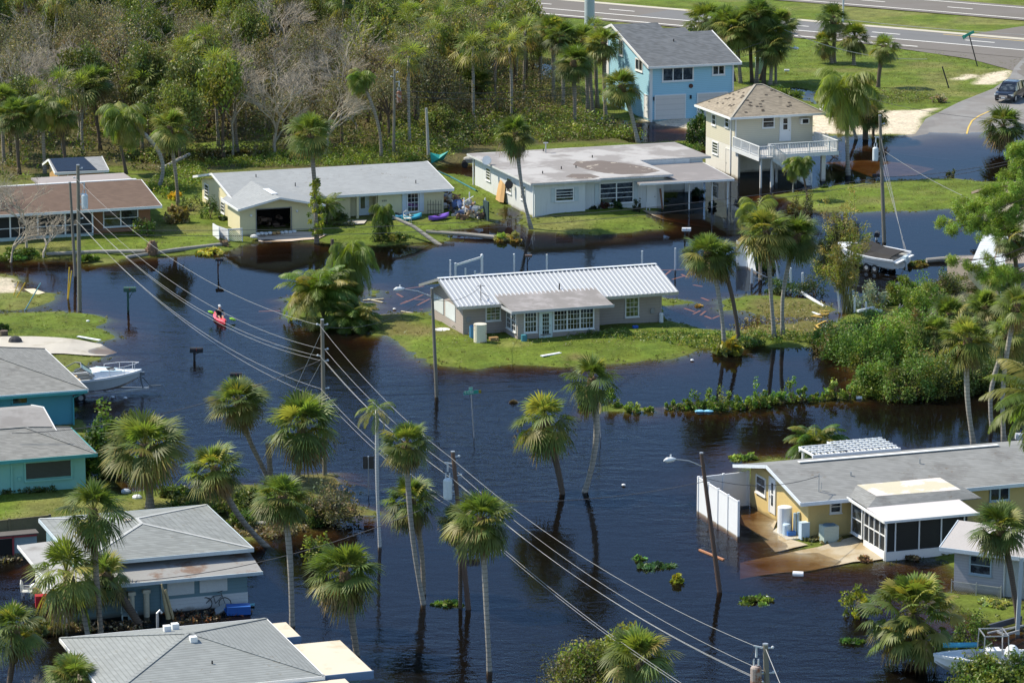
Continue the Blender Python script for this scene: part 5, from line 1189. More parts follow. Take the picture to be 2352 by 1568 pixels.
E_ = POLES['E']; wire(D(6.0), E_(6.1), .5, .018, 'dark cable from the brown transformer pole to the leaning street lamp pole', WIRED)
e = Vector(xy((83.9, 188.2, 3.6))); wire(E_(6.3), e, .5, .018, 'dark service drop from the street lamp pole to the yellow house roof', WIRED)
C_ = POLES['C']; wire(C_(6.6), Vector(xy((83.4, 246.2, 3.7))), .5, .015, 'thin service drop to the metal roof house', WIRED); wire(Bp(9.2), C_(6.9), .8, .012, 'thin line from the guyed pole to the long arm street lamp', WIRED)
Hh, I_, J_ = POLES['H'], POLES['I'], POLES['J']
for i, (a, b) in enumerate(((6.1, 5.3), (5.8, 4.9))): wire(A(a), Hh(b), 1.4 + .2 * i, .020, ('upper', 'lower')[i] + ' dark cable along the front yards to the covered boat pole', WIRED)
for i, (a, b) in enumerate(((5.3, 350), (4.9, 354))): wire(Hh(a), at_px(2460, b - 20, 300), .6, .022, ('upper', 'lower')[i] + ' of two dark cables leaving the covered boat pole to the right', WIRED)
wire(Hh(7.6), at_px(2420, 520, 285), .8, .020, 'braided service drop from the covered boat pole to the right', WIRE)
for i, (a, b) in enumerate(((6.6, 5.2), (6.1, 4.4))): wire(J_(a), I_(b), 2.2, .022, ('upper', 'lower')[i] + ' dark line passing in front of the blue house', WIRED)
wire(I_(6.4), at_px(2130, 136, 385), 1.0, .03, 'slack white line hanging from the pole beside the blue house', WIRE)
wire(at_px(1960, 215, 345), at_px(2420, 275, 330), .8, .02, 'grey cable over the sand lot towards the side road', WIRED)
wire(at_px(1936, 45, 430), at_px(2420, 84, 415), .2, .03, 'pale line strung along the highway median', WIRE)
for i, (yy1, yy2) in enumerate(((886, 830), (903, 852))):
    wire(Bp(5.4 - i * .5), at_px(2440, 742 + i * 26, 300), 1.0, .012, ('upper', 'lower')[i] + ' thin line crossing in front of the central island', WIRED)
for i, (px, py) in enumerate(((594, 1076), (603, 1078))): wire(Bp(9.0 - 1.8 * i), P(px, py, 0), .0, .014, ('higher', 'lower')[i] + ' guy wire of the pole at the palm thicket', WIRE, 'guy wires', 2)
for i, (px, py) in enumerate(((2080, 589), (2083, 590), (2086, 591))): wire(Hh(8.6 - 1.1 * i), P(px, py, .2), .0, .014, ('highest', 'middle', 'lowest')[i] + ' guy wire ending at the stern of the covered boat', WIRE, 'guy wires', 2)
YG = M('guy_guard_yellow', (.62, .42, .04), .5, .1, 3); BGD = M('guy_guard_blue', (.16, .36, .44), .5, .1, 3)
def rod(a, b, h, r, label, mat, group=None, name='guy_guard', cat='guy guard', z0=-.3):
    x, y, _ = P(a[0], a[1], 0); zt = hup(a[0], a[1], b[1]); solo(name, label, cat, MB().tube([(x, y, z0), (xat(b[0], y, zt), y, zt)], r, 7), mat, (x, y, 0), group)
rod(O(0,1,575,1240), O(0,1,592,975), 0, .05, 'yellow guy guard beside the left transformer pole, the left of the pair', YG, 'yellow guy guards'); rod(O(0,1,578,1242), O(0,1,612,1003), 0, .05, 'yellow guy guard beside the left transformer pole, the right of the pair', YG, 'yellow guy guards')
rod(O(0,1,195,1338), O(0,1,347,1108), 0, .045, 'blue-green slanting guy guard on the small left lawn', BGD); rod(O(0,1,95,1232), O(0,1,160,1098), 0, .035, 'first thin yellow guy wire guard on the left sand patch', YG, 'yellow guy guards'); rod(O(0,1,112,1250), O(0,1,215,1105), 0, .035, 'second thin yellow guy wire guard on the left sand patch', YG, 'yellow guy guards')
rod(O(3,2,1985,560), O(3,2,2110,280), 0, .05, 'yellow slanting guy guard before the right hand scrub', YG); rod(O(3,2,2168,548), O(3,2,2208,430), 0, .035, 'short pale slanting rod by the slender palms', STEEL)
rod(O(3,0,1698,780), O(3,0,1625,570), 0, .07, 'dark leaning post on the lawn below the highway', BLACK, name='leaning_post', cat='post')
# ------------------------------------------------------------------ signs and mailboxes
x, y, _ = P(*O(1,2,1903,950), 0); h = hup(*O(1,2,1903,950), O(1,2,1870,560)[1]); xt = xat(O(1,2,1872,560)[0], y, h)
T = Thing('street_sign', 'leaning green street name sign with two crossed blades standing in the flood', 'sign', (x, y, 0), None, False)
T.part('post', MB().tube([(x, y, -.6), (xt, y, h)], .035, 8), STEEL)
TXT = M('sign_letters', (.70, .80, .74), .5, .05, 3)
bl = T.part('sign_blade', MB().obox((xt, y - .03, h), (.46, .12, .02), (0, .012, 0), (0, 0, .11)), GREEN)
mb = MB()      # letters are worn and unreadable in the photograph: worn strokes
def letters(mb, o, ux, s, word):
    G_ = {'S': 'abcdef', 'A': 'xyh', 'U': 'lrb', 'R': 'ltrmk', 'E': 'ltmb', 'L': 'lb', 'I': 'c', 'N': 'lrk', 'T': 'tc', 'O': 'lrtb', 'D': 'lrtb'}
    for i, ch in enumerate(word):
        bx_ = Vector(o) + Vector(ux) * (i * s * 1.0); X = Vector(ux) * s * .62; Z = Vector((0, 0, s * 1.25)); w = s * .16
        seg = {'l': (bx_, bx_ + Z), 'r': (bx_ + X, bx_ + X + Z), 't': (bx_ + Z, bx_ + X + Z), 'b': (bx_, bx_ + X), 'm': (bx_ + Z * .5, bx_ + X + Z * .5), 'h': (bx_ + X * .2 + Z * .35, bx_ + X * .8 + Z * .35),
               'x': (bx_, bx_ + X * .5 + Z), 'y': (bx_ + X, bx_ + X * .5 + Z), 'k': (bx_ + X * .1 + Z * .5, bx_ + X), 'c': (bx_ + X * .5, bx_ + X * .5 + Z), 'a': (bx_ + Z, bx_ + X + Z), 'd': (bx_ + X, bx_ + X + Z * .5), 'e': (bx_, bx_ + X), 'f': (bx_ + Z * .5, bx_ + Z)}
        for k_ in G_.get(ch, 'lr'): mb.bar(seg[k_][0], seg[k_][1], w, .008)
letters(mb, (xt - .40, y - .15, h - .07), (1, .26, .04), .125, 'SAURE'); T.part('lettering', mb, TXT, parent=bl)
T.part('block_tab', MB().obox((xt + .56, y + .10, h + .03), (.075, .02, 0), (0, .012, 0), (0, 0, .10)), M('tab_yellow', (.30, .24, .03), .5), parent=bl)
b2 = T.part('sign_blade', MB().obox((xt - .02, y - .06, h + .24), (.11, .28, -.05), (.012, 0, 0), (0, 0, .11)), M('sign_green_sunlit', (.16, .48, .36), .4, .2, 4, stain=(.6, .7, .66), st=(.5, .6), sscale=4))
x, y, _ = P(*O(3,0,1935,570), .3); h = hup(*O(3,0,1935,570), O(3,0,1855,300)[1], .3); xt = xat(O(3,0,1855,300)[0], y, h)
T = Thing('street_sign', 'tilted green street name sign by the highway junction', 'sign', (x, y, 0), None, False)
T.part('post', MB().tube([(x, y, -.1), (xt, y, h)], .06, 8), BLACK)
bl = T.part('sign_blade', MB().obox((xt - .1, y, h + .05), (.62, .08, .30), (0, .02, 0), (-.06, 0, .14)), GREEN); T.part('sign_blade', MB().obox((xt - .5, y - .2, h - .22), (.2, .4, .04), (.02, 0, 0), (0, 0, .15)), GREEN)
# back of a road sign and an edge-on octagonal sign
x, y, _ = P(*O(1,2,998,1440), 0); zc = hup(*O(1,2,998,1440), O(1,2,1010,1160)[1])
T = Thing('road_sign', 'dark rectangular road sign seen from behind, standing in deep water', 'sign', (x, y, 0), None, False)
T.part('post', MB().tube([(x, y, -.8), (x, y, zc + .4)], .03, 6), STEEL); T.part('sign_panel', MB().obox((x, y + .04, zc), (.32, .02, 0), (0, .01, 0), (0, 0, .37)), M('sign_back', (.055, .05, .045), .6, .15, 3)); T.part('bolt_cap', MB().ball((x, y - .02, zc + .38), .05), CER)
x, y, _ = P(*O(2,2,838,945), 0); zc = hup(*O(2,2,838,945), O(2,2,815,690)[1]); xc_ = xat(O(2,2,815,690)[0], y, zc)
T = Thing('road_sign', 'yellowed octagonal road sign seen almost edge-on beside two palms', 'sign', (x, y, 0), None, False)
T.part('post', MB().tube([(x, y, -.8), (xc_ - .05, y, zc + .55)], .03, 6), STEEL)
T.part('sign_panel', MB().tube([(xc_, y - .02, zc), (xc_ + .03, y - .01, zc)], .42, 8), M('sign_yellowed', (.30, .27, .12), .6, .2, 3))
def mailbox(b, t, label, col_, post, size=1., two=False, rot=0., name='mailbox'):
    x, y, _ = P(b[0], b[1], 0); h = max(hup(b[0], b[1], t), .5); s = size
    T = Thing(name, label, 'mailbox', (x, y, 0), 'mailboxes standing in the flood', False)
    T.part('post', MB().box(x - .05 * s, x + .05 * s, y - .05 * s, y + .05 * s, -.7, h - .22 * s).bar((x, y, h * .45), (x + .25 * s, y, h - .25 * s), .05), post)
    ca, sa = math.cos(rot), math.sin(rot); mb = MB(); n = 8; L_ = .30 * s
    ring = [(-.12 * s, 0)] + [(-.12 * s * math.cos(math.pi * k / n), .14 * s + .10 * s * math.sin(math.pi * k / n)) for k in range(n + 1)] + [(.12 * s, 0)]
    vs = [(x + u * L_ * ca - a * sa + .1 * s * ca, y + u * L_ * sa + a * ca, h - .24 * s + b_) for u in (-1, 1) for a, b_ in ring]; k = len(ring)
    mb.add(vs, [tuple(range(k))[::-1], tuple(range(k, 2 * k))] + [(i, (i + 1) % k, k + (i + 1) % k, k + i) for i in range(k)])
    o = T.part('box', mb, col_); T.part('flag', MB().box(x + .1 * s, x + .12 * s, y - .15 * s, y - .13 * s, h - .15 * s, h - .04 * s), M('flag_red', (.4, .04, .03), .5), parent=o)
    return T
MBK = M('mailbox_black', (.03, .03, .034), .5, .15, 3); MGR = M('mailbox_green', (.04, .10, .08), .6, .1, 3); MWH = M('mailbox_white', (.72, .73, .74), .5, .05, 3); PB_ = M('post_brown', (.12, .06, .04), .9, .15, 3); PD = M('post_dark', (.05, .05, .055), .9, .15, 3)
mailbox(O(0,1,1862,1040), O(0,1,0,895)[1], 'black mailbox on a brown post nearest the cream house garage', MBK, PB_)
mailbox(O(0,1,1095,1345), O(0,1,0,1140)[1], 'large dark green mailbox with a pale lid standing left of the kayaker', MGR, MGR, 1.5)
mailbox(O(0,2,1660,285), O(0,2,0,175)[1], 'black mailbox with a crossarm in the water below the kayaker', MBK, PD, 1.5)
mailbox(O(0,2,2000,500), O(0,2,0,390)[1], 'black mailbox partly hidden behind a palm crown', MBK, PD, 1.3)
mailbox(O(2,1,1548,745), O(2,1,0,635)[1], 'white and black cluster mailbox before the carport', MWH, PD, 1.2)
mailbox(O(2,1,203,990), O(2,1,0,865)[1], 'rusty thin mailbox seen beyond the metal roof', M('mailbox_rust', (.16, .12, .10), .7), PD, .9)
mailbox(O(1,3,1868,470), O(1,3,0,375)[1], 'white mailbox just above water between two palm trunks', MWH, MWH, 1.3)
mailbox(O(3,1,1065,740), O(3,1,0,670)[1], 'round black mailbox behind the covered boat', MBK, MWH, 1.6, rot=1.4)
mailbox(O(3,2,2290,1010), O(3,2,0,905)[1], 'white mailbox on a green post near the right edge', MWH, MGR, 1.6)
mailbox(O(3,1,1050,225), O(3,1,0,190)[1], 'dark flat mailbox on the near edge of the stilt house lawn', MBK, PD, 1.1)
mailbox(O(3,0,290,655), O(3,0,0,592)[1], 'small yellow and white fire hydrant near the lamp pole', MWH, YG, .9)  # a fire hydrant, stood in for by the mailbox shape
x, y, _ = P(*O(3,0,65,630), .3); solo('utility_cabinet', 'pale green utility cabinet behind the stilt house palms', 'cabinet', MB().box(x - .45, x + .45, y - .3, y + .3, .2, 1.9).box(x - .5, x + .5, y - .35, y + .35, 1.9, 1.98), M('cabinet_green', (.28, .38, .30), .6, .08, 2), (x, y))
# ------------------------------------------------------------------ fences, posts, loose timber
VIN = M('vinyl_white', (.76, .78, .80), .45, .04, 1, .03)
def post(b, t, label, w=.13, group='white vinyl posts behind the metal roof house', cap=True, mat=None, y2=None, name='fence_post'):
    x, y, _ = P(b[0], b[1], 0); h = hup(b[0], b[1], t[1]); xt = xat(t[0], y, h)
    mb = MB().bar((x, y, -.5), (xt, y, h), w)
    if cap: mb.ball((xt, y, h + .03), w * .62, w * .62, w * .55, 8, 5)
    return solo(name, label, 'fence post', mb, mat or VIN, (x, y, 0), group)
post((1034, 648), (1034, 597), 'white post at the left end of the row behind the metal roof', cap=False)
x0, y0, _ = P(1046, 650); x1, y1, _ = P(1107, 639); h0 = hup(1046, 650, 604); h1 = hup(1107, 639, 588)
T = Thing('gate_frame', 'white vinyl gate frame of two posts joined by a sloping rail', 'gate', (x0, y0, 0), None, False)
T.part('post', MB().bar((x0, y0, -.5), (x0, y0, h0), .16), VIN); T.part('post', MB().bar((x1, y1, -.5), (x1, y1, h1), .2).ball((x1, y1, h1 + .05), .12), VIN); T.part('rail', MB().bar((x0 + .08, y0, h0 - .15), (x1 - .1, y1, h1 - .12), .06, .16).bar((x0 + .08, y0, .3), (x1 - .1, y1, .3), .06, .16), VIN)
post((1069, 648), (1069, 616), 'short white post inside the vinyl gate frame', cap=False); post((1091, 646), (1091, 624), 'low round-capped white post beside the vinyl gate')
post((1181, 634), (1181, 585), 'round-capped white post standing alone right of the gate'); post((1256, 633), (1256, 584), 'white post near the middle of the metal roof ridge', cap=False)
post((1475, 628), (1475, 576), 'white post behind the right end of the metal roof ridge', cap=False); post((1551, 620), (1551, 570), 'white post in open water right of the metal roof', cap=False)
for i, (b, t, lab) in enumerate(((O(3,1,240,1105), O(3,1,203,922), 'white post leaning left behind two palm trunks'), (O(3,1,440,1190), O(3,1,432,1020), 'upright white post below the bamboo'), (O(3,1,760,1360), O(3,1,733,1177), 'white post leaning before the bamboo stems'), (O(3,1,878,1370), O(3,1,878,1230), 'upright white post under the silver bush'), (O(3,1,338,1190), O(3,1,330,980), 'thin white post behind the right palm trunk'))):
    post(b, t, lab, .14, 'white vinyl posts around the wrecked garden', False)
def board(a, b, label, mat, w=.14, t=.05, z=.02, z2=None, group=None, name='board', cat='board'):
    p = P(*a, z); q = P(*b, z if z2 is None else z2); return solo(name, label, cat, MB().bar(p, q, w, t), mat, (p[0], p[1], 0), group)
PALE = M('pale_timber', (.58, .52, .36), .8, .1, 2); REDW = M('submerged_timber', (.62, .30, .14), .8, .1, 2); YELW = M('yellow_timber', (.60, .40, .10), .8, .1, 2)
board(O(3,1,385,1165), O(3,1,620,1310), 'long white rail fallen aslant into the muddy shallows', VIN, .2, .12, .25, .05); board(O(3,1,425,1325), O(3,1,580,1380), 'white plank lying in the wrecked garden', VIN, .22, .06, .05)
board(O(3,1,903,1348), O(3,1,1040,1318), 'white rail of the broken garden cross fence', VIN, .2, .16, .45); board(O(3,1,975,1360), O(3,1,975,1270), 'white upright of the broken garden cross fence', VIN, .14, .14, .1, .9)
board(O(3,1,1030,1330), O(3,1,1110,1345), 'short white rail beside the broken cross fence', VIN, .16, .14, .3)
board(O(2,2,325,250), O(2,2,485,222), 'white plank on the grass before the porch house', VIN, .30, .06, .3, name='white_plank'); board(O(0,2,665,82), O(0,2,855,115), 'white plank on the left lawn above the driveway', VIN, .26, .05, .27, name='white_plank')
TL = [('submerged reddish plank left of the metal roof house, {}', REDW, -.10, [((1,1,1290,1285),(1,1,1460,1210)), ((1,1,1240,1200),(1,1,1290,1230)), ((1,1,1410,1300),(1,1,1520,1245)), ((1,1,1300,1160),(1,1,1470,1138)), ((1,1,1430,1335),(1,1,1530,1340)), ((1,1,60,1352),(1,1,290,1345)), ((1,1,290,1375),(1,1,475,1377)), ((1,1,320,1248),(1,1,380,1250)), ((1,1,1270,1290),(1,1,1330,1260)), ((1,1,1390,1250),(1,1,1480,1252))]),
      ('submerged reddish plank right of the metal roof house, {}', REDW, -.10, [((2,1,1545,1325),(2,1,1635,1355)), ((2,1,1620,1375),(2,1,1680,1345)), ((2,1,1680,1385),(2,1,1725,1350)), ((2,1,1720,1390),(2,1,1780,1415)), ((2,1,1780,1415),(2,1,1840,1390)), ((2,1,1370,1050),(2,1,1425,1005)), ((2,1,1440,1080),(2,1,1540,1050)), ((2,1,1345,1000),(2,1,1540,995)), ((2,1,1620,1125),(2,1,1700,1140)), ((2,1,1690,1235),(2,1,1755,1260)), ((2,1,1520,1035),(2,1,1570,1060))]),
      ('pale floating plank in the shallows near the central island, {}', PALE, .03, [((1,1,950,1255),(1,1,1125,1242)), ((1,1,990,1245),(1,1,1117,1272)), ((1,1,1275,1348),(1,1,1422,1372)), ((2,1,1355,1278),(2,1,1472,1265))]),
      ('yellow timber strewn before the bamboo, {}', YELW, .04, [((3,1,480,1310),(3,1,560,1330)), ((3,1,500,1345),(3,1,665,1350)), ((3,1,570,1370),(3,1,660,1368)), ((3,1,470,1300),(3,1,530,1312)), ((3,1,550,1470),(3,1,630,1430)), ((3,1,480,1500),(3,1,600,1490)), ((3,1,490,1475),(3,1,540,1510)), ((3,1,530,1385),(3,1,650,1375)), ((3,1,540,1465),(3,1,580,1500)), ((3,1,300,1480),(3,1,420,1515)), ((3,1,500,1385),(3,1,600,1400))])]
words = ['the longest', 'a short one', 'lying aslant', 'beside another', 'at the edge', 'the farthest', 'the lowest', 'the thinnest', 'nearest the bank', 'crossing another', 'half hidden']
for lab, mt, z, L_ in TL:
    for i, (a, b) in enumerate(L_): board(O(*a), O(*b), lab.format(words[i % 11]), mt, .13 if z > 0 else .16, .04, z, group=lab.split(',')[0].replace(' {}', '')[:60])
board(O(2,3,1672,430), O(2,3,1880,515), 'reddish pole floating by the leaning street lamp pole', M('float_red', (.42, .20, .11), .8), .12, .1, .02)
# white broken fence panels
T = Thing('broken_fence', 'white vinyl fence panels half torn down in water right of the palms', 'fence', P(*O(2,1,2000,960)), None, False)
a = P(*O(2,1,1998,962)); b = P(*O(2,1,2082,970)); c_ = P(*O(2,1,2155,1000))
T.part('panel', MB().add([(a[0], a[1], -.2), (b[0], b[1], -.2), (b[0] - .05, b[1], 1.95), (a[0], a[1], 1.9), (a[0], a[1] + .05, -.2), (b[0], b[1] + .05, -.2), (b[0] - .05, b[1] + .05, 1.95), (a[0], a[1] + .05, 1.9)], [(0, 1, 2, 3), (7, 6, 5, 4), (0, 4, 5, 1), (1, 5, 6, 2), (2, 6, 7, 3), (3, 7, 4, 0)]), VIN)
T.part('panel', MB().add([(b[0] + .02, b[1], -.2), (c_[0], c_[1] - 1, -.2), (c_[0] - .3, c_[1] - .6, 1.5), (b[0] - .2, b[1], 2.0), (b[0] + .02, b[1] + .05, -.2), (c_[0], c_[1] - .95, -.2), (c_[0] - .3, c_[1] - .55, 1.5), (b[0] - .2, b[1] + .05, 2.0)], [(0, 1, 2, 3), (7, 6, 5, 4), (0, 4, 5, 1), (1, 5, 6, 2), (2, 6, 7, 3), (3, 7, 4, 0)]), VIN)
T.part('post', MB().bar((a[0] - .05, a[1], -.3), (a[0] - .05, a[1], 2.0), .13), VIN); T.part('post', MB().bar((b[0], b[1] - .05, -.3), (b[0] - .1, b[1] - .05, 2.1), .13), VIN)
T = Thing('fence_section', 'fallen white fence section with two sloping rails beside the torn panels', 'fence', P(*O(2,1,2118,1120)), None, False)
p0 = P(*O(2,1,2118,1110), 0); p1 = P(*O(2,1,2245,1075), 0)
T.part('post', MB().bar((p0[0], p0[1], -.3), (p0[0], p0[1], 1.2), .14), VIN); T.part('rail', MB().bar((p0[0], p0[1], 1.05), (p1[0], p1[1], .15), .14, .05), VIN); T.part('rail', MB().bar((p0[0] + .1, p0[1], .45), (p1[0] - .4, p1[1] - .3, .02), .12, .05), VIN)
# tall white privacy fence of the yellow house (on the grid)
def pfence(label, pts, h, z0=-.3, seg=1.7, grp=None, mat=None, name='privacy_fence'):
    T = House(name, label, 'fence', pts[0], grp); mt = mat or VIN
    for i in range(len(pts) - 1):
        p, q = Vector((*pts[i], 0)), Vector((*pts[i + 1], 0)); n = max(round((q - p).length / seg), 1)
        for k in range(n):
            a = p.lerp(q, k / n); b = p.lerp(q, (k + 1) / n); mb = MB().bar((a.x, a.y, (z0 + h) / 2), (b.x, b.y, (z0 + h) / 2), .04, h - z0)
            mb.bar((a.x, a.y, h), (b.x, b.y, h), .08, .07); T.part('panel', mb, mt)
        for k in range(n + (i == len(pts) - 2)):
            a = p.lerp(q, k / n); T.part('post', MB().box(a.x - .07, a.x + .07, a.y - .07, a.y + .07, z0, h + .08), mt)
    return T
pfence('white vinyl privacy fence enclosing the side of the yellow house', [(79.75, 190.0), (79.75, 196.0), (83.0, 196.3)], 2.0, -.4)
WDF = M('weathered_fence', (.17, .15, .085), .95, .2, 3, .2, 10, streak=.4)
T = pfence('weathered plank fence along the lawn of the turquoise house', [(33., 199.8), (42.4, 200.6)], 1.8, -.2, 2.4, mat=WDF, name='plank_fence')
H = House('garden_shed', 'small shed with a red window frame and pale blue door by the plank fence', 'shed', (39, 199.4))
H.part('wall', MB().box(36, 41.3, 199.0, 199.6, -.2, 1.25), M('shed_blue', (.28, .38, .42), .7, .1, 2)); H.part('window', MB().box(38.9, 39.9, 198.94, 199.0, .1, 1.1), DARK); H.part('frame', MB().box(39.9, 40.0, 198.9, 199.0, -.1, 1.25).box(38.5, 41.3, 198.9, 199.0, 1.15, 1.27), M('red_frame', (.35, .06, .07), .6)); H.part('roof', MB().box(36, 41.4, 198.85, 199.75, 1.27, 1.33), M('shed_roof', (.12, .11, .10), .9))
# pergola
T = House('pergola', 'white slatted pergola behind the ridge of the yellow house', 'pergola', (88, 197)); mb = MB()
for u0, u1, w1 in ((87.3, 89.4, 198.8), (89.4, 92.8, 199.4)):
    k = 0
    while u0 + k * .42 < u1 + .01: u = u0 + k * .42; mb.bar((u, 196.6, 2.55), (u, w1, 2.55), .06, .14); k += 1
for w in (197.0, 197.5, 198., 198.5): mb.bar((87.3, w, 2.66), (92.8, w, 2.66), .07, .07)
mb.bar((89.4, 199.0, 2.66), (92.8, 199.0, 2.66), .07, .07); T.part('slats', mb, VIN); T.part('beam', MB().box(87.2, 92.9, 196.55, 196.65, 2.4, 2.6).box(87.2, 89.4, 198.5, 198.6, 2.36, 2.47), VIN)
for u in (87.4, 90, 92.7): T.part('post', MB().box(u, u + .12, 198.5, 198.62, -.3, 2.36), VIN)
# wire fence of the lilac cottage
T = House('wire_fence', 'silvery chain link fence and gate of the lilac cottage', 'fence', (0, 0), None, False); mb = MB(); T.e.location = (QC[0], QC[1], 0); T.e.rotation_euler = (0, 0, R(-27))
for u in (.1, 1.5, 2.9): T.part('post', MB().cyl(u, -.6, -.4, .75, .03, 6), STEEL)
for k in range(28): u = .1 + k * .1; mb.bar((u, -.6, -.2), (min(u + .5, 2.9), -.6, .6), .010).bar((min(u + .5, 2.9), -.6, -.2), (u, -.6, .6), .010)
T.part('mesh', mb.bar((.1, -.6, .63), (2.9, -.6, .63), .04), STEEL); mb = MB()
for k in range(14): u = 3.0 + k * .1; mb.bar((u, -.3, -.2), (u + .7, -.3, 2.1), .010).bar((u + .7, -.3, -.2), (u, -.3, 2.1), .010)
T.part('gate', mb.box(2.95, 3.0, -.32, -.27, -.3, 2.2).box(2.95, 5.1, -.32, -.28, 2.08, 2.13), STEEL)
# ------------------------------------------------------------------ boats and kayaks
HW = M('gelcoat', (.74, .76, .77), .25, .03, 1, .02, spec=.6); HG = M('hull_grey', (.46, .50, .52), .3, .05, 1, spec=.5); COV = M('canvas_black', (.035, .033, .032), .85, .25, 1.5, bump=.02); VNL = M('tan_vinyl', (.55, .42, .24), .6)
def place(o, x, y, z, rot, tilt=0, roll=0): o.location = (x, y, z); o.rotation_euler = (roll, tilt, rot)
def loft(rings, close=True):
    mb = MB(); n = len(rings[0]); vs = [p for r_ in rings for p in r_]; fs = []
    for i in range(len(rings) - 1):
        for j in range(n - 1): fs.append((i * n + j, (i + 1) * n + j, (i + 1) * n + j + 1, i * n + j + 1))
    mb.add(vs, fs)
    if close: mb.add(rings[0], [tuple(range(n))]); mb.add(rings[-1], [tuple(range(n))[::-1]])
    return mb
def hullrings(L_, Bm, sheer, n=12, z0=.0, depth=.9):
    R_ = []
    for i in range(n + 1):
        t = i / n; x = -L_ / 2 + L_ * t; w = Bm / 2 * (1 if t < .45 else max(math.cos((t - .45) / .55 * math.pi / 2) ** .75, .015)) * (.92 + .08 * min(t * 4, 1))
        zs = sheer + .28 * t ** 2; zk = z0 + (max(t - .62, 0) / .38) ** 2 * depth * .95; zc = z0 + .28 + (max(t - .5, 0) / .5) ** 2 * depth * .75
        zc = min(zc, zs - .05); zk = min(zk, zc)
        R_.append([(x, -w, zs), (x, -w * .86, zc), (x, 0, zk), (x, w * .86, zc), (x, w, zs)])
    return R_
def boat(label, bx, L_, Bm, rot, style, z=.35, trailer=True):
    T = Thing('motorboat', label, 'boat', (0, 0, 0), None, False); T.e.location = bx; T.e.rotation_euler = (0, 0, rot)
    rg = hullrings(L_, Bm, .95); T.part('hull', loft(rg), HG if style == 'cuddy' else HW)
    gun = MB()
    for s in (0, 4):
        pts = [Vector(r_[s]) for r_ in rg]; 
        for i in range(len(pts) - 1): gun.bar(pts[i], pts[i + 1], .12, .14)
    T.part('gunwale', gun, HW)
    def deck(t0, t1, dz=0.02, name='deck', mat=HW, up=.0):
        k = [r_ for i, r_ in enumerate(rg) if t0 - 1e-6 <= i / 12 <= t1 + 1e-6]
        rr = [[(r_[0][0], r_[0][1] * .97, r_[0][2] + dz), (r_[0][0], r_[0][1] * .5, r_[0][2] + dz + up), (r_[0][0], -r_[0][1] * .5, r_[0][2] + dz + up), (r_[0][0], -r_[0][1] * .97, r_[0][2] + dz)] for r_ in k]
        return T.part(name, loft(rr, False), mat)
    T.part('cockpit_floor', MB().box(-L_ / 2 + .1, L_ * .12, -Bm * .4, Bm * .4, .4, .45), HG)
    if style == 'cuddy':
        deck(.5, 1, .03); 
        cb = [[(x, -w, 1.05), (x, -w * .8, h), (x, w * .8, h), (x, w, 1.05)] for x, w, h in ((-.1, Bm * .40, 1.42), (.5, Bm * .40, 1.50), (1.3, Bm * .34, 1.42), (2.2, Bm * .2, 1.28), (2.7, .1, 1.2))]
        cbn = T.part('cabin_top', loft(cb), HW); T.part('hatch', MB().box(1.0, 1.5, -.28, .28, 1.44, 1.49), DARK, parent=cbn)
        for s in (-1, 1): T.part('non_slip_strip', MB().bar((.4, s * .72, 1.50), (1.9, s * .42, 1.36), .18, .03), M('pale_blue', (.42, .58, .66), .5), parent=cbn)
        ws = MB()
        for s in (-1, 1):
            ws.bar((-.05, 0, 1.45), (-.75, 0, 2.0), .05); ws.bar((.0, s * .9, 1.25), (-.9, s * .95, 1.85), .05); ws.bar((-.9, s * .95, 1.85), (-.75, 0, 2.0), .05); ws.bar((-.9, s * .95, 1.85), (-2.4, s * 1.05, 1.15), .05); ws.bar((0, s * .9, 1.25), (-2.3, s * 1.05, 1.1), .04)
        wso = T.part('windshield_frame', ws, M('frame_grey', (.25, .26, .28), .5))
        gl = MB()
        for s in (-1, 1): gl.add([(-.05, 0, 1.46), (0, s * .88, 1.26), (-.88, s * .93, 1.84), (-.75, 0, 1.98)], [(0, 1, 2, 3)])
        T.part('pane', gl, GLASSG, parent=wso)
        for s in (-1, 1): T.part('seat', MB().box(-1.6, -.9, s * .55 - .25, s * .55 + .25, .5, 1.0).box(-1.75, -1.6, s * .55 - .25, s * .55 + .25, .5, 1.45), VNL)
        rl_ = MB()
        for s in (-1, 1):
            pts = [Vector((x, s * w, z_)) for x, w, z_ in ((1.0, Bm * .40, 1.6), (2.0, Bm * .33, 1.7), (2.8, Bm * .16, 1.75), (3.15, 0, 1.78))]
            for i in range(3): rl_.bar(pts[i], pts[i + 1], .035)
            for p in pts[:3]: rl_.bar(p, (p.x, p.y, 1.05), .03)
        T.part('bow_rail', rl_, M('steel_bright', (.7, .7, .7), .3))
    elif style == 'covered':
        deck(.78, 1, .03)
        cv = [[(x, -w, 1.02), (x, -w * .6, h), (x, w * .6, h * 1.0), (x, w, 1.02)] for x, w, h in ((-L_ / 2 + .5, Bm * .42, 1.12), (-1.0, Bm * .44, 1.28), (.3, Bm * .43, 1.6), (1.1, Bm * .38, 1.5), (1.9, Bm * .25, 1.22))]
        T.part('cover', loft(cv), COV); T.part('swim_platform', MB().box(-L_ / 2 - .35, -L_ / 2 + .05, -Bm * .42, Bm * .42, .72, .82), HW)
        T.part('rub_strip', MB().box(-L_ / 2, L_ * .15, -Bm / 2 - .03, -Bm / 2 + .01, .72, .78), M('rubbing_strip', (.15, .15, .15), .5))
    else:
        T.part('console', MB().box(-.3, .4, -.35, .35, .45, 1.45), HW); T.part('windscreen', MB().slab([(.35, -.33, 1.45), (.4, -.33, 1.5), (.2, .33, 1.9), (.15, .33, 1.9)], .03), GLASSG)
        fr_ = MB()
        for x in (-.6, .7):
            for s in (-1, 1): fr_.bar((x, s * .8, .9), (x * .9, s * .7, 2.3), .05)
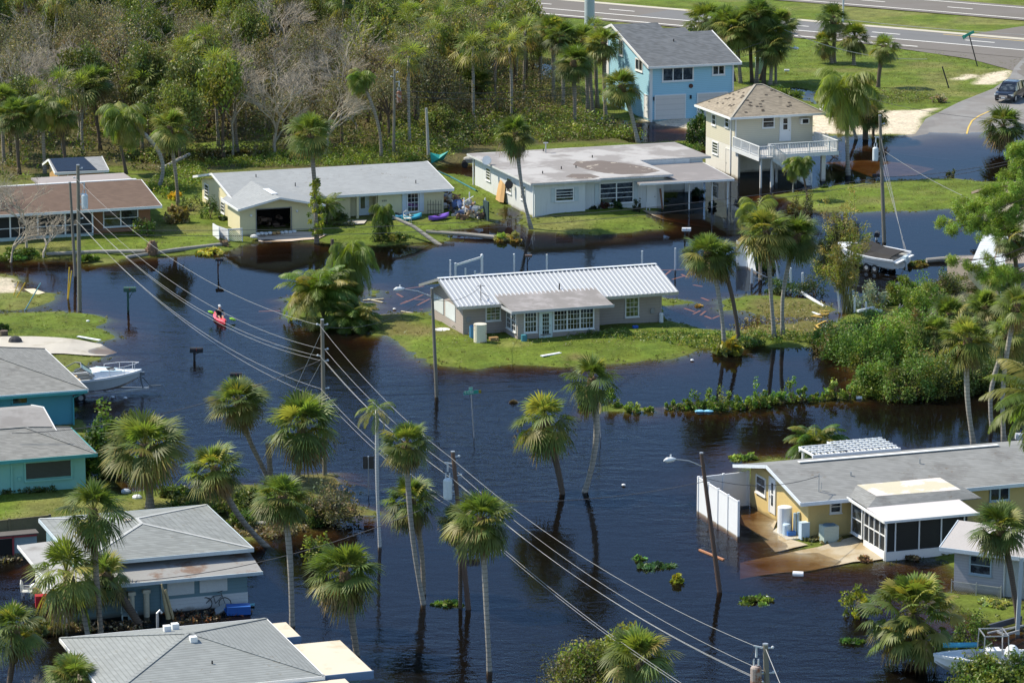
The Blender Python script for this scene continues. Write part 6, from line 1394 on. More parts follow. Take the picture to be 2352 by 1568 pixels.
        T.part('top_frame', fr_.bar((-.55, -.7, 2.3), (.65, -.7, 2.3), .05).bar((-.55, .7, 2.3), (.65, .7, 2.3), .05).bar((-.55, -.75, 2.3), (-.55, .75, 2.3), .05).bar((.63, -.75, 2.3), (.63, .75, 2.3), .05), STEEL)
        T.part('canvas_roll', MB().tube([(2.4, -.85, 1.45), (.6, -1.1, 1.35)], .13, 8), M('canvas_blue', (.07, .34, .48), .7))
        T.part('seat', MB().ball((-.9, 0, 1.1), .4, .45, .55), HW); deck(.7, 1, .03)
    T.part('outboard_motor', MB().box(-L_ / 2 - .5, -L_ / 2 - .15, -.16, .16, .55, 1.05).box(-L_ / 2 - .38, -L_ / 2 - .25, -.06, .06, -.1, .55) if style != 'cuddy' else MB().box(-L_ / 2 - .5, -L_ / 2, -.3, .3, .3, .9), M('motor', (.5, .6, .66), .4) if style == 'covered' else BLACK)
    if trailer:
        tr_ = Thing('boat_trailer', 'galvanised trailer under the ' + ('boat with the black cover' if style == 'covered' else 'white cabin boat' if style == 'cuddy' else 'boat at the bottom right'), 'trailer', (0, 0, 0), None, False); tr_.e.location = bx; tr_.e.rotation_euler = (0, 0, rot)
        fr_ = MB()
        for s in (-1, 1): fr_.bar((-L_ / 2 + .3, s * .8, .02), (L_ * .2, s * .75, .02), .08, .1).bar((L_ * .2, s * .75, .02), (L_ / 2 + .5, 0, -.02), .08, .1)
        for x in (-2, -.6, .8): fr_.bar((x, -.8, .0), (x, .8, .0), .08)
        tr_.part('frame', fr_, STEEL)
        wp = MB().bar((L_ / 2 + .1, 0, 0), (L_ / 2 - .15, 0, 1.1), .1).bar((L_ / 2 + .7, 0, 0), (L_ / 2 - .1, 0, .95), .06).box(L_ / 2 - .1, L_ / 2 + .2, -.12, .12, .9, 1.1).bar((L_ / 2 + .5, 0, .1), (L_ / 2 + 1.3, 0, .08), .09)
        tr_.part('winch_post', wp, M('trailer_dark', (.14, .16, .18), .5))
        for s in (-1, 1):
            for x in (-1.0,) if style != 'covered' else (-1.2, -.4):
                w_ = tr_.part('wheel', MB().tube([(x, s * 1.05 - .1, -.12), (x, s * 1.05 + .1, -.12)], .33, 16), BLACK); tr_.part('rim', MB().tube([(x, s * 1.05 - .115, -.12), (x, s * 1.05 + .115, -.12)], .17, 10), STEEL, parent=w_)
        for s in (-1, 1): tr_.part('fender', MB().box(-1.6, -.1, s * 1.05 - .13, s * 1.05 + .13, .24, .28), BLACK)
    return T
q = P(150, 876, .75); boat('white cabin motorboat on a trailer beached beside the teal house', (q[0] + 1.9, q[1] - 1.0, .30), 6.6, 2.35, ANG * .9, 'cuddy')
q = P(2040, 594, 1.0); q2 = P(1944, 568, 1.3); rt = math.atan2(q2[1] - q[1], q2[0] - q[0])
st0 = P(2055, 612, .5); L2 = math.hypot(q2[0] - st0[0], q2[1] - st0[1])
boat('white motorboat with a black canvas cover stranded beyond the bamboo', (*P(2002, 590, .9)[:2], .40), 6.2, 2.5, math.atan2(4.0, -4.2), 'covered').e.rotation_euler[0] = -.17
q = P(2265, 1530, .8); boat('cluttered open boat with a blue canvas roll behind a bush at the bottom right', (q[0] + .4, q[1] + .2, .2), 6.0, 2.3, R(185), 'open', trailer=False)
# small frame trailer behind the shrubs
q = P(*O(3,1,1230,1260)); T = Thing('boat_trailer', 'empty dark trailer frame with a winch post sunk behind the silver bush', 'trailer', (q[0], q[1], 0), None, False)
a = [P(*O(3,1,x, y), .35) for x, y in ((1140,1215),(1200,1190),(1290,1190),(1335,1260),(1260,1330))]
mb = MB(); [mb.bar(a[i], a[i + 1], .09, .12) for i in range(4)]; mb.bar(a[2], P(*O(3,1,1255,1330), .3), .1); T.part('frame', mb, M('trailer_dark2', (.09, .10, .10), .6))
p = P(*O(3,1,1255,1190), .3); T.part('winch_post', MB().bar(p, (p[0], p[1], 1.4), .12).bar((p[0] - .3, p[1], .9), (p[0] + .3, p[1], 1.2), .08), STEEL); T.part('step', MB().box(p[0] - .5, p[0] + .1, p[1] - 1.6, p[1] - 1.3, .3, .34), M('blue_step', (.3, .45, .6), .6))
def kayak_mesh(L_=3.0, Bm=.75, h=.30, open_=True):
    R_ = []; n = 12
    for i in range(n + 1):
        t = i / n; w = Bm / 2 * max(math.sin(math.pi * t) ** .62, .03); z = h + .10 * (2 * t - 1) ** 2; zb = .12 * (2 * t - 1) ** 4
        R_.append([(-L_ / 2 + L_ * t, -w, z * .8), (-L_ / 2 + L_ * t, -w * .7, zb + .04), (-L_ / 2 + L_ * t, 0, zb), (-L_ / 2 + L_ * t, w * .7, zb + .04), (-L_ / 2 + L_ * t, w, z * .8), (-L_ / 2 + L_ * t, w * .55, z + .03), (-L_ / 2 + L_ * t, -w * .55, z + .03), (-L_ / 2 + L_ * t, -w, z * .8)])
    return loft(R_)
def kayak(label, loc, rot, c, roll=0, L_=3.0):
    T = Thing('kayak', label, 'kayak', (0, 0, 0), 'kayaks', False); T.e.location = loc; T.e.rotation_euler = (roll, 0, rot)
    h = T.part('hull', kayak_mesh(L_), M('kayak_' + label[:5], c, .35, .08, 1.5, spec=.5), smooth=False)
    T.part('cockpit', MB().prism([(-.65 + .0 * k + 1.0 * .62 * math.cos(k * .5236) + .35, .23 * math.sin(k * .5236)) for k in range(12)], .331, .337), M('cockpit_dark', (.03, .02, .025), .8))
    T.part('seat_back', MB().box(-.36, -.30, -.18, .18, .3, .52), BLACK)
    return T
ka = R(-57); kp = P(505, 735, .05); kdir = Vector((math.cos(ka), math.sin(ka), 0)); kn = Vector((-kdir.y, kdir.x, 0))
a_, b_ = P(484, 725, .25), P(524, 748, .1); kdir = Vector((b_[0] - a_[0], b_[1] - a_[1], 0)).normalized(); kdir = Vector((.30, -.95, 0)).normalized(); ka = math.atan2(kdir.y, kdir.x)
K = kayak('red kayak paddled across the flooded street', (kp[0], kp[1], -.06), ka, (.86, .07, .10), 0, 3.3)
# paddler: one skinned body, clothes as children; local frame x = forward
def skinned(name, pts, edges, rad, mat, parent, root=0, sub=1):
    me = bpy.data.meshes.new(name); me.from_pydata(pts, edges, []); o = link(name, me, parent)
    md = o.modifiers.new('skin', 'SKIN'); md.use_smooth_shade = True
    if sub: o.modifiers.new('sub', 'SUBSURF').levels = sub; o.modifiers['sub'].render_levels = sub
    for i, r_ in enumerate(rad): me.skin_vertices[0].data[i].radius = (r_, r_) if not isinstance(r_, tuple) else r_
    me.skin_vertices[0].data[root].use_root = True
    me.materials.append(mat); return o
SK = M('skin', (.50, .30, .21), .6, .04, 4)
pe = bpy.data.objects.new('person', None); col.objects.link(pe); tag(pe, 'person in a black shirt and white cap kneeling in the red kayak', 'person')
pe.location = (kp[0] - .1 * kdir.x, kp[1] - .1 * kdir.y, .02); pe.rotation_euler = (0, 0, ka)
pts = [(0, 0, .26), (.0, 0, .48), (.03, 0, .68), (.05, 0, .80), (.07, 0, .93), (.08, 0, 1.03),
       (.04, .19, .73), (.14, .30, .50), (.38, .30, .46), (.04, -.19, .73), (.14, -.30, .50), (.38, -.32, .50),
       (.10, .10, .24), (.48, .15, .40), (.80, .10, .20), (.10, -.10, .24), (.48, -.15, .40), (.80, -.10, .20)]
ed = [(0, 1), (1, 2), (2, 3), (3, 4), (4, 5), (2, 6), (6, 7), (7, 8), (2, 9), (9, 10), (10, 11), (0, 12), (12, 13), (13, 14), (0, 15), (15, 16), (16, 17)]
rd = [.15, .13, .15, .06, .095, .08, .06, .045, .035, .06, .045, .035, .10, .07, .045, .10, .07, .045]
for s, wr in ((1, 8), (-1, 11)):     # five unequal fingers per hand, closed on the shaft
    w = Vector(pts[wr]); ix = len(pts); pts.append(tuple(w + Vector((.05, 0, 0)))); ed.append((wr, ix)); rd.append(.032)
    for f_ in range(5):
        ln = (.035, .045, .05, .045, .035)[f_]; b0 = w + Vector((.07 if f_ else .045, (f_ - 2) * .018, .0)); j = len(pts)
        pts += [tuple(b0 + Vector((ln * .7, 0, .012))), tuple(b0 + Vector((ln, 0, -ln * .6)))]; ed += [(ix, j), (j, j + 1)]; rd += [.010, .008]
body = skinned('body', pts, ed, rd, SK, pe)
SH = M('shirt_black', (.012, .012, .015), .9, .1, 5)
skinned('shirt', [(0, 0, .22), (.0, 0, .45), (.03, 0, .68), (.04, 0, .76), (.04, .20, .72), (.10, .27, .58), (.04, -.20, .72), (.10, -.27, .58)], [(0, 1), (1, 2), (2, 3), (2, 4), (4, 5), (2, 6), (6, 7)], [.18, .17, .19, .09, .085, .07, .085, .07], SH, pe)
skinned('shorts', [(0, 0, .24), (.12, .11, .24), (.40, .15, .38), (.12, -.11, .24), (.40, -.15, .38)], [(0, 1), (1, 2), (0, 3), (3, 4)], [.17, .12, .09, .12, .09], M('shorts_grey', (.10, .08, .10), .9), pe)
cp_ = MB().ball((.075, 0, 1.09), .125, .11, .08).box(.12, .27, -.08, .08, 1.04, 1.06); o = link('cap', cp_.mesh('cap', M('cap_white', (.78, .80, .80), .7)), pe)
fc = MB().ball((.172, .035, 1.0), .012, n=6, m=4).ball((.172, -.035, 1.0), .012, n=6, m=4).box(.165, .178, -.025, .025, .935, .945); link('face', fc.mesh('face', M('face_dark', (.10, .05, .04), .6)), pe)
link('nose', MB().ball((.185, 0, .972), .018, .014, .022, 6, 5).mesh('nose', SK), pe)
LG_ = M('paddle_green', (.30, .62, .06), .4, .05, 2)
T = Thing('paddle', 'double paddle with lime green blades held by the kayaker', 'paddle', (0, 0, 0), None, False)
c0 = Vector((kp[0], kp[1], 0)) + kdir * .36; pa_ = Vector(at_px(479, 715, c0.y + .3)); pb_ = Vector(at_px(540, 735, c0.y - .3)); d = (pb_ - pa_).normalized()
T.part('shaft', MB().tube([pa_, pb_], .016, 6), BLACK)
for p, s in ((pa_, 1), (pb_, -1)): T.part('blade', MB().tube([p - d * s * .05, p + d * s * .1, p + d * s * .3, p + d * s * .46], [.03, .09, .10, .02], 8), LG_)
for lab, px, py, c in (('turquoise kayak on the lawn left of the purple one', 945, 505, (.06, .40, .55)), ('purple kayak on the lawn by the cream house wall', 1008, 504, (.22, .10, .55)), ('pale blue kayak behind the white garden chair', 918, 502, (.10, .34, .50))):
    q = P(px, py, .3); kayak(lab, (q[0], q[1], .32), R(50), c, 0, 2.6)
# ------------------------------------------------------------------ cars
def car(label, loc, rot, paint, L_=5.0, Wd=2.0, Hh_=1.85, name='parked_car', suv=True):
    T = Thing(name, label, 'car', (0, 0, 0), None, False); T.e.location = loc; T.e.rotation_euler = (0, 0, rot); w = Wd / 2; k = L_ / 5.0
    st_ = [(-2.5, .86, .45, .95), (-2.42, .95, .32, 1.05), (-1.2, 1.0, .28, 1.10), (.2, 1.0, .28, 1.08), (1.2, 1.0, .28, 1.05), (2.0, .97, .30, .98), (2.38, .90, .34, .88), (2.5, .80, .42, .70)]
    rg = [[(x * k, -w * f * .96, zb), (x * k, -w * f, (zb + zt) / 2), (x * k, -w * f * .93, zt), (x * k, -w * f * .55, zt + .045), (x * k, w * f * .55, zt + .045), (x * k, w * f * .93, zt), (x * k, w * f, (zb + zt) / 2), (x * k, w * f * .96, zb)] for x, f, zb, zt in st_]
    body = T.part('body', loft(rg), paint, smooth=False)
    h = Hh_; cb = [(-2.38, .80, 1.1, 1.12), (-1.95, .80, h - .12, .70), (-.8, .82, h, .72), (.35, .82, h - .04, .70), (.7, .82, h - .22, .70), (1.45, .84, 1.10, .82)] if suv else [(-1.9, .8, 1.08, .78), (-1.2, .78, h - .06, .62), (-.3, .8, h, .64), (.4, .8, h - .05, .63), (1.3, .82, 1.08, .8)]
    rg = [[(x * k, -w * .92, 1.0), (x * k, -w * f2, z), (x * k, w * f2, z), (x * k, w * .92, 1.0)] for x, f, z, f2 in cb]
    T.part('windows', loft(rg), GLASS)
    rf = [[(x * k, -w * f2 * .99, z + .005), (x * k, -w * f2 * .6, z + .05), (x * k, w * f2 * .6, z + .05), (x * k, w * f2 * .99, z + .005)] for x, f, z, f2 in (cb[1:5] if suv else cb[1:4])]
    T.part('roof', loft(rf, False), paint)
    pl = MB()
    for s in (-1, 1):
        q_ = [(cb[i][0] * k, s * w * cb[i][3], cb[i][2]) for i in range(len(cb))]
        for i in range(len(q_) - 1): pl.bar(q_[i], q_[i + 1], .06)
        for x in (-1.3, .0): pl.bar((x * k, s * w * .93, 1.02), (x * k, s * w * .72, h - .04), .07)
    T.part('pillars', pl, paint)
    for s in (-1, 1):
        for x in (-1.55, 1.55):
            wh = T.part('wheel', MB().tube([(x * k, s * (w - .22), .37), (x * k, s * (w + .01), .37)], .37, 20), BLACK); T.part('rim', MB().tube([(x * k, s * (w - .2), .37), (x * k, s * (w + .02), .37)], .23, 10), STEEL, parent=wh)
        T.part('headlight', MB().obox((2.38 * k, s * w * .74, .78), (.08, -s * .03, 0), (0, .20, 0), (0, 0, .06)), M('headlight', (.75, .78, .75), .15, .02, 1, spec=.8))
        T.part('mirror', MB().ball((.95 * k, s * (w + .08), 1.12), .1, .09, .08), BLACK); T.part('tail_light', MB().box(-2.5 * k, -2.42 * k, s * w * .7 - .12, s * w * .7 + .12, .8, .95), M('tail', (.4, .02, .02), .3))
    T.part('grille', MB().box(2.44 * k, 2.51 * k, -.42, .42, .52, .74), M('chrome', (.6, .6, .6), .15, .05, 3, metal=1.)); T.part('number_plate', MB().box(2.51 * k, 2.53 * k, -.2, .2, .45, .56), WHT); T.part('bumper_trim', MB().box(2.40 * k, 2.5 * k, -.7, .7, .36, .40), STEEL)
    return T
q = P(2304, 236, .42); d = Vector((-.42, -.91, 0)).normalized()
car('black sport utility car driving down the side road', (q[0] - d.x * 2.5, q[1] - d.y * 2.5, .42), math.atan2(d.y, d.x), M('car_black', (.008, .010, .016), .12, .05, 1, spec=.8), 5.1, 2.05, 1.85)
q = P(1940, 266, .3); car('silver-white sedan on the sand behind the shaggy palm', (q[0], q[1] + 1, .33), R(190), M('car_silver', (.60, .61, .60), .25, .04, 1, spec=.7), 4.6, 1.85, 1.5, suv=False)
# ------------------------------------------------------------------ yard things
def tank(px, z1, r, label, mat, name='water_tank', cat='tank', z0=-.1, grp=None, dome=.0):
    x, y, _ = P(*px, .15); return solo(name, label, cat, MB().lathe(x, y, [(.01, z0), (r, z0), (r, z1 - dome), (r * .8, z1 - dome * .3), (.01, z1)], 18), mat, (x, y), grp)
RS = M('tank_rust', (.66, .62, .50), .6, .06, 1.5, stain=(.28, .12, .06), st=(.55, .6), sscale=1.2)
tank(O(1,2,1950,148), 1.6, .46, 'open cream water tank with a rust streak at the metal roof house corner', RS, z0=0); tank(O(1,2,1882,115), 1.25, .2, 'slim blue pressure tank beside the cream water tank', M('tank_blue', (.08, .24, .42), .5), dome=.1)
tank(O(2,2,175,140), .75, .22, 'teal rubbish bin at the porch corner of the metal roof house', M('bin_teal', (.06, .22, .28), .5), 'rubbish_bin', 'bin'); tank(O(1,1,1627,1522), .32, .55, 'round white septic lid on the grass left of the metal roof house', VIN, 'septic_lid', 'lid', .1)
tank(O(2,1,1345,1452), .95, .16, 'small white gas cylinder at the right corner of the metal roof house', VIN, 'gas_cylinder', 'gas cylinder', 0, dome=.15)
def crate(px, w, d_, h, label, mat, name='crate', cat='crate', rot=ANG, z=.2):
    x, y, _ = P(*px, z); a = Vector((math.cos(rot), math.sin(rot), 0)) * w / 2; b = Vector((-math.sin(rot), math.cos(rot), 0)) * d_ / 2
    mb = MB().obox((x, y, z + h / 2), a, b, (0, 0, h / 2)).obox((x, y, z + h + .015), a * 1.04, b * 1.04, (0, 0, .015)); return solo(name, label, cat, mb, mat, (x, y, 0))
crate(O(1,2,2065,128), .6, .4, .3, 'brown wooden crate on the grass beside the cream water tank', M('crate_brown', (.32, .20, .09), .8, .2, 4)); crate(O(2,1,1125,1500), .35, .3, .2, 'small blue tub lying in the shade of the porch house', M('tub_blue', (.03, .12, .55), .5), 'tub', 'tub')
crate(O(3,3,590,320), 1.1, .5, .06, 'dark floor mat before the yellow house wall', DARK, 'mat', 'mat', z=.12)
H = House('air_conditioner', 'pale green outdoor air conditioner unit at the yellow house wall', 'air conditioner', (83.9, 187)); H.bx('casing', 83.55, 84.45, 186.55, 187.3, .1, 1.05, M('ac_green', (.42, .50, .46), .6, .05, 2, band=.08, bandk=.12)); H.part('fan_grille', MB().cyl(84.0, 186.9, 1.05, 1.09, .36, 16), M('ac_dark', (.12, .2, .25), .6))
tank(O(3,3,280,270), 1.62, .42, 'tall white water tank with a domed lid at the yellow house corner', VIN, dome=.05); tank(O(3,3,298,290), .75, .24, 'short pale blue tank in front of the tall white one', M('tank_lblue', (.48, .60, .72), .5), dome=.1)
tank(O(3,3,365,290), 1.35, .09, 'left slim filter column of the water treatment set', M('col_blue', (.40, .52, .60), .5), 'filter_column', 'filter', grp='filter columns'); tank(O(3,3,395,290), 1.4, .09, 'right slim filter column of the water treatment set', M('col_blue', (.40, .52, .60), .5), 'filter_column', 'filter', grp='filter columns')
crate(O(3,3,445,335), .5, .42, .95, 'light blue brine box of the water treatment set', M('tank_lblue', (.48, .60, .72), .5), 'brine_box', 'box', z=.1); crate(O(3,3,335,305), .5, .25, .2, 'bright blue pump on the slab of the water treatment set', M('pump_blue', (.04, .16, .5), .5), 'pump', 'pump', z=.1)
mb = MB(); a = [P(*O(3,3,x, y), .1) for x, y in ((180,265),(230,225),(430,300),(470,325),(300,338))]; mb.add(a, [(0, 4, 3, 2, 1)]); mb = MB().prism([(p[0], p[1]) for p in a], -.2, .08); solo('concrete_slab', 'small concrete slab carrying the water tanks', 'slab', mb, CONC, a[0])
p = P(*O(3,3,350,635), .1); q = P(*O(3,3,440,640), .1); solo('floating_drum', 'white cylindrical drum floating off the patio', 'drum', MB().tube([p, q], .16, 14), VIN, (p[0], p[1], 0))
# lattice bin screen and sandbags at the cream house
T = House('lattice_screen', 'white lattice bin enclosure at the garage corner', 'screen', (77, 288.6)); mb = MB()
for k in range(13):
    a = k * .16
    mb.bar((76.1 + max(a - .95, 0), 288.0, .1 + min(a, .95) * 1.0), (76.1 + min(a, 1.15), 288.0, .1 + max(a - 1.15, 0)), .035, .02)
    mb.bar((76.1 + max(a - .95, 0), 288.0, 1.05 - min(a, .95)), (76.1 + min(a, 1.15), 288.0, 1.05 - max(a - 1.15, 0)), .035, .02)
T.part('lattice', mb, VIN); T.part('frame', MB().box(76.05, 76.12, 287.95, 288.02, 0, 1.15).box(77.2, 77.27, 287.95, 288.02, 0, 1.15).box(76.05, 77.27, 287.95, 288.02, 1.05, 1.13).box(75.3, 75.36, 288.0, 290, 0, 1.3), VIN); T.part('side_panel', MB().add([(76.08, 288, 0), (75.35, 289.9, 0), (75.35, 289.9, 1.25), (76.08, 288, 1.1)], [(0, 3, 2, 1)]), VIN)
rs = random.Random(8); SB = M('sandbag', (.62, .64, .64), .8, .12, 3); SBB = M('cardboard', (.45, .28, .12), .8)
u_, z_ = onW(1,1,30,700,289.2)
for i in range(10): u = 78.9 + i * .34; o = solo('sandbag', 'white sandbag in the row across the open garage, ' + ['leftmost', 'second', 'third', 'fourth', 'fifth', 'sixth', 'seventh', 'eighth', 'ninth', 'rightmost'][i], 'sandbag', MB().ball((u, 289.3, .32 + .03 * (i % 2)), .2, .3, .13, 8, 5), SBB if i in (4, 5) else SB, (u, 289.3, 0), 'sandbags', True)
x, y, _ = P(*O(0,1,2170,722), .2); solo('white_bundle', 'round white bundle beside the garage sandbags', 'bundle', MB().ball((x, y, .3), .35, .35, .16), SB, (x, y))
# garden chairs
def chair(px, label, mat, z=.3, rot=0., s=1.):
    x, y, _ = P(*px, z); T = Thing('garden_chair', label, 'chair', (x, y, 0), 'garden chairs', False); c_, s_ = math.cos(rot), math.sin(rot); f = lambda a, b, h: (x + (a * c_ - b * s_) * s, y + (a * s_ + b * c_) * s, z + h * s)
    T.part('seat', MB().obox(f(0, 0, .4), Vector((c_, s_, 0)) * .24 * s, Vector((-s_, c_, 0)) * .24 * s, (0, 0, .02)), mat)
    bk = MB().tube([f(-.24, .24, .4), f(-.22, .28, .8), f(0, .3, .95), f(.22, .28, .8), f(.24, .24, .4)], .03, 6)
    for a in (-.1, 0, .1): bk.bar(f(a, .25, .42), f(a, .29, .9), .03)
    T.part('backrest', bk, mat)
    for a in (-.22, .22):
        for b in (-.22, .22): T.part('leg', MB().bar(f(a, b, 0), f(a, b, .4), .04), mat)
        T.part('armrest', MB().bar(f(a, -.22, .62), f(a, .24, .62), .05, .03).bar(f(a, -.22, .4), f(a, -.22, .62), .03), mat)
    return T
CHM = M('chair_white', (.70, .70, .64), .6, .05, 2)
chair(O(1,1,1330,600), 'white plastic garden chair on the lawn by the kayaks', CHM, .3, .3, 1.1); chair(O(0,3,1080,1045), 'pale plastic chair in the water against the boarded house', M('chair_blue', (.42, .55, .58), .6), -.1, .2, 1.0); chair(O(0,3,235,850), 'overturned wire garden chair left of the boarded house', CHM, -.1, 1.5, 1.1)
# ornamental fence, boards leaning on the white house
q = P(*O(1,1,1560,530), .3); T = Thing('trellis', 'black iron trellis leaning on the cream house wall', 'trellis', (q[0], q[1], 0), None, False); mb = MB()
for k in range(6): mb.bar((q[0] - .55 + k * .22, q[1], .3), (q[0] - .55 + k * .22, q[1], 1.5 + .1 * (k % 2)), .035)
T.part('bars', mb.bar((q[0] - .6, q[1], 1.2), (q[0] + .6, q[1], 1.2), .03).bar((q[0] - .6, q[1], .7), (q[0] + .6, q[1], .7), .03), BLACK)
q = P(*O(1,1,2115,418), .2); q2 = P(*O(1,1,2080,395), .2); solo('plywood_sheet', 'orange plywood sheets leaning on the white house side wall', 'plywood', MB().add([q2, q, (q[0] + .25, q[1] + .6, 1.85), (q2[0] + .35, q2[1] + .9, 1.9), (q[0] + .35, q[1] - .3, .2), (q[0] + .5, q[1] + .3, 1.6)], [(0, 1, 2, 3), (1, 4, 5, 2)]), M('plywood', (.52, .33, .15), .8, .1, 2), (q[0], q[1], 0))
q = P(*O(2,1,10,400), .2); solo('wood_panel', 'tan board standing at the left wall of the flat-roofed house', 'board', MB().box(q[0] - .1, q[0] + .02, q[1], q[1] + .8, .2, 1.5), M('plywood', (.5, .3, .1), .8), (q[0], q[1], 0))
# pot plants and bushes in front of the white house handled with the vegetation
# blue waste bin / kayak and rubbish by the boarded house
rs = random.Random(21)
def junk(px, label, mb_f, mat, name, cat, z=.05, group=None):
    x, y, _ = P(*px, z); solo(name, label, cat, mb_f(x, y, z), mat, (x, y, 0), group)
BLB = M('bin_blue', (.03, .12, .42), .45, .1, 2); RED = M('box_red', (.38, .02, .03), .5, .1, 3)
junk(O(0,3,2035,968), 'overturned royal blue bin by the right corner of the boarded house', lambda x, y, z: MB().obox((x, y, z + .2), (.62, .1, 0), (-.05, .35, 0), (0, 0, .22)).tube([(x - .6, y - .3, z + .1), (x - .7, y - .35, z + .35)], .06, 6), BLB, 'blue_bin', 'bin')
junk(O(0,3,2115,903), 'turquoise float on the water by the boarded house', lambda x, y, z: MB().obox((x, y, z + .03), (.35, .1, 0), (-.02, .1, 0), (0, 0, .03)), M('float_turq', (.15, .50, .60), .5), 'float', 'float')
junk(O(0,3,355,912), 'red box floating left of the boarded house', lambda x, y, z: MB().obox((x, y, z + .3), (.32, .05, 0), (-.05, .25, 0), (0, 0, .32)), RED, 'red_box', 'box')
junk(O(0,3,462,940), 'dark bin with a pink lid left of the boarded house', lambda x, y, z: MB().cyl(x, y, -.2, .55, .2, 10).ball((x, y, .62), .22, .22, .1), M('bin_pink', (.10, .05, .15), .5, .3, 2, stain=(.6, .05, .2), st=(.5, .55), sscale=2), 'pink_lid_bin', 'bin')
junk(O(0,3,318,850), 'round tan tabletop floating left of the boarded house', lambda x, y, z: MB().tube([(x, y, z + .3), (x + .05, y + .05, z + .33)], .38, 14), M('tabletop', (.50, .33, .16), .7), 'tabletop', 'tabletop')
junk(O(0,3,298,760), 'white ball-shaped float against the white side wall', lambda x, y, z: MB().ball((x, y, .15), .28, .25, .2), VIN, 'buoy', 'float'); junk(O(0,3,515,975), 'white float with an orange bag at the house corner', lambda x, y, z: MB().ball((x, y, .15), .32, .3, .22).ball((x - .35, y - .1, .05), .2, .2, .1), VIN, 'buoy', 'float')
for i, (px, lab) in enumerate(((O(0,2,960,603), 'white plastic bag floating under the beached boat'), (O(0,2,1070,612), 'small white scrap floating under the beached boat'), (O(0,2,1075,1418), 'grey rubbish bag on the turquoise house lawn'), (O(0,2,1170,1468), 'white rubbish bag on the turquoise house lawn'), (O(2,2,1610,290), 'white bottle floating below the central island'), (O(2,2,1025,1355), 'white floating container among open water'), (O(1,1,1218,1335), 'white scrap left of the metal roof house'), (O(0,1,750,1437), 'white scrap on the left lawn'), (O(2,2,400,683), 'white scrap caught in the palm crown shade'), (O(3,3,130,840), 'white scrap in the floating weeds'))):
    r_ = .32 if i in (2, 3) else .14; junk(px, lab, lambda x, y, z: MB().ball((x, y, z + r_ * .3), r_, r_ * .8, r_ * .55, 7, 5), VIN if i != 2 else M('bag_grey', (.4, .45, .5), .6), 'litter', 'litter', th(*P(*px)[:2]) + .02 if th(*P(*px)[:2]) > 0 else .02)
for i, (px, lab) in enumerate(((O(2,2,885,628), 'light blue float by the leaning palm'), (O(2,2,1675,720), 'left light blue float at the mangrove strip'), (O(2,2,1750,720), 'right light blue float at the mangrove strip'))):
    junk(px, lab, lambda x, y, z: MB().ball((x, y, .05), .34, .2, .1, 8, 5), M('float_blue', (.25, .60, .80), .5), 'float', 'float')
for px, px2, lab in ((O(3,2,890,603), O(3,2,940,603), 'white box on the wrack line'), (O(3,2,1200,603), O(3,2,1290,603), 'white board on the wrack line')): board(px, px2, lab, VIN, .2, .15, .1)
# bicycle and clutter against the boarded house
q = P(*O(0,3,1840,925), .1); T = Thing('bicycle', 'dark bicycle half buried in debris at the boarded house', 'bicycle', (q[0], q[1], 0), None, False)
x, y = q[0], q[1]
for s, nm in ((-.5, 'wheel'), (.5, 'wheel')): T.part(nm, MB().tube([(x + s + .32 * math.cos(t), y, .35 + .32 * math.sin(t)) for t in [k * .524 for k in range(13)]], .025, 5, False), BLACK)
T.part('frame', MB().bar((x - .5, y, .35), (x - .1, y, .75), .04).bar((x - .1, y, .75), (x + .35, y, .8), .04).bar((x + .5, y, .35), (x + .3, y, .95), .04).bar((x - .1, y, .75), (x, y, .35), .04).bar((x, y, .35), (x + .35, y, .75), .04), M('bike', (.12, .14, .15), .4)); T.part('handlebar', MB().bar((x + .15, y - .2, 1.0), (x + .35, y + .2, .98), .03), BLACK)
q = P(*O(0,3,1880,960), .1); junk(O(0,3,1880,962), 'grey chair cushion lying by the bicycle', lambda x, y, z: MB().obox((x, y, .2), (.26, .05, .15), (-.05, .25, .1), (0, -.02, .04)), M('cushion', (.30, .34, .36), .8), 'cushion', 'cushion')
a = P(*O(0,3,1440,1020), 0); b = (a[0] - .35, a[1] + .1, hup(*O(0,3,1440,1020), O(0,3,1395,725)[1])); solo('splintered_log', 'splintered pale tree trunk leaning on the boarded house', 'trunk', MB().tube([a, Vector(a).lerp(Vector(b), .5), b], [.14, .12, .04], 7).tube([(a[0] + .25, a[1], 0), (a[0] - .15, a[1], 1.6)], .07, 6), M('splinter', (.46, .38, .22), .9, .2, 3), a)
# boat lift at the bottom right
q = P(*O(3,3,2265,1150), 0); T = Thing('boat_lift', 'grey steel boat lift post with beams at the right edge', 'boat lift', (q[0], q[1], 0), None, False); hh_ = hup(*O(3,3,2265,1150), O(3,3,2290,505)[1])
T.part('post', MB().bar((q[0], q[1], -.5), (q[0] + .1, q[1], hh_), .2), PST); T.part('beam', MB().bar(P(*O(3,3,2010,1095), .35), P(*O(3,3,2300,1015), .35), .12, .3), M('beam_dark', (.07, .08, .10), .5)); T.part('beam', MB().bar(P(*O(3,3,2015,1140), .3), P(*O(3,3,2320,1075), .3), .1, .08), STEEL); T.part('bracket', MB().bar(P(*O(3,3,2090,1125), .3), P(*O(3,3,2160,1155), .3), .1).bar(P(*O(3,3,2160,1155), .3), P(*O(3,3,2280,1120), .3), .1), STEEL)
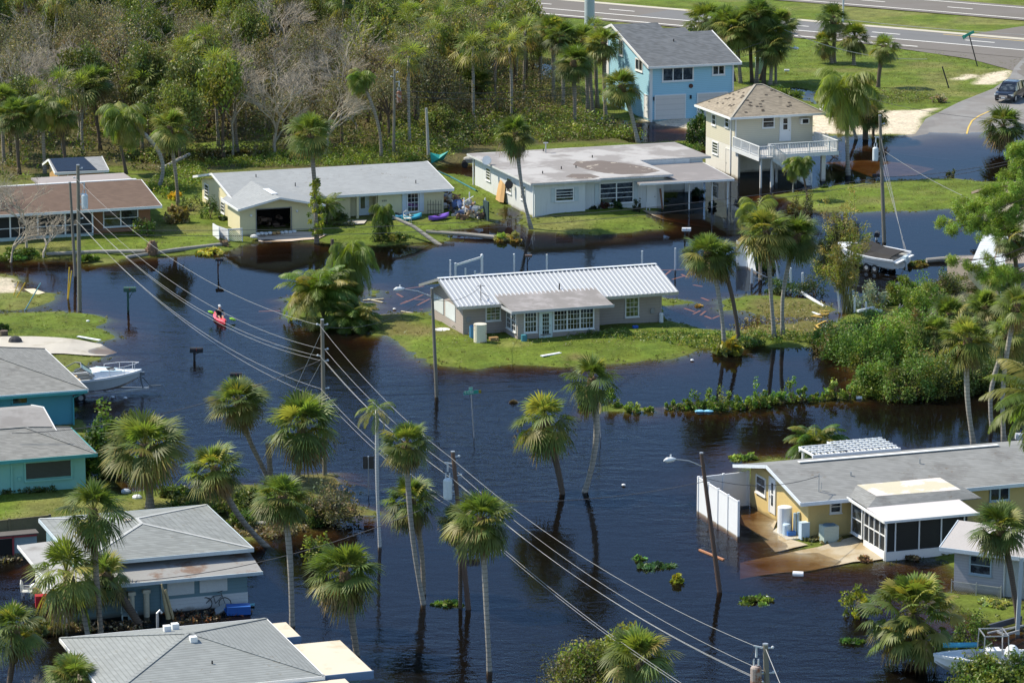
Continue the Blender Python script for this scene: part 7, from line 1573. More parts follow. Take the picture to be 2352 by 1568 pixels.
# collapsed shelter full of clutter between the cream and the white house
T = House('collapsed_shelter', 'collapsed garden shelter with a torn teal canopy, crammed with belongings', 'shelter', (97.5, 292))
mb = MB(); p = [uw(P(*O(1,1,x, y), z)) for x, y, z in ((1590,155,2.6),(1700,205,2.2),(1915,320,1.9),(1930,330,1.7))]
T.part('canopy_edge', MB().tube(p, [.06, .08, .07, .05], 7), M('teal_canvas', (.03, .15, .15), .7, .3, 2))
for u, w in ((97.0, 298), (98.2, 298.), (98.6, 294.), (98.9, 290.8), (97.3, 291.5)): T.part('post', MB().bar((u, w, 0), (u, w, 1.9), .08), VIN)
T.part('pole', MB().bar((96.6, 293.5, 2.0), (97.6, 297, 2.1), .05).bar((97.0, 291.0, 1.6), (98.6, 293, 1.7), .05), VIN)
T.part('curtain', MB().box(98.85, 98.95, 289.9, 291.2, .1, 1.7), M('curtain_dark', (.03, .06, .06), .8))
rs = random.Random(77); cols_ = [(.5, .42, .3), (.3, .2, .12), (.6, .58, .55), (.14, .09, .06), (.1, .15, .3), (.45, .25, .12), (.65, .62, .6)]
for ci, c in enumerate(cols_):
    mb = MB()
    for i in range(26):
        u, w = rs.uniform(96.6, 98.7), rs.uniform(290.5, 299.5); z = rs.uniform(.1, 1.3); s = rs.uniform(.08, .28)
        mb.obox((u, w, z), Vector((rs.uniform(-1, 1), rs.uniform(-1, 1), rs.uniform(-.3, .3))).normalized() * s, Vector((rs.uniform(-1, 1), rs.uniform(-1, 1), rs.uniform(-.3, .3))).normalized() * s * .7, (0, 0, s * .6))
    o = T.part('belongings', mb, M(f'clutter{ci}', c, .8, .3, 3)); o['kind'] = 'stuff'
# teal tarpaulin and half-sunk vehicle behind
q = P(*O(1,1,1570,80), .4); solo('tarpaulin', 'crumpled teal tarpaulin hanging in the bushes by the broken-topped pole', 'tarpaulin', MB().add([(q[0] - .4, q[1], .3), (q[0] + .7, q[1] + .2, .6), (q[0] + 1.2, q[1] - .3, 1.5), (q[0] + .4, q[1], 1.1), (q[0] - .5, q[1], 1.3), (q[0] + .3, q[1] - .4, .8)], [(0, 5, 4), (0, 1, 5), (5, 1, 2), (5, 2, 3), (5, 3, 4)]), M('teal_tarp', (.02, .28, .26), .6, .2, 2), (q[0], q[1], 0))
q = P(*O(1,1,1875,110), .1); T = Thing('quad_bike', 'wrecked grey quad bike half in water behind the flat-roofed house', 'vehicle', (q[0], q[1], 0), None, False)
T.part('body', MB().ball((q[0], q[1], .75), .75, .45, .28).box(q[0] - .5, q[0] + .5, q[1] - .3, q[1] + .3, .4, .7), M('quad_grey', (.32, .31, .28), .7, .3, 3)); [T.part('wheel', MB().tube([(q[0] + a, q[1] + b - .12, .28), (q[0] + a, q[1] + b + .12, .28)], .3, 12), BLACK) for a in (-.6, .6) for b in (-.4, .4)]; T.part('handlebar', MB().bar((q[0] - .1, q[1] - .35, 1.15), (q[0] - .1, q[1] + .35, 1.15), .04), BLACK)
# ------------------------------------------------------------------ planting
GS1 = 'sabal palms standing in the flood'; GS2 = 'sabal palms along the shores'; GS3 = 'palms between the houses and the highway'; GS4 = 'palms at the forest edge'
palm('fan', 729, 556, 712, 304, 50, 'slender sabal palm wrapped in yellow vine before the cream house', GS2, trunk=TRK, r0=.17)
palm('tan', 1222, 524, 1183, 308, 44, 'dark-crowned sabal palm leaning over the flat-roofed house', GS2, trunk=TRKG, bend=-.2, squash=1.15)
palm('fan', 1664, 792, 1622, 582, 52, 'left of the twin sabal palms right of the metal roof house', GS2, trunk=TRKG, bend=.15); palm('tan', 1697, 787, 1652, 592, 46, 'right of the twin sabal palms right of the metal roof house', GS2, trunk=TRKD, bend=.15)
palm('fan', 1779, 780, 1758, 532, 60, 'tall sabal palm with straight grey trunk left of the bamboo', GS2, trunk=TRKG); palm('fan', 1797, 774, 1832, 540, 52, 'sabal palm with a trunk leaning right against the bamboo', GS2, trunk=TRKG, bend=-.2)
palm('droop', 1748, 640, 1738, 482, 52, 'bright green bushy palm top behind the two tall palms', GS2, name='feather_palm'); palm('droop', 1822, 440, 1826, 378, 30, 'small drooping feather palm by the deck stairs, left stem', 'feather palms', name='feather_palm', r0=.07); palm('droop', 1854, 462, 1842, 372, 30, 'small drooping feather palm by the deck stairs, right stem', 'feather palms', name='feather_palm', r0=.09, trunk=TRKD)
for a in ((1917,148,1913,40,38,'rag','tallest of the three lawn palms below the highway'), (1961,154,1962,84,38,'fan','middle lawn palm below the highway'), (2015,206,2031,108,36,'rag','right hand lawn palm with a leaning dark trunk below the highway'), (1912,150,1893,98,30,'rag','low drooping palm behind the tallest lawn palm')):
    palm(a[5], *a[:5], a[6], GS3, r0=.22, trunk=TRK if a[0] != 2015 else TRKD)
palm('droop', 1949, 400, 1942, 204, 78, 'big shaggy palm with a straight pole-like trunk right of the stilt house', GS3, trunk=TRKG, r0=.2, squash=1.1); palm('rag', 1968, 318, 1925, 215, 42, 'ragged palm head left of the shaggy palm', GS3); palm('rag', 1985, 318, 1985, 225, 46, 'dark clump palm on the sand behind the transformer pole', GS3, trunk=TRKD); palm('up', 1992, 318, 1992, 272, 34, 'low clump palm at the foot of the dark clump palm', GS3, trunk=TRKD); palm('rag', 2005, 312, 2012, 260, 30, 'low clump palm right of the sand lot palms', GS3, trunk=TRKD)
palm('tan', 2316, 350, 2305, 288, 48, 'round-headed sabal palm on the flooded road at the right edge', GS2, trunk=TRKD)
for i, a in enumerate(((1640,150,1622,46,49,'left outermost'), (1687,192,1665,52,45,'second from the left'), (1700,196,1690,66,45,'third from the left'), (1728,194,1720,54,47,'fourth, tall'), (1738,196,1742,34,43,'highest crowned'), (1752,198,1768,74,45,'forking rightward'), (1768,200,1775,104,41,'lowest crowned'), (1745,190,1790,56,41,'rightmost'))):
    palm('fan', *a[:5], f'{a[5]} sabal palm of the stand right of the blue house roof', 'sabal stand right of the blue house', r0=.2, trunk=TRKD if i % 2 else TRK)
for i, a in enumerate(((1392,276,1385,98,42,'fan','leaning palm before the left gable of the blue house'), (1469,328,1425,196,42,'fan','palm with a curved pale trunk before the blue house garage'), (1319,292,1318,140,42,'fan','palm with a stout trunk standing in the pond'), (1352,258,1340,92,38,'fan','palm behind the pond, left of the steel mast foot'), (1362,260,1352,130,34,'far','low palm behind the pond'), (1293,262,1292,84,38,'fan','palm left of the pond palms'), (1240,210,1240,92,36,'far','palm at the left of the pond'), (1272,240,1268,66,38,'fan','tall palm above the brown brush'), (1372,250,1366,62,30,'far','thin palm by the steel mast'))):
    palm(a[5], *a[:5], a[6], 'palms around the pond', r0=.2, trunk=[TRK, TRKG][i % 2])
for i, a in enumerate(((896,161,884,38,42,'tan','tall twin-trunk palm at the forest top'), (912,155,918,66,36,'fan','palm right of the tall twin-trunk palm'), (1009,40,1010,6,24,'far','small dark palm against the highway'), (968,168,955,84,40,'fan','first palm of the dense stand'), (990,172,984,96,40,'fan','second palm of the dense stand'), (1010,168,1012,62,38,'fan','third palm of the dense stand'), (1052,130,1049,44,28,'far','small palm in the gap before the highway'), (1078,180,1078,108,38,'fan','fourth palm of the dense stand'), (1122,160,1130,94,40,'fan','fifth palm of the dense stand'), (1150,140,1157,44,42,'fan','sixth palm of the dense stand'), (1186,165,1184,84,40,'fan','seventh palm of the dense stand'), (1210,150,1205,52,36,'fan','eighth palm of the dense stand'), (1100,110,1105,38,40,'far','ninth palm of the dense stand'), (1070,100,1072,60,34,'far','tenth palm of the dense stand'), (1225,185,1222,120,36,'far','last palm of the dense stand'), (940,100,940,28,36,'far','hazy palm at the top edge'), (975,90,975,30,34,'far','hazy palm beside it at the top edge'), (1030,150,1030,90,34,'far','palm filling the middle of the dense stand'))):
    palm(a[5], *a[:5], a[6] + ' by the highway', 'dense palm stand below the highway', r0=.2, trunk=[TRKD, TRK][i % 2])
palm('tan', 1090, 256, 1093, 192, 44, 'low palm with a shaggy skirt in the brown brush', GS4, trunk=TRKD); palm('droop', 874, 372, 828, 178, 34, 'leaning windblown palm before the bare trees', GS4, trunk=TRK, bend=.3, name='feather_palm')
palm('droop', 363, 436, 284, 268, 60, 'big green drooping palm bent over towards the cottage', GS4, trunk=TRKG, bend=.9, r0=.18, name='feather_palm', squash=1.1); palm('droop', 290, 404, 262, 262, 44, 'green drooping palm behind the bent one', GS4, trunk=TRKD, name='feather_palm')
palm('fan', 409, 478, 391, 292, 46, 'straight sabal palm above the tan fern clump', GS4, trunk=TRK)
for i, a in enumerate(((102,404,100,244,48,'droop','drooping palm above the tarpaulin cottage, left'), (46,405,34,262,44,'fan','palm at the left edge above the brown roof'), (90,330,80,206,40,'far','palm high at the left edge'), (230,350,212,188,42,'fan','palm above and between cottage and bent palm'), (430,300,418,122,44,'far','palm in the middle of the forest'), (505,150,498,24,40,'far','palm high in the forest'), (360,320,350,165,38,'far','palm behind the bent palm'), (150,400,140,262,40,'rag','dark palm between the left palms'), (10,380,4,230,42,'fan','palm cut by the left edge, outermost'), (480,300,470,85,38,'far','palm with a bright crown above the green trees'), (545,345,535,210,36,'far','palm deep in the shade'))):
    palm(a[5], *a[:5], a[6], 'palms inside the forest', r0=.17, trunk=TRKD if i % 2 else TRK)
# ---- near palms
palm('tan', 623, 1096, 546, 920, 60, 'leaning sabal palm left of the guyed pole', GS1, trunk=TRK, bend=-.25); palm('tan', 680, 1118, 696, 975, 78, 'broad shaggy sabal palm hiding the foot of the guyed pole', GS1, trunk=TRK, squash=1.05)
palm('yellow', 872, 1251, 864, 940, 50, 'thin white-trunked palm with sparse yellow fronds', GS1, trunk=M('white_trunk', (.50, .50, .48), .9, .1, 3, band=.15, bandk=.25), r0=.10, name='feather_palm')
palm('fan', 986, 1384, 934, 1018, 60, 'tallest sabal palm rising left of the transformer pole', GS1, trunk=TRKG, bend=-.3, r0=.14); palm('tan', 970, 1360, 942, 1148, 62, 'sabal palm with a drooping crown under the tallest one', GS1, trunk=TRK, bend=.2, r0=.14)
palm('fan', 1124, 1535, 1104, 1192, 70, 'sabal palm with the longest bare trunk at the bottom centre', GS1, trunk=TRKG, bend=.05, r0=.14); palm('tan', 1060, 1392, 1052, 1196, 46, 'yellowing sabal palm half behind the bottom centre palm', GS1, trunk=TRKD, r0=.12)
palm('tan', 822, 1500, 793, 1316, 78, 'full-headed sabal palm beside the cream flat roof', GS1, trunk=TRK, r0=.18, squash=1.08); palm('fan', 672, 1432, 647, 1142, 62, 'sabal palm right of the boarded house', GS1, trunk=TRKG, bend=.1, r0=.16)
palm('tan', 346, 1170, 334, 1022, 84, 'largest round-headed sabal palm beside the turquoise house', GS1, trunk=TRK, r0=.24); palm('tan', 637, 1250, 490, 1075, 66, 'sabal palm with a strongly slanting trunk above the boarded house', GS1, trunk=TRK, bend=-.5, r0=.17)
palm('rag', 231, 1450, 214, 1172, 76, 'upright ragged sabal palm in front of the boarded house', GS1, trunk=TRK, r0=.15); palm('rag', 200, 1452, 152, 1316, 80, 'broken-headed palm left in front of the boarded house', GS1, trunk=TRKG, bend=.2, r0=.15, squash=1.25); palm('rag', 356, 1426, 236, 1320, 60, 'toppling palm leaning left onto the lean-to roof', GS1, trunk=TRKD, bend=-.1, r0=.22)
palm('rag', 14, 1600, 34, 1442, 64, 'sabal palm cut by the lower left corner', GS1, trunk=TRKD); palm('up', 190, 1660, 165, 1552, 58, 'low palm at the bottom left before the hip roof', GS1, trunk=TRKD)
palm('rag', 1294, 1130, 1250, 966, 70, 'left of the two palms in open water with a mottled dark trunk', GS1, trunk=TRKD, r0=.19, squash=1.1, bend=.1); palm('rag', 1327, 1126, 1357, 872, 60, 'right of the two palms in open water leaning right', GS1, trunk=TRKG, r0=.18, bend=.5)
palm('fan', 2238, 1020, 2222, 778, 58, 'sabal palm with a pale forked trunk before the yellow house ridge', GS2, trunk=TRKG, r0=.17, bend=-.15); palm('rag', 2284, 978, 2318, 768, 52, 'slender sabal palm left of the pair at the right edge', GS2, trunk=TRKG, bend=-.35); palm('rag', 2306, 1018, 2334, 700, 50, 'slender sabal palm right of the pair at the right edge', GS2, trunk=TRKG, bend=-.2); palm('fan', 2350, 760, 2322, 545, 44, 'sabal palm under the pine', GS2, trunk=TRKD)
palm('bush', 1872, 1062, 1872, 1030, 66, 'low bright feather palm clump behind the yellow house', 'feather palms', name='feather_palm', r0=.1, squash=1.2)
palm('feather', 2412, 1250, 2404, 918, 130, 'large coconut palm hanging into the frame at the right edge', 'feather palms', name='coconut_palm', r0=.2)
palm('big', 2120, 1528, 2098, 1408, 104, 'widest low sabal palm at the bottom right', GS1, trunk=TRKD, r0=.3, squash=1.0); palm('tan', 2345, 1440, 2296, 1210, 62, 'shaggy sabal palm over the lilac cottage', GS1, trunk=TRKD, r0=.15)
palm('up', 1480, 1690, 1466, 1512, 76, 'bright sabal palm at the bottom edge beside the round tree', GS1, trunk=TRKD, r0=.2)
for i, a in enumerate(((2184,790,2182,722,48,'fan'), (2270,760,2262,706,46,'fan'), (2150,830,2150,760,40,'up'), (2330,860,2330,800,46,'fan'), (2240,740,2300,640,40,'up'))): palm(a[5], *a[:5], ['low palm at the left of the right hand scrub', 'low palm in the middle of the right hand scrub', 'young palm sprouting below the low scrub palm', 'low palm at the right edge of the scrub', 'young palm below the wrecked building'][i], 'low palms in the scrub', trunk=TRKD)
# palm thicket on the islet
palm('droop', 822, 726, 808, 592, 60, 'broken drooping palm on the islet, tallest', 'islet palms', trunk=TRKD, r0=.22, name='feather_palm', squash=1.3); palm('bush', 748, 742, 735, 684, 88, 'spreading areca palm at the left of the islet', 'islet palms', trunk=TRKD, name='feather_palm', squash=1.0); palm('bush', 800, 752, 806, 738, 66, 'low dark areca palm at the right of the islet', 'islet palms', trunk=TRKD, name='feather_palm', vari=1)
palm('droop', 740, 700, 742, 640, 50, 'half hidden feather palm in the islet thicket', 'islet palms', trunk=TRKD, name='feather_palm')
x, y, _ = P(*O(1,1,690,1000)); h_ = hup(*O(1,1,690,1000), O(1,1,0,735)[1])
rod(O(1,1,690,1010), O(1,1,686,735), 0, .14, 'dark headless palm stump behind the islet thicket', TRKD, name='palm_stump', cat='stump')
rod(O(1,2,165,1310), O(1,2,138,990), 0, .17, 'broken pale-topped palm stump beside the leaning palm', TRK, name='palm_stump', cat='stump')
# snapped palm by the kayaks
q = Vector(P(1014, 558, .1)); t_ = Vector(at_px(884, 490, q.y + 3)); T = Thing('snapped_palm', 'snapped palm with its head hanging over the lawn near the kayaks', 'palm tree', tuple(q), None, False)
T.part('trunk', MB().tube([q - Vector((0, 0, .3)), q.lerp(t_, .5) + Vector((0, 0, .15)), t_], [.19, .15, .11], 9), TRKG)
o = link('crown', FEATH_DROOP[1], T.e); o.location = t_ - q + Vector((-.2, -.1, -.1)); o.scale = (1.35, 1.35, 2.4)
palm('feather', 752, 520, 752, 470, 34, 'small feather palm by the porch of the cream house', 'feather palms', name='feather_palm', trunk=TRKD, r0=.08)
def log(a, b, r, label, z=.25, z2=None, root=None, mat=None, r2=None):
    p, q = Vector(P(*a, z)), Vector(P(*b, z if z2 is None else z2)); T = Thing('fallen_palm_trunk', label, 'trunk', tuple(p), 'fallen palm trunks', False)
    m_ = p.lerp(q, .5) + Vector((0, .15, .04)); T.part('log', MB().tube([p, m_, q], [r, r * .95, r2 or r * .8], 9), mat or TRKG)
    if root:
        c = p if root == 'a' else q; d = (p - q).normalized() * (1 if root == 'a' else -1); rs = random.Random(int(a[0])); mb = MB().tube([c - d * .1, c + d * .35], [r * 1.6, r * 2.0], 9)
        for i in range(30): v_ = (d * rs.uniform(.1, 1) + Vector((rs.uniform(-1, 1), rs.uniform(-1, 1), rs.uniform(-1, 1)))).normalized() * rs.uniform(.4, .75); mb.bar(c + d * .1, c + d * .1 + v_, .035)
        T.part('root_ball', mb, BOOT)
log(O(1,1,2155,728), O(1,1,1490,672), .19, 'fallen palm trunk from the lawn into the water before the flat-roofed house', .15, .3)
log(O(0,1,1250,838), O(0,1,395,862), .17, 'long fallen trunk on the lawn of the brown roof house', .3, .25, 'a'); log(O(0,1,1900,780), O(0,1,1080,888), .18, 'fallen trunk with a torn root end at the shore below the cream house', .25, .1, 'a')
log(O(3,1,1490,918), O(3,1,1990,886), .20, 'fallen palm trunk in the water behind the covered boat', .15, .25); log(O(0,1,1370,143), O(0,1,1618,10), .18, 'grey trunk propped up in the clearing behind the houses', .3, 1.3); log(O(1,3,-20,208), O(1,3,190,215), .12, 'pale log in the mud above the slanting palm', .2)
log(O(0,3,1930,218), O(0,3,2320,208), .11, 'pale log along the mud bank right of the boarded house', .25)
# ---- forest
def projpx(x, y, z):
    d = y * _c - (z - CH) * _s; u = y * _s + (z - CH) * _c; return CCX + CF * x / d, CCY - CF * u / d
FP = np.array([P(a, b)[:2] for a, b in [(-60,425),(0,420),(95,372),(255,372),(380,392),(470,384),(600,380),(760,372),(1000,354),(1060,338),(1250,305),(1240,240),(1210,170),(1150,130),(1060,100),(1000,75),(880,30),(600,-30),(300,-70),(-60,-110)]])
rs = random.Random(42); cnt = 0; KF = {'g': BROADS, 'd': BROADD, 'o': BROADO, 'y': BROADY}
LF = {'g': 'mid green leafy tree', 'd': 'dark green leafy tree', 'o': 'thin brownish half-stripped forest tree', 'y': 'yellow-green leafy tree', 'b': 'bare pale grey storm-stripped tree', 'p': 'sabal palm crown showing among forest trees', 't': 'bare brown twiggy tree'}
x0, y0 = FP.min(0); x1, y1 = FP.max(0); st_ = 4.9
iy = 0; yv = y0
while yv < y1:
    xv = x0 + (iy % 2) * st_ / 2
    while xv < x1:
        x = xv + rs.uniform(-1.7, 1.7); y = yv + rs.uniform(-2., 2.)
        xv += st_
        if sdist(np.array([x]), np.array([y]), FP)[0] < .5: continue
        H_ = rs.uniform(6.8, 10.5); r = rs.uniform(2.7, 4.0)
        cx, cy = projpx(x, y, H_ - 2)
        if cx < -90 or cy < -60 or cnt > 285: continue
        e1 = ((cx - 700) / 170) ** 2 + ((cy - 170) / 150) ** 2; e2 = ((cx - 110) / 170) ** 2 + ((cy - 110) / 90) ** 2; e3 = ((cx - 340) / 190) ** 2 + ((cy - 50) / 70) ** 2
        u = rs.random()
        if e1 < 1.1: k = 'b' if u < .6 else 'o'; H_ = min(H_ + 1.5, 10) if k == 'b' else H_ * .8
        elif e2 < 1: k = 'b' if u < .55 else ('o' if u < .8 else ('t' if u < .85 else 'd'))
        elif e3 < 1: k = 'o' if u < .45 else ('t' if u < .65 else ('b' if u < .8 else 'g'))
        elif cx > 1000 and cy > 130: k = 't' if u < .35 else ('o' if u < .7 else 'g'); H_ *= .5; r *= .8
        elif cx > 860: k = 'p' if u < .62 else ('g' if u < .8 else 'o')
        elif cx < 420 and cy > 150: k = 'd' if u < .35 else ('p' if u < .65 else ('o' if u < .85 else 'g'))
        elif 420 < cx < 640: k = 'y' if u < .3 else ('g' if u < .65 else ('d' if u < .9 else 'p'))
        else: k = 'g' if u < .4 else ('d' if u < .6 else ('p' if u < .8 else ('o' if u < .92 else 'b')))
        zn = ('front' if cy > 200 else 'middle' if cy > 100 else 'far') + ' rows ' + ('above the brown roof house' if cx < 330 else 'above the cream house garage' if cx < 620 else 'above the cream house ridge' if cx < 860 else 'towards the highway'); lb = LF[k] + ', ' + zn; gz = ', ' + zn
        bx, by = projpx(x, y, .1); S = CF / (y * _c + CH * _s)
        if k == 'b': bare(bx, by, r * S * 1.35, H_ * S * 1.08, lb, 'bare trees in the forest' + gz)
        elif k == 't': bare(bx, by, r * S, H_ * .8 * S, lb, 'bare brown trees in the forest' + gz, kind=BAREB)
        elif k == 'p': palm('far', bx, by, bx + rs.uniform(-12, 12), by - H_ * S * .85, 1.9 * S, lb, 'palms scattered in the forest' + gz)
        else: btree(KF[k], bx, by, r * S, H_ * S, lb, {'g': 'green trees in the forest', 'd': 'dark trees in the forest', 'o': 'thin trees in the forest', 'y': 'yellow-green trees in the forest'}[k] + gz)
        cnt += 1
    yv += st_ * .87; iy += 1
# undergrowth carpet
def carpet(px, n, size, hmax, cols, label, seed, per=18, r=.5, name='undergrowth', z0=None):
    q = np.array([P(a, b)[:2] for a, b in px]); rs = np.random.RandomState(seed); lo = q.min(0); hi = q.max(0)
    pts = rs.uniform(lo, hi, (n * 5, 2)); pts = pts[sdist(pts[:, 0], pts[:, 1], q) > 0][:n]
    c = [(a, b, max(th(a, b), 0) + rs.uniform(0, hmax) * rs.rand()) for a, b in pts]; cc = [hsvj(cols[rs.randint(len(cols))], random.Random(i + seed), .35, .15) for i in range(len(c))]
    if not c: return
    me = fast(name, *leafcloud(c, r, per, size, cc, seed), LEAF2); return tag(link(name, me), label, None, None, 'stuff')
UG = [(.10, .13, .03), (.14, .18, .035), (.15, .14, .06), (.20, .16, .09), (.17, .21, .04)]
carpet([(-60,430),(60,425),(100,392),(270,392),(380,410),(470,385),(1050,345),(1250,300),(1240,215),(1150,130),(880,30),(300,-60),(-60,-100)], 6500, .13, 3.2, UG, 'tangled green and brown undergrowth on the forest floor', 3, 22, .7)
carpet([(330,440),(390,470),(450,440),(480,392),(780,392),(1000,378),(1080,350),(1010,335),(700,355),(400,385)], 1500, .09, .6, [(.16, .24, .03), (.13, .20, .03), (.22, .26, .04), (.10, .15, .03)], 'bright low weeds in the clearing behind the houses', 4, 20, .4)
carpet([(880,395),(1000,365),(1085,345),(1420,325),(1480,318),(1400,290),(1300,265),(1150,280),(900,300)], 1500, .12, 1.3, [(.17, .23, .035), (.22, .27, .05), (.13, .17, .035), (.18, .17, .08)], 'thick vine-covered bushes behind the flat-roofed house', 5, 26, .7)
carpet([(1040,270),(1050,180),(1180,150),(1250,180),(1330,200),(1340,290),(1200,300)], 1300, .08, 3.0, [(.30, .23, .12), (.26, .19, .11), (.18, .18, .07), (.34, .28, .15)], 'brown storm-stripped brush beside the pond', 6, 22, .8, 'brush')
for i, (bx, by, r, h) in enumerate(((1060,250,50,80), (1120,280,60,90), (1180,260,60,100), (1230,280,50,80), (1290,300,40,70), (1150,220,50,80), (1040,210,40,70))): bare(bx, by, r, h, 'brown twiggy shrub in the storm-stripped brush', 'twiggy shrubs in the brush', BAREB, name='bare_shrub')
carpet(zp(3,0,(1060,800),(1500,830),(1650,880),(1400,910),(1150,930),(1000,900)), 170, .08, .35, [(.13, .15, .04), (.16, .16, .06)], 'rank weeds along the ditch beside the sand lot', 7, 20, .5)
# dead tree at the left
bare(62, 575, 120, 215, 'big leafless grey tree toppled before the brown roof house', None, i=1, rot=.4); bare(-10, 560, 110, 190, 'leafless grey tree at the left edge by the brown roof house', None, i=2, rot=2.)
bare(-95, 735, 150, 330, 'leafless tree left of the frame shading the left lawn', None, i=0, rot=1.); bare(100, 590, 100, 110, 'low tangle of dead branches on the left lawn', None, i=3, rot=1.); bare(25, 600, 90, 150, 'pale dead branches over the left shore', None, i=0, rot=3.)
shrub(40, 590, 60, 22, 'low green grass mound on the left shore', None, (.16, .24, .04), n=140, k=14, size=.12, asp=.12, name='grass_clump', cat='grass clump', stems=False); shrub(O(0,1,760,925)[0], O(0,1,760,925)[1], 24, 22, 'bright grass tuft below the long fallen trunk', None, (.18, .28, .04), n=120, k=8, size=.14, asp=.1, name='grass_clump', cat='grass clump', stems=False)
# root ball standing on the lawn
q = P(*O(0,1,1300,850), .25); rs = random.Random(4); mb = MB().ball((q[0], q[1], .55), .45, .3, .7)
for i in range(60): v_ = Vector((rs.uniform(-1, 1), rs.uniform(-1, 1), rs.uniform(-.6, 1))).normalized(); mb.bar((q[0], q[1], .55), (q[0] + v_.x * .6, q[1] + v_.y * .45, .6 + v_.z * .85), .03)
solo('root_ball', 'brown upended root ball at the end of the long fallen trunk', 'root ball', mb, M('roots', (.20, .13, .085), .95, .3, 4), (q[0], q[1], 0))
# house planting
def S_(c, r, x, y, rp, hp, lab, **k): px = O(c, r, x, y); return shrub(px[0], px[1], rp, hp, lab, **k)
S_(0,1,1245,735, 30, 50, 'dark green shrub under the brown roof house window', green=(.06, .11, .025), alt=(.15, .24, .03), size=.10); S_(0,1,500,735, 16, 22, 'dark shrub against the screened porch', green=(.05, .10, .025))
S_(0,1,1500,615, 30, 42, 'tan dried fern clump at the foot of the straight palm', green=(.38, .28, .12), alt=(.26, .22, .08), asp=.14, size=.2, n=50); S_(0,1,1500,430, 16, 24, 'yellow flowering vine on the straight palm', green=(.50, .38, .02), n=40)
S_(0,1,1790,580, 30, 58, 'large green shrub at the left wall of the cream house', green=(.09, .15, .03), alt=(.16, .23, .04)); S_(0,1,1640,520, 28, 50, 'grey-green bush behind the tan fern clump', green=(.12, .15, .05), n=50)
S_(0,1,1900,600, 12, 12, 'low dark bush by the lattice enclosure', green=(.05, .08, .03)); S_(0,1,1790,850, 34, 14, 'heap of yellow cut fronds on the shore', green=(.60, .52, .12), alt=(.45, .42, .08), asp=.2, size=.22, n=26, stems=False, name='frond_heap', cat='frond heap', k=18)
S_(1,1,1240,760, 28, 36, 'yellow-green hedge clump under the snapped palm', green=(.14, .19, .03), alt=(.28, .27, .05), asp=.2, size=.12); S_(1,1,1080,760, 20, 50, 'shadowed shrub below the hanging palm head', green=(.07, .11, .025)); S_(1,1,1880,540, 16, 18, 'light green seedling shrub by the collapsed shelter', green=(.24, .32, .05), n=36)
S_(1,1,800,640, 26, 12, 'pile of leafy cuttings before the entrance porch', green=(.11, .13, .05), alt=(.3, .3, .2), n=40); S_(1,1,760,600, 18, 26, 'bush beside the small porch palm', green=(.08, .12, .03)); S_(1,1,2190,735, 30, 18, 'tan and yellow frond heap at the tip of the fallen trunk', green=(.40, .33, .10), alt=(.22, .26, .04), asp=.15, size=.2, n=60, stems=False, name='frond_heap', cat='frond heap')
q = P(729, 556, .1); cs = []; cc = []; rs = random.Random(2)
for i in range(60): u = rs.random(); h_ = .7 + u * 4.6; a = rs.uniform(0, 6.28); w = .28 + .35 * math.sin(math.pi * min(u * 1.6, 1)); cs.append((w * math.cos(a) - .1 * u * 1.6, w * math.sin(a) - .15, h_)); cc.append(hsvj((.42, .42, .05) if rs.random() < .7 else (.17, .24, .03), rs))
t = Thing('vine', 'yellow-green vine climbing the slender palm at the cream house', 'vine', (q[0], q[1], 0), None, False); link('leaves', fast('leaves', *leafcloud(cs, .22, 36, .09, cc, 3), LEAF2), t.e)
S_(2,1,860,500, 14, 18, 'reddish shrub below the white house front window', green=(.12, .03, .025), alt=(.08, .10, .03)); S_(2,1,965,495, 14, 24, 'green potted shrub below the white house front window', green=(.06, .11, .03)); S_(2,1,1140,505, 10, 34, 'thin dark shrub by the white house door', green=(.06, .08, .04), n=30); S_(2,1,770,505, 9, 8, 'small dark plant at the white house wall', green=(.05, .07, .03)); S_(2,1,1790,460, 12, 22, 'dark plant standing in water by the carport post', green=(.03, .05, .03)); S_(2,1,1660,360, 18, 26, 'dark shrub under the carport', green=(.05, .09, .03))
S_(2,0,1650,1220, 28, 92, 'leafy tree-like bush at the left wall of the stilt house', green=(.07, .13, .025), alt=(.13, .20, .035), k=30, n=90, size=.11); S_(2,0,1620,1290, 30, 24, 'bright ground bush below the leafy one', green=(.14, .22, .03)); S_(3,1,430,510, 30, 60, 'twiggy dark bush at the foot of the stair palms', green=(.10, .11, .035), alt=(.16, .15, .05), n=70, size=.08)
S_(3,1,1700,205, 12, 24, 'thin young shrub on the submerged lawn edge', green=(.15, .17, .06), n=26); S_(3,1,615,300, 9, 9, 'small dark plant on the stilt house lawn', green=(.05, .10, .02), n=40); S_(3,0,700,1340, 20, 30, 'leafless sapling by the deck', green=(.15, .12, .08), n=8, size=.06); S_(3,0,260,830, 40, 22, 'spiky green palmetto bush behind the stilt house roof', green=(.12, .18, .04), asp=.12, size=.22, n=70)
S_(3,0,1590,900, 22, 22, 'dark brush pile beside the sand lot', green=(.05, .07, .02), alt=(.3, .25, .15), n=50)
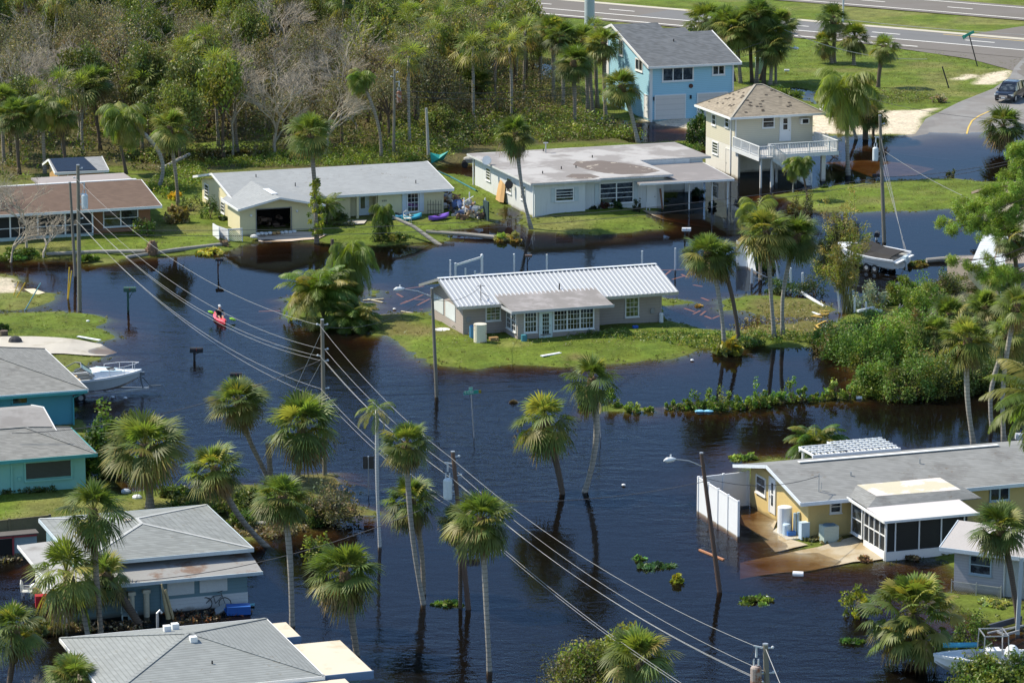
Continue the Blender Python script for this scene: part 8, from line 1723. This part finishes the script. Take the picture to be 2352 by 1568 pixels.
# bamboo, silver bush
base = Vector(P(*O(3,1,830,1350), .1)); T = Thing('bamboo', 'tall yellowing bamboo clump left of the covered boat', 'bamboo', tuple(base), None, False); mb = MB(); cs = []; cc = []; rs = random.Random(12)
for tx, ty in ((600,420),(690,440),(780,480),(900,650),(960,640),(640,640),(560,820),(500,930),(1000,720),(860,600),(740,600),(680,760),(620,960),(880,800),(760,820),(560,1010),(820,950),(680,880),(700,1080),(930,860),(840,420),(880,300)):
    tip = Vector(at_px(*O(3,1,tx,ty), base.y + rs.uniform(-1.2, 1.6))); b0 = base + Vector((rs.uniform(-.5, .5), rs.uniform(-.4, .4), -.2)); m_ = b0.lerp(tip, .6) + Vector((rs.uniform(-.2, .2), 0, .9)); mb.tube([b0, b0.lerp(m_, .5) + Vector((0, 0, .3)), m_, tip], [.04, .035, .025, .008], 5, False)
    for k in range(9): u = rs.uniform(.35, 1.05); p = b0.lerp(m_, u / .6 * .9) if u < .6 else m_.lerp(tip, (u - .6) / .4); cs.append(tuple(p - base + Vector((rs.uniform(-.25, .25), rs.uniform(-.25, .25), rs.uniform(-.2, .2))))); cc.append(hsvj((.34, .28, .09) if rs.random() < .55 else ((.28, .31, .05) if rs.random() < .7 else (.12, .16, .04)), rs))
T.part('stems', mb, M('bamboo_stem', (.20, .19, .07), .6, .2, 4)); link('foliage', fast('foliage', *leafcloud(cs, .42, 40, .11, cc, 5, asp=.22), LEAF2), T.e)
S_(3,1,1000,1320, 46, 76, 'silver-grey leafy bush in front of the covered boat', green=(.30, .36, .29), alt=(.17, .20, .14), k=26, n=90, size=.08); S_(3,1,1400,950, 30, 18, 'dry frond heap beside the covered boat stern', green=(.30, .26, .08), alt=(.14, .20, .04), asp=.15, size=.2, n=70, name='frond_heap', cat='frond heap', stems=False)
S_(3,1,300,1180, 60, 50, 'dark tangled bush behind the two tall palms', green=(.05, .09, .02), alt=(.12, .17, .03), k=24, n=70); S_(3,1,520,1210, 50, 60, 'dark bush between the white posts', green=(.05, .08, .02), alt=(.16, .16, .05), k=20, n=70); S_(2,1,2260,980, 28, 50, 'green creeper heap beside the torn fence panels', green=(.09, .15, .03)); S_(3,1,60,920, 36, 40, 'bright shrub right of the torn fence panels', green=(.10, .17, .03))
# scrub belt on the right: big bushes one by one
SC = [(1940,820,72,90,(.085,.15,.03)),(1985,840,70,100,(.10,.17,.03)),(2040,830,80,110,(.13,.22,.03)),(2095,830,70,100,(.11,.19,.03)),(2010,790,60,70,(.07,.12,.025)),(2005,905,50,70,(.11,.18,.03)),(2050,912,60,100,(.13,.19,.035)),(2100,915,64,110,(.12,.17,.035)),(2150,905,56,90,(.12,.15,.045)),(2200,900,50,80,(.11,.15,.04)),(2250,895,50,60,(.10,.14,.04)),(2120,740,54,90,(.12,.18,.03)),(2170,700,50,70,(.13,.16,.045)),(2075,700,46,60,(.12,.18,.03)),(2140,800,50,70,(.15,.14,.06)),(2210,830,50,70,(.12,.16,.04)),(2290,880,60,60,(.10,.14,.04)),(2330,760,50,80,(.09,.13,.03)),(2260,800,50,60,(.13,.13,.06)),(1905,790,40,40,(.10,.18,.03)),(2340,900,50,50,(.09,.12,.03)),(2235,760,50,60,(.10,.15,.03)),(2300,830,60,60,(.08,.13,.03))]
WD = ['leftmost', 'second', 'brightest', 'broad', 'shadowed inner', 'low left front', 'tall front', 'largest front', 'olive front', 'dull front', 'low right front', 'upper middle', 'upper right', 'upper left', 'brownish', 'right middle', 'right front', 'tall right', 'dry', 'small left end', 'right edge', 'inner right', 'dark right']
for i, (bx, by, r, h, g) in enumerate(SC): shrub(bx, by, r, h * 1.15, f'{WD[i]} bush of the mangrove scrub on the right', 'mangrove scrub bushes', tuple(1.35 * v for v in g), (.22, .25, .05) if i % 3 else (.2, .16, .08), k=46, n=150, size=.075, seed=i, pa=.2)
bare(2205, 690, 60, 80, 'brown storm-stripped bush before the wrecked building', None, BAREB, 'bare_shrub', 1); shrub(2225, 672, 46, 50, 'green bush at the corner of the wrecked building', None, (.12, .16, .04), (.2, .16, .08), k=30, n=110); bare(2150, 700, 70, 60, 'fallen bare branches before the wrecked building, left', 'fallen bare branches', i=2); bare(2230, 710, 70, 50, 'fallen bare branches before the wrecked building, right', 'fallen bare branches', i=1); bare(2190, 680, 60, 70, 'leafless limb against the wrecked building', 'fallen bare branches', i=3)
# mangrove seedlings on the wrack line
ML = [(2,2,1100,715,24,30),(2,2,1240,710,12,12),(2,2,1420,695,12,26),(2,2,1560,700,20,26),(2,2,1650,700,24,44),(2,2,1760,705,26,50),(2,2,1870,700,28,54),(2,2,2000,695,22,40),(2,2,2080,690,24,42),(2,2,2170,680,24,60),(2,2,2260,670,22,50),(3,2,40,660,26,46),(3,2,150,645,22,30),(3,2,250,640,22,40),(3,2,340,635,26,60),(3,2,430,630,22,44),(3,2,540,620,16,16),(3,2,640,612,18,36),(3,2,720,608,22,50),(3,2,830,602,20,30),(2,2,900,660,22,40),(2,2,720,700,18,22),(2,2,960,690,14,14)]
nm_ = ['first', 'second', 'third', 'fourth', 'fifth', 'sixth', 'seventh', 'eighth', 'ninth', 'tenth', 'eleventh', 'twelfth', 'thirteenth', 'fourteenth', 'fifteenth', 'sixteenth', 'seventeenth', 'eighteenth', 'nineteenth', 'twentieth']
for i, a in enumerate(ML): S_(*a[:6], (f'{nm_[i]} young mangrove from the left along the wrack line' if i < 20 else ['young mangrove beside the right open water palm', 'tuft left of the right open water palm', 'small tuft right of the open water palms'][i - 20]), group='young mangroves on the wrack line', green=(.16, .26, .04), alt=(.24, .30, .06), k=11, n=44, size=.085, seed=i, asp=.4)
carpet([O(2,2,1385,705), O(2,2,1480,680), O(3,2,0,660), O(3,2,900,598), O(3,2,900,608), O(3,2,0,675), O(2,2,1450,712)], 260, .08, .15, [(.30, .24, .14), (.22, .17, .10), (.18, .2, .05)], 'line of twigs and litter washed up along the mangroves', 8, 12, .22, 'wrack')
carpet([O(0,3,1930,210), O(0,3,2323,215), O(1,3,480,240), O(1,3,300,300), O(0,3,2323,330), O(0,3,1990,320)], 420, .09, .12, [(.28, .20, .11), (.16, .11, .06), (.36, .30, .18)], 'brown twigs and palm litter on the mud bank', 9, 12, .3, 'wrack')
carpet([O(0,3,0,450), O(0,3,190,455), O(0,3,170,520), O(0,3,0,540)], 160, .09, .15, [(.38, .30, .18), (.22, .15, .09)], 'twigs caught against the plank fence', 10, 12, .25, 'wrack')
carpet([O(0,3,500,1050), O(0,3,1300,1040), O(0,3,1200,1110), O(0,3,700,1120), O(0,3,400,1100)], 110, .07, .03, [(.34, .25, .14), (.20, .14, .08), (.42, .34, .22)], 'palm litter floating before the boarded house', 11, 9, .14, 'wrack')
carpet([O(0,3,1380,960), O(0,3,2160,960), O(0,3,2100,1010), O(0,3,1500,1060)], 110, .08, .1, [(.20, .14, .09), (.36, .30, .2), (.06, .05, .04), (.3, .12, .05)], 'mixed wreckage and litter along the boarded house wall', 12, 8, .16, 'wrack')
carpet([O(1,1,1250,1480), O(1,1,1700,1568), O(2,2,1500,60), O(2,2,1700,190), O(2,2,300,200), O(1,2,1500,200), O(1,2,1300,60)], 260, .06, .03, [(.40, .36, .16), (.55, .50, .34), (.2, .15, .07)], 'scattered twigs and chips on the central lawn', 13, 6, .25, 'litter')
carpet([O(3,1,150,1300), O(3,1,640,1300), O(3,1,700,1568), O(3,1,0,1568), O(2,1,1900,1500)], 260, .08, .08, [(.34, .28, .12), (.2, .2, .05), (.45, .36, .2)], 'chips and reeds in the muddy garden by the bamboo', 14, 8, .3, 'wrack')
for (c, r, x, y, rp, hp, lab, g) in ((2,3,1330,570, 44, 12, 'long dark green raft of floating reeds', (.07, .14, .06)), (2,3,1160,500, 14, 14, 'reed tuft at the left end of the floating raft', (.12, .22, .07)), (2,3,1480,700, 12, 22, 'yellow-green frond tuft below the reed raft', (.30, .32, .05)), (2,3,2150,860, 40, 14, 'floating green weed clump left of the half-bare citrus tree', (.11, .17, .035)), (3,3,850,1210, 28, 12, 'floating frond clump left of the widest palm', (.09, .16, .04)), (1,3,1680,890, 34, 10, 'floating frond clump right of the tallest palm foot', (.16, .24, .06)), (3,2,-90,1115, 30, 8, 'pale reeds trailing behind the vinyl fence', (.18, .24, .05)), (2,2,2090,1110, 26, 14, 'spiky floating rosette behind the yellow house', (.14, .22, .05)), (3,3,2060,905, 36, 16, 'pale broken frond pile before the wire fence', (.30, .34, .12)), (2,1,1660,1300, 9, 6, 'tan dead rosette in the red shallows', (.40, .28, .14)), (2,2,85,640, 9, 6, 'brown floating debris tuft left of the open water palms', (.22, .14, .08)), (3,3,960,520, 12, 14, 'tan dry leaf tuft on the patio edge', (.42, .28, .16)), (3,3,620,350, 40, 10, 'dry palm litter before the air conditioner', (.24, .20, .10)), (3,3,1360,500, 16, 8, 'small brown clump at the porch foot', (.18, .15, .08))):
    S_(c, r, x, y, rp, hp, lab, green=g, alt=tuple(v * 1.5 for v in g), asp=.12, size=.16, n=46, k=14, stems=False, name='floating_weeds', cat='weeds')
carpet([O(0,2,0,1400), O(0,2,460,1390), O(0,2,470,1440), O(0,2,0,1465)], 260, .07, .3, [(.16, .17, .05), (.24, .22, .1), (.10, .15, .03)], 'low hedge plants along the turquoise house', 15, 20, .25, 'hedge_plants')
carpet([O(1,2,1700,60), O(2,2,2000,100), O(2,2,2323,60), O(3,2,560,80), O(3,2,600,150), O(2,2,2323,160), O(2,2,1720,190)], 500, .08, .25, [(.10, .17, .03), (.15, .22, .04), (.3, .3, .08)], 'leafy ground cover under the twin palms', 16, 18, .3, 'ground_cover')
S_(2,2,1900,230, 34, 40, 'yellow drooping banana-like fronds at the foot of the twin palms', green=(.40, .38, .06), alt=(.16, .22, .05), asp=.14, size=.34, n=24); S_(2,2,2100,150, 40, 26, 'dark green shrub right of the twin palm feet', green=(.07, .13, .025))
# trees around the bottom left
shrub(240, 1085, 56, 150, 'glossy green broad-leaved tree beside the turquoise house', None, (.10, .17, .03), (.17, .25, .04), k=60, n=110, size=.12, name='leafy_tree', cat='tree'); btree(BROADS, 300, 1090, 30, 160, 'narrow green shoot of the tree behind the round-headed palm', None)
bare(770, 1195, 62, 110, 'grey-brown storm-stripped bush right of the shaggy palm', None, kind=BARES, i=0, name='bare_shrub'); shrub(762, 1200, 68, 108, 'large sparse brownish bush right of the shaggy palm', None, (.17, .17, .085), (.24, .19, .12), k=50, n=80, size=.085)
S_(1,3,560,540, 34, 100, 'yellow-leaved sapling above the full-headed palm', green=(.30, .33, .07), alt=(.16, .22, .04), k=16, n=30, size=.12)
for i, (bx, by, r, h) in enumerate(((430,1165,50,40),(480,1180,50,60),(530,1195,50,80),(570,1190,46,90),(610,1180,50,80),(500,1130,44,50),(690,1190,50,70),(720,1200,44,60),(560,1215,40,50),(400,1145,34,30))):
    shrub(bx, by, r, h, f'{nm_[i]} bush of the thicket above the boarded house', 'thicket bushes above the boarded house', (.09, .14, .03), (.17, .19, .06), k=22, n=80, size=.09, seed=40 + i)
t = btree(BROADY, 1345, 1655, 96, 196, 'round olive-green tree at the bottom edge', None, seed=1); btree(BROADO, 1330, 1655, 104, 200, 'brown-twigged half of the round tree at the bottom edge', None, seed=2); btree(BROADY, 1436, 1640, 84, 226, 'lighter green tree top behind the bottom edge palm', None, seed=4)
S_(3,3,890,990, 36, 82, 'yellow-green half-bare citrus tree in the water', green=(.30, .34, .04), alt=(.14, .18, .03), k=18, n=50, size=.10, name='citrus_tree', cat='tree'); bare(1972, 1410, 34, 60, 'bare grey side of the citrus tree', None, i=2, name='bare_shrub')
S_(3,3,1900,1280, 50, 100, 'green shrub right of the widest palm', green=(.10, .16, .03), k=26, n=80); S_(3,3,2080,1640, 110, 105, 'white-flecked leafy bush in front of the open boat', green=(.12, .18, .035), alt=(.20, .25, .05), k=60, n=110, size=.09); S_(3,3,2300,1600, 60, 90, 'leafy bush at the lower right corner', green=(.12, .18, .03), k=30, n=90)
bare(95, 1640, 46, 120, 'leafless twiggy shrub at the lower left', None, BARES, 'bare_shrub', 1); S_(0,3,350,1130, 44, 30, 'brown dead frond heap in the water left of the boarded house', green=(.20, .17, .07), alt=(.12, .12, .04), asp=.08, size=.3, n=60, stems=False, name='frond_heap', cat='frond heap')
S_(0,1,30,1530, 14, 16, 'small plant in a brown pot on the left lawn', green=(.10, .18, .03)); q = P(*O(0,1,35,1568), .2); tank(O(0,1,35,1570), .62, .28, 'brown plant pot on the left lawn', M('pot_brown', (.12, .09, .07), .8), 'plant_pot', 'pot')
q = P(*O(0,2,130,128), .25); solo('rock', 'dark boulder at the head of the driveway', 'rock', MB().ball((q[0], q[1], .3), .5, .4, .38, 9, 6), M('rock', (.06, .06, .065), .9), (q[0], q[1], 0)); q = P(*O(0,1,290,1185), .06)
solo('broken_slab', 'pale broken board lying in the muddy driveway on the left', 'board', MB().add([P(*O(0,1,x, y), .12) for x, y in ((205,1160),(290,1155),(385,1190),(330,1205),(270,1200))], [(0, 4, 3, 2, 1)]), PALE, q)
# pine at the right
tb = Vector(P(2440, 800, .1)); T = Thing('pine_tree', 'long-needled pine reaching in from the right edge', 'pine tree', tuple(tb), None, False); top = Vector(at_px(2400, 300, tb.y)); mb = MB().tube([tb, tb.lerp(top, .5), top], [.32, .25, .12], 9); cs = []; cc = []; rs = random.Random(9)
for tx, ty in ((1700,560),(1750,450),(1690,640),(1800,500),(1850,570),(1900,640),(1980,330),(1950,430),(2050,300),(2150,200),(2100,420),(2180,520),(2000,600),(1990,700),(2080,660),(2200,600),(2250,100),(2300,200),(2323,40),(2260,300),(1740,930),(1850,990),(1950,1040),(2100,1060),(2020,1090),(1660,590),(2323,460),(1720,680),(2200,0),(2180,380),(1830,430),(2040,500),(2120,560),(2280,420),(2200,1080),(2340,-100),(2250,-40)):
    tip = Vector(at_px(*O(3,1,tx,ty), tb.y + rs.uniform(-2.2, 2.2))); u = max(min((tip.z - tb.z) / (top.z - tb.z) + .12, .97), .3); s0 = tb.lerp(top, u); m_ = s0.lerp(tip, .55) + Vector((rs.uniform(-.3, .3), rs.uniform(-.3, .3), rs.uniform(-.5, .1))); mb.tube([s0, m_, tip], [.06, .035, .012], 5, False)
    for k in range(7): p = m_.lerp(tip, rs.uniform(.35, 1.12)) + Vector((rs.uniform(-.38, .38), rs.uniform(-.4, .4), rs.uniform(-.22, .28))); cs.append(tuple(p - tb)); cc.append(hsvj((.27, .37, .06), rs, .3, .1)); mb.tube([m_.lerp(tip, .5), p], [.018, .006], 4, False)
T.part('trunk', mb, M('pine_bark', (.13, .09, .07), .9, .2, 4)); link('needles', fast('needles', *leafcloud(cs, .40, 190, .16, cc, 5, asp=.09), LEAF2), T.e)
for a in (tufts(-.10, .10, 9000, 7, .11, [(.13, .16, .03), (.10, .12, .03), (.17, .15, .05)], 'half-drowned grass along the water line', 31), tufts(.10, .6, 21000, 5, .075, [(.14, .19, .025), (.10, .14, .02), (.18, .20, .04), (.20, .18, .07)], 'uneven grass blades and weeds of the lawns', 32, .3)):
    tag(link('grass', fast('grass', *leafcloud(a[0], np.array([[a[1], a[1], .04]] * len(a[0])), a[2], a[3], a[4], a[5], asp=.22), LEAF2)), a[6], None, None, 'stuff')
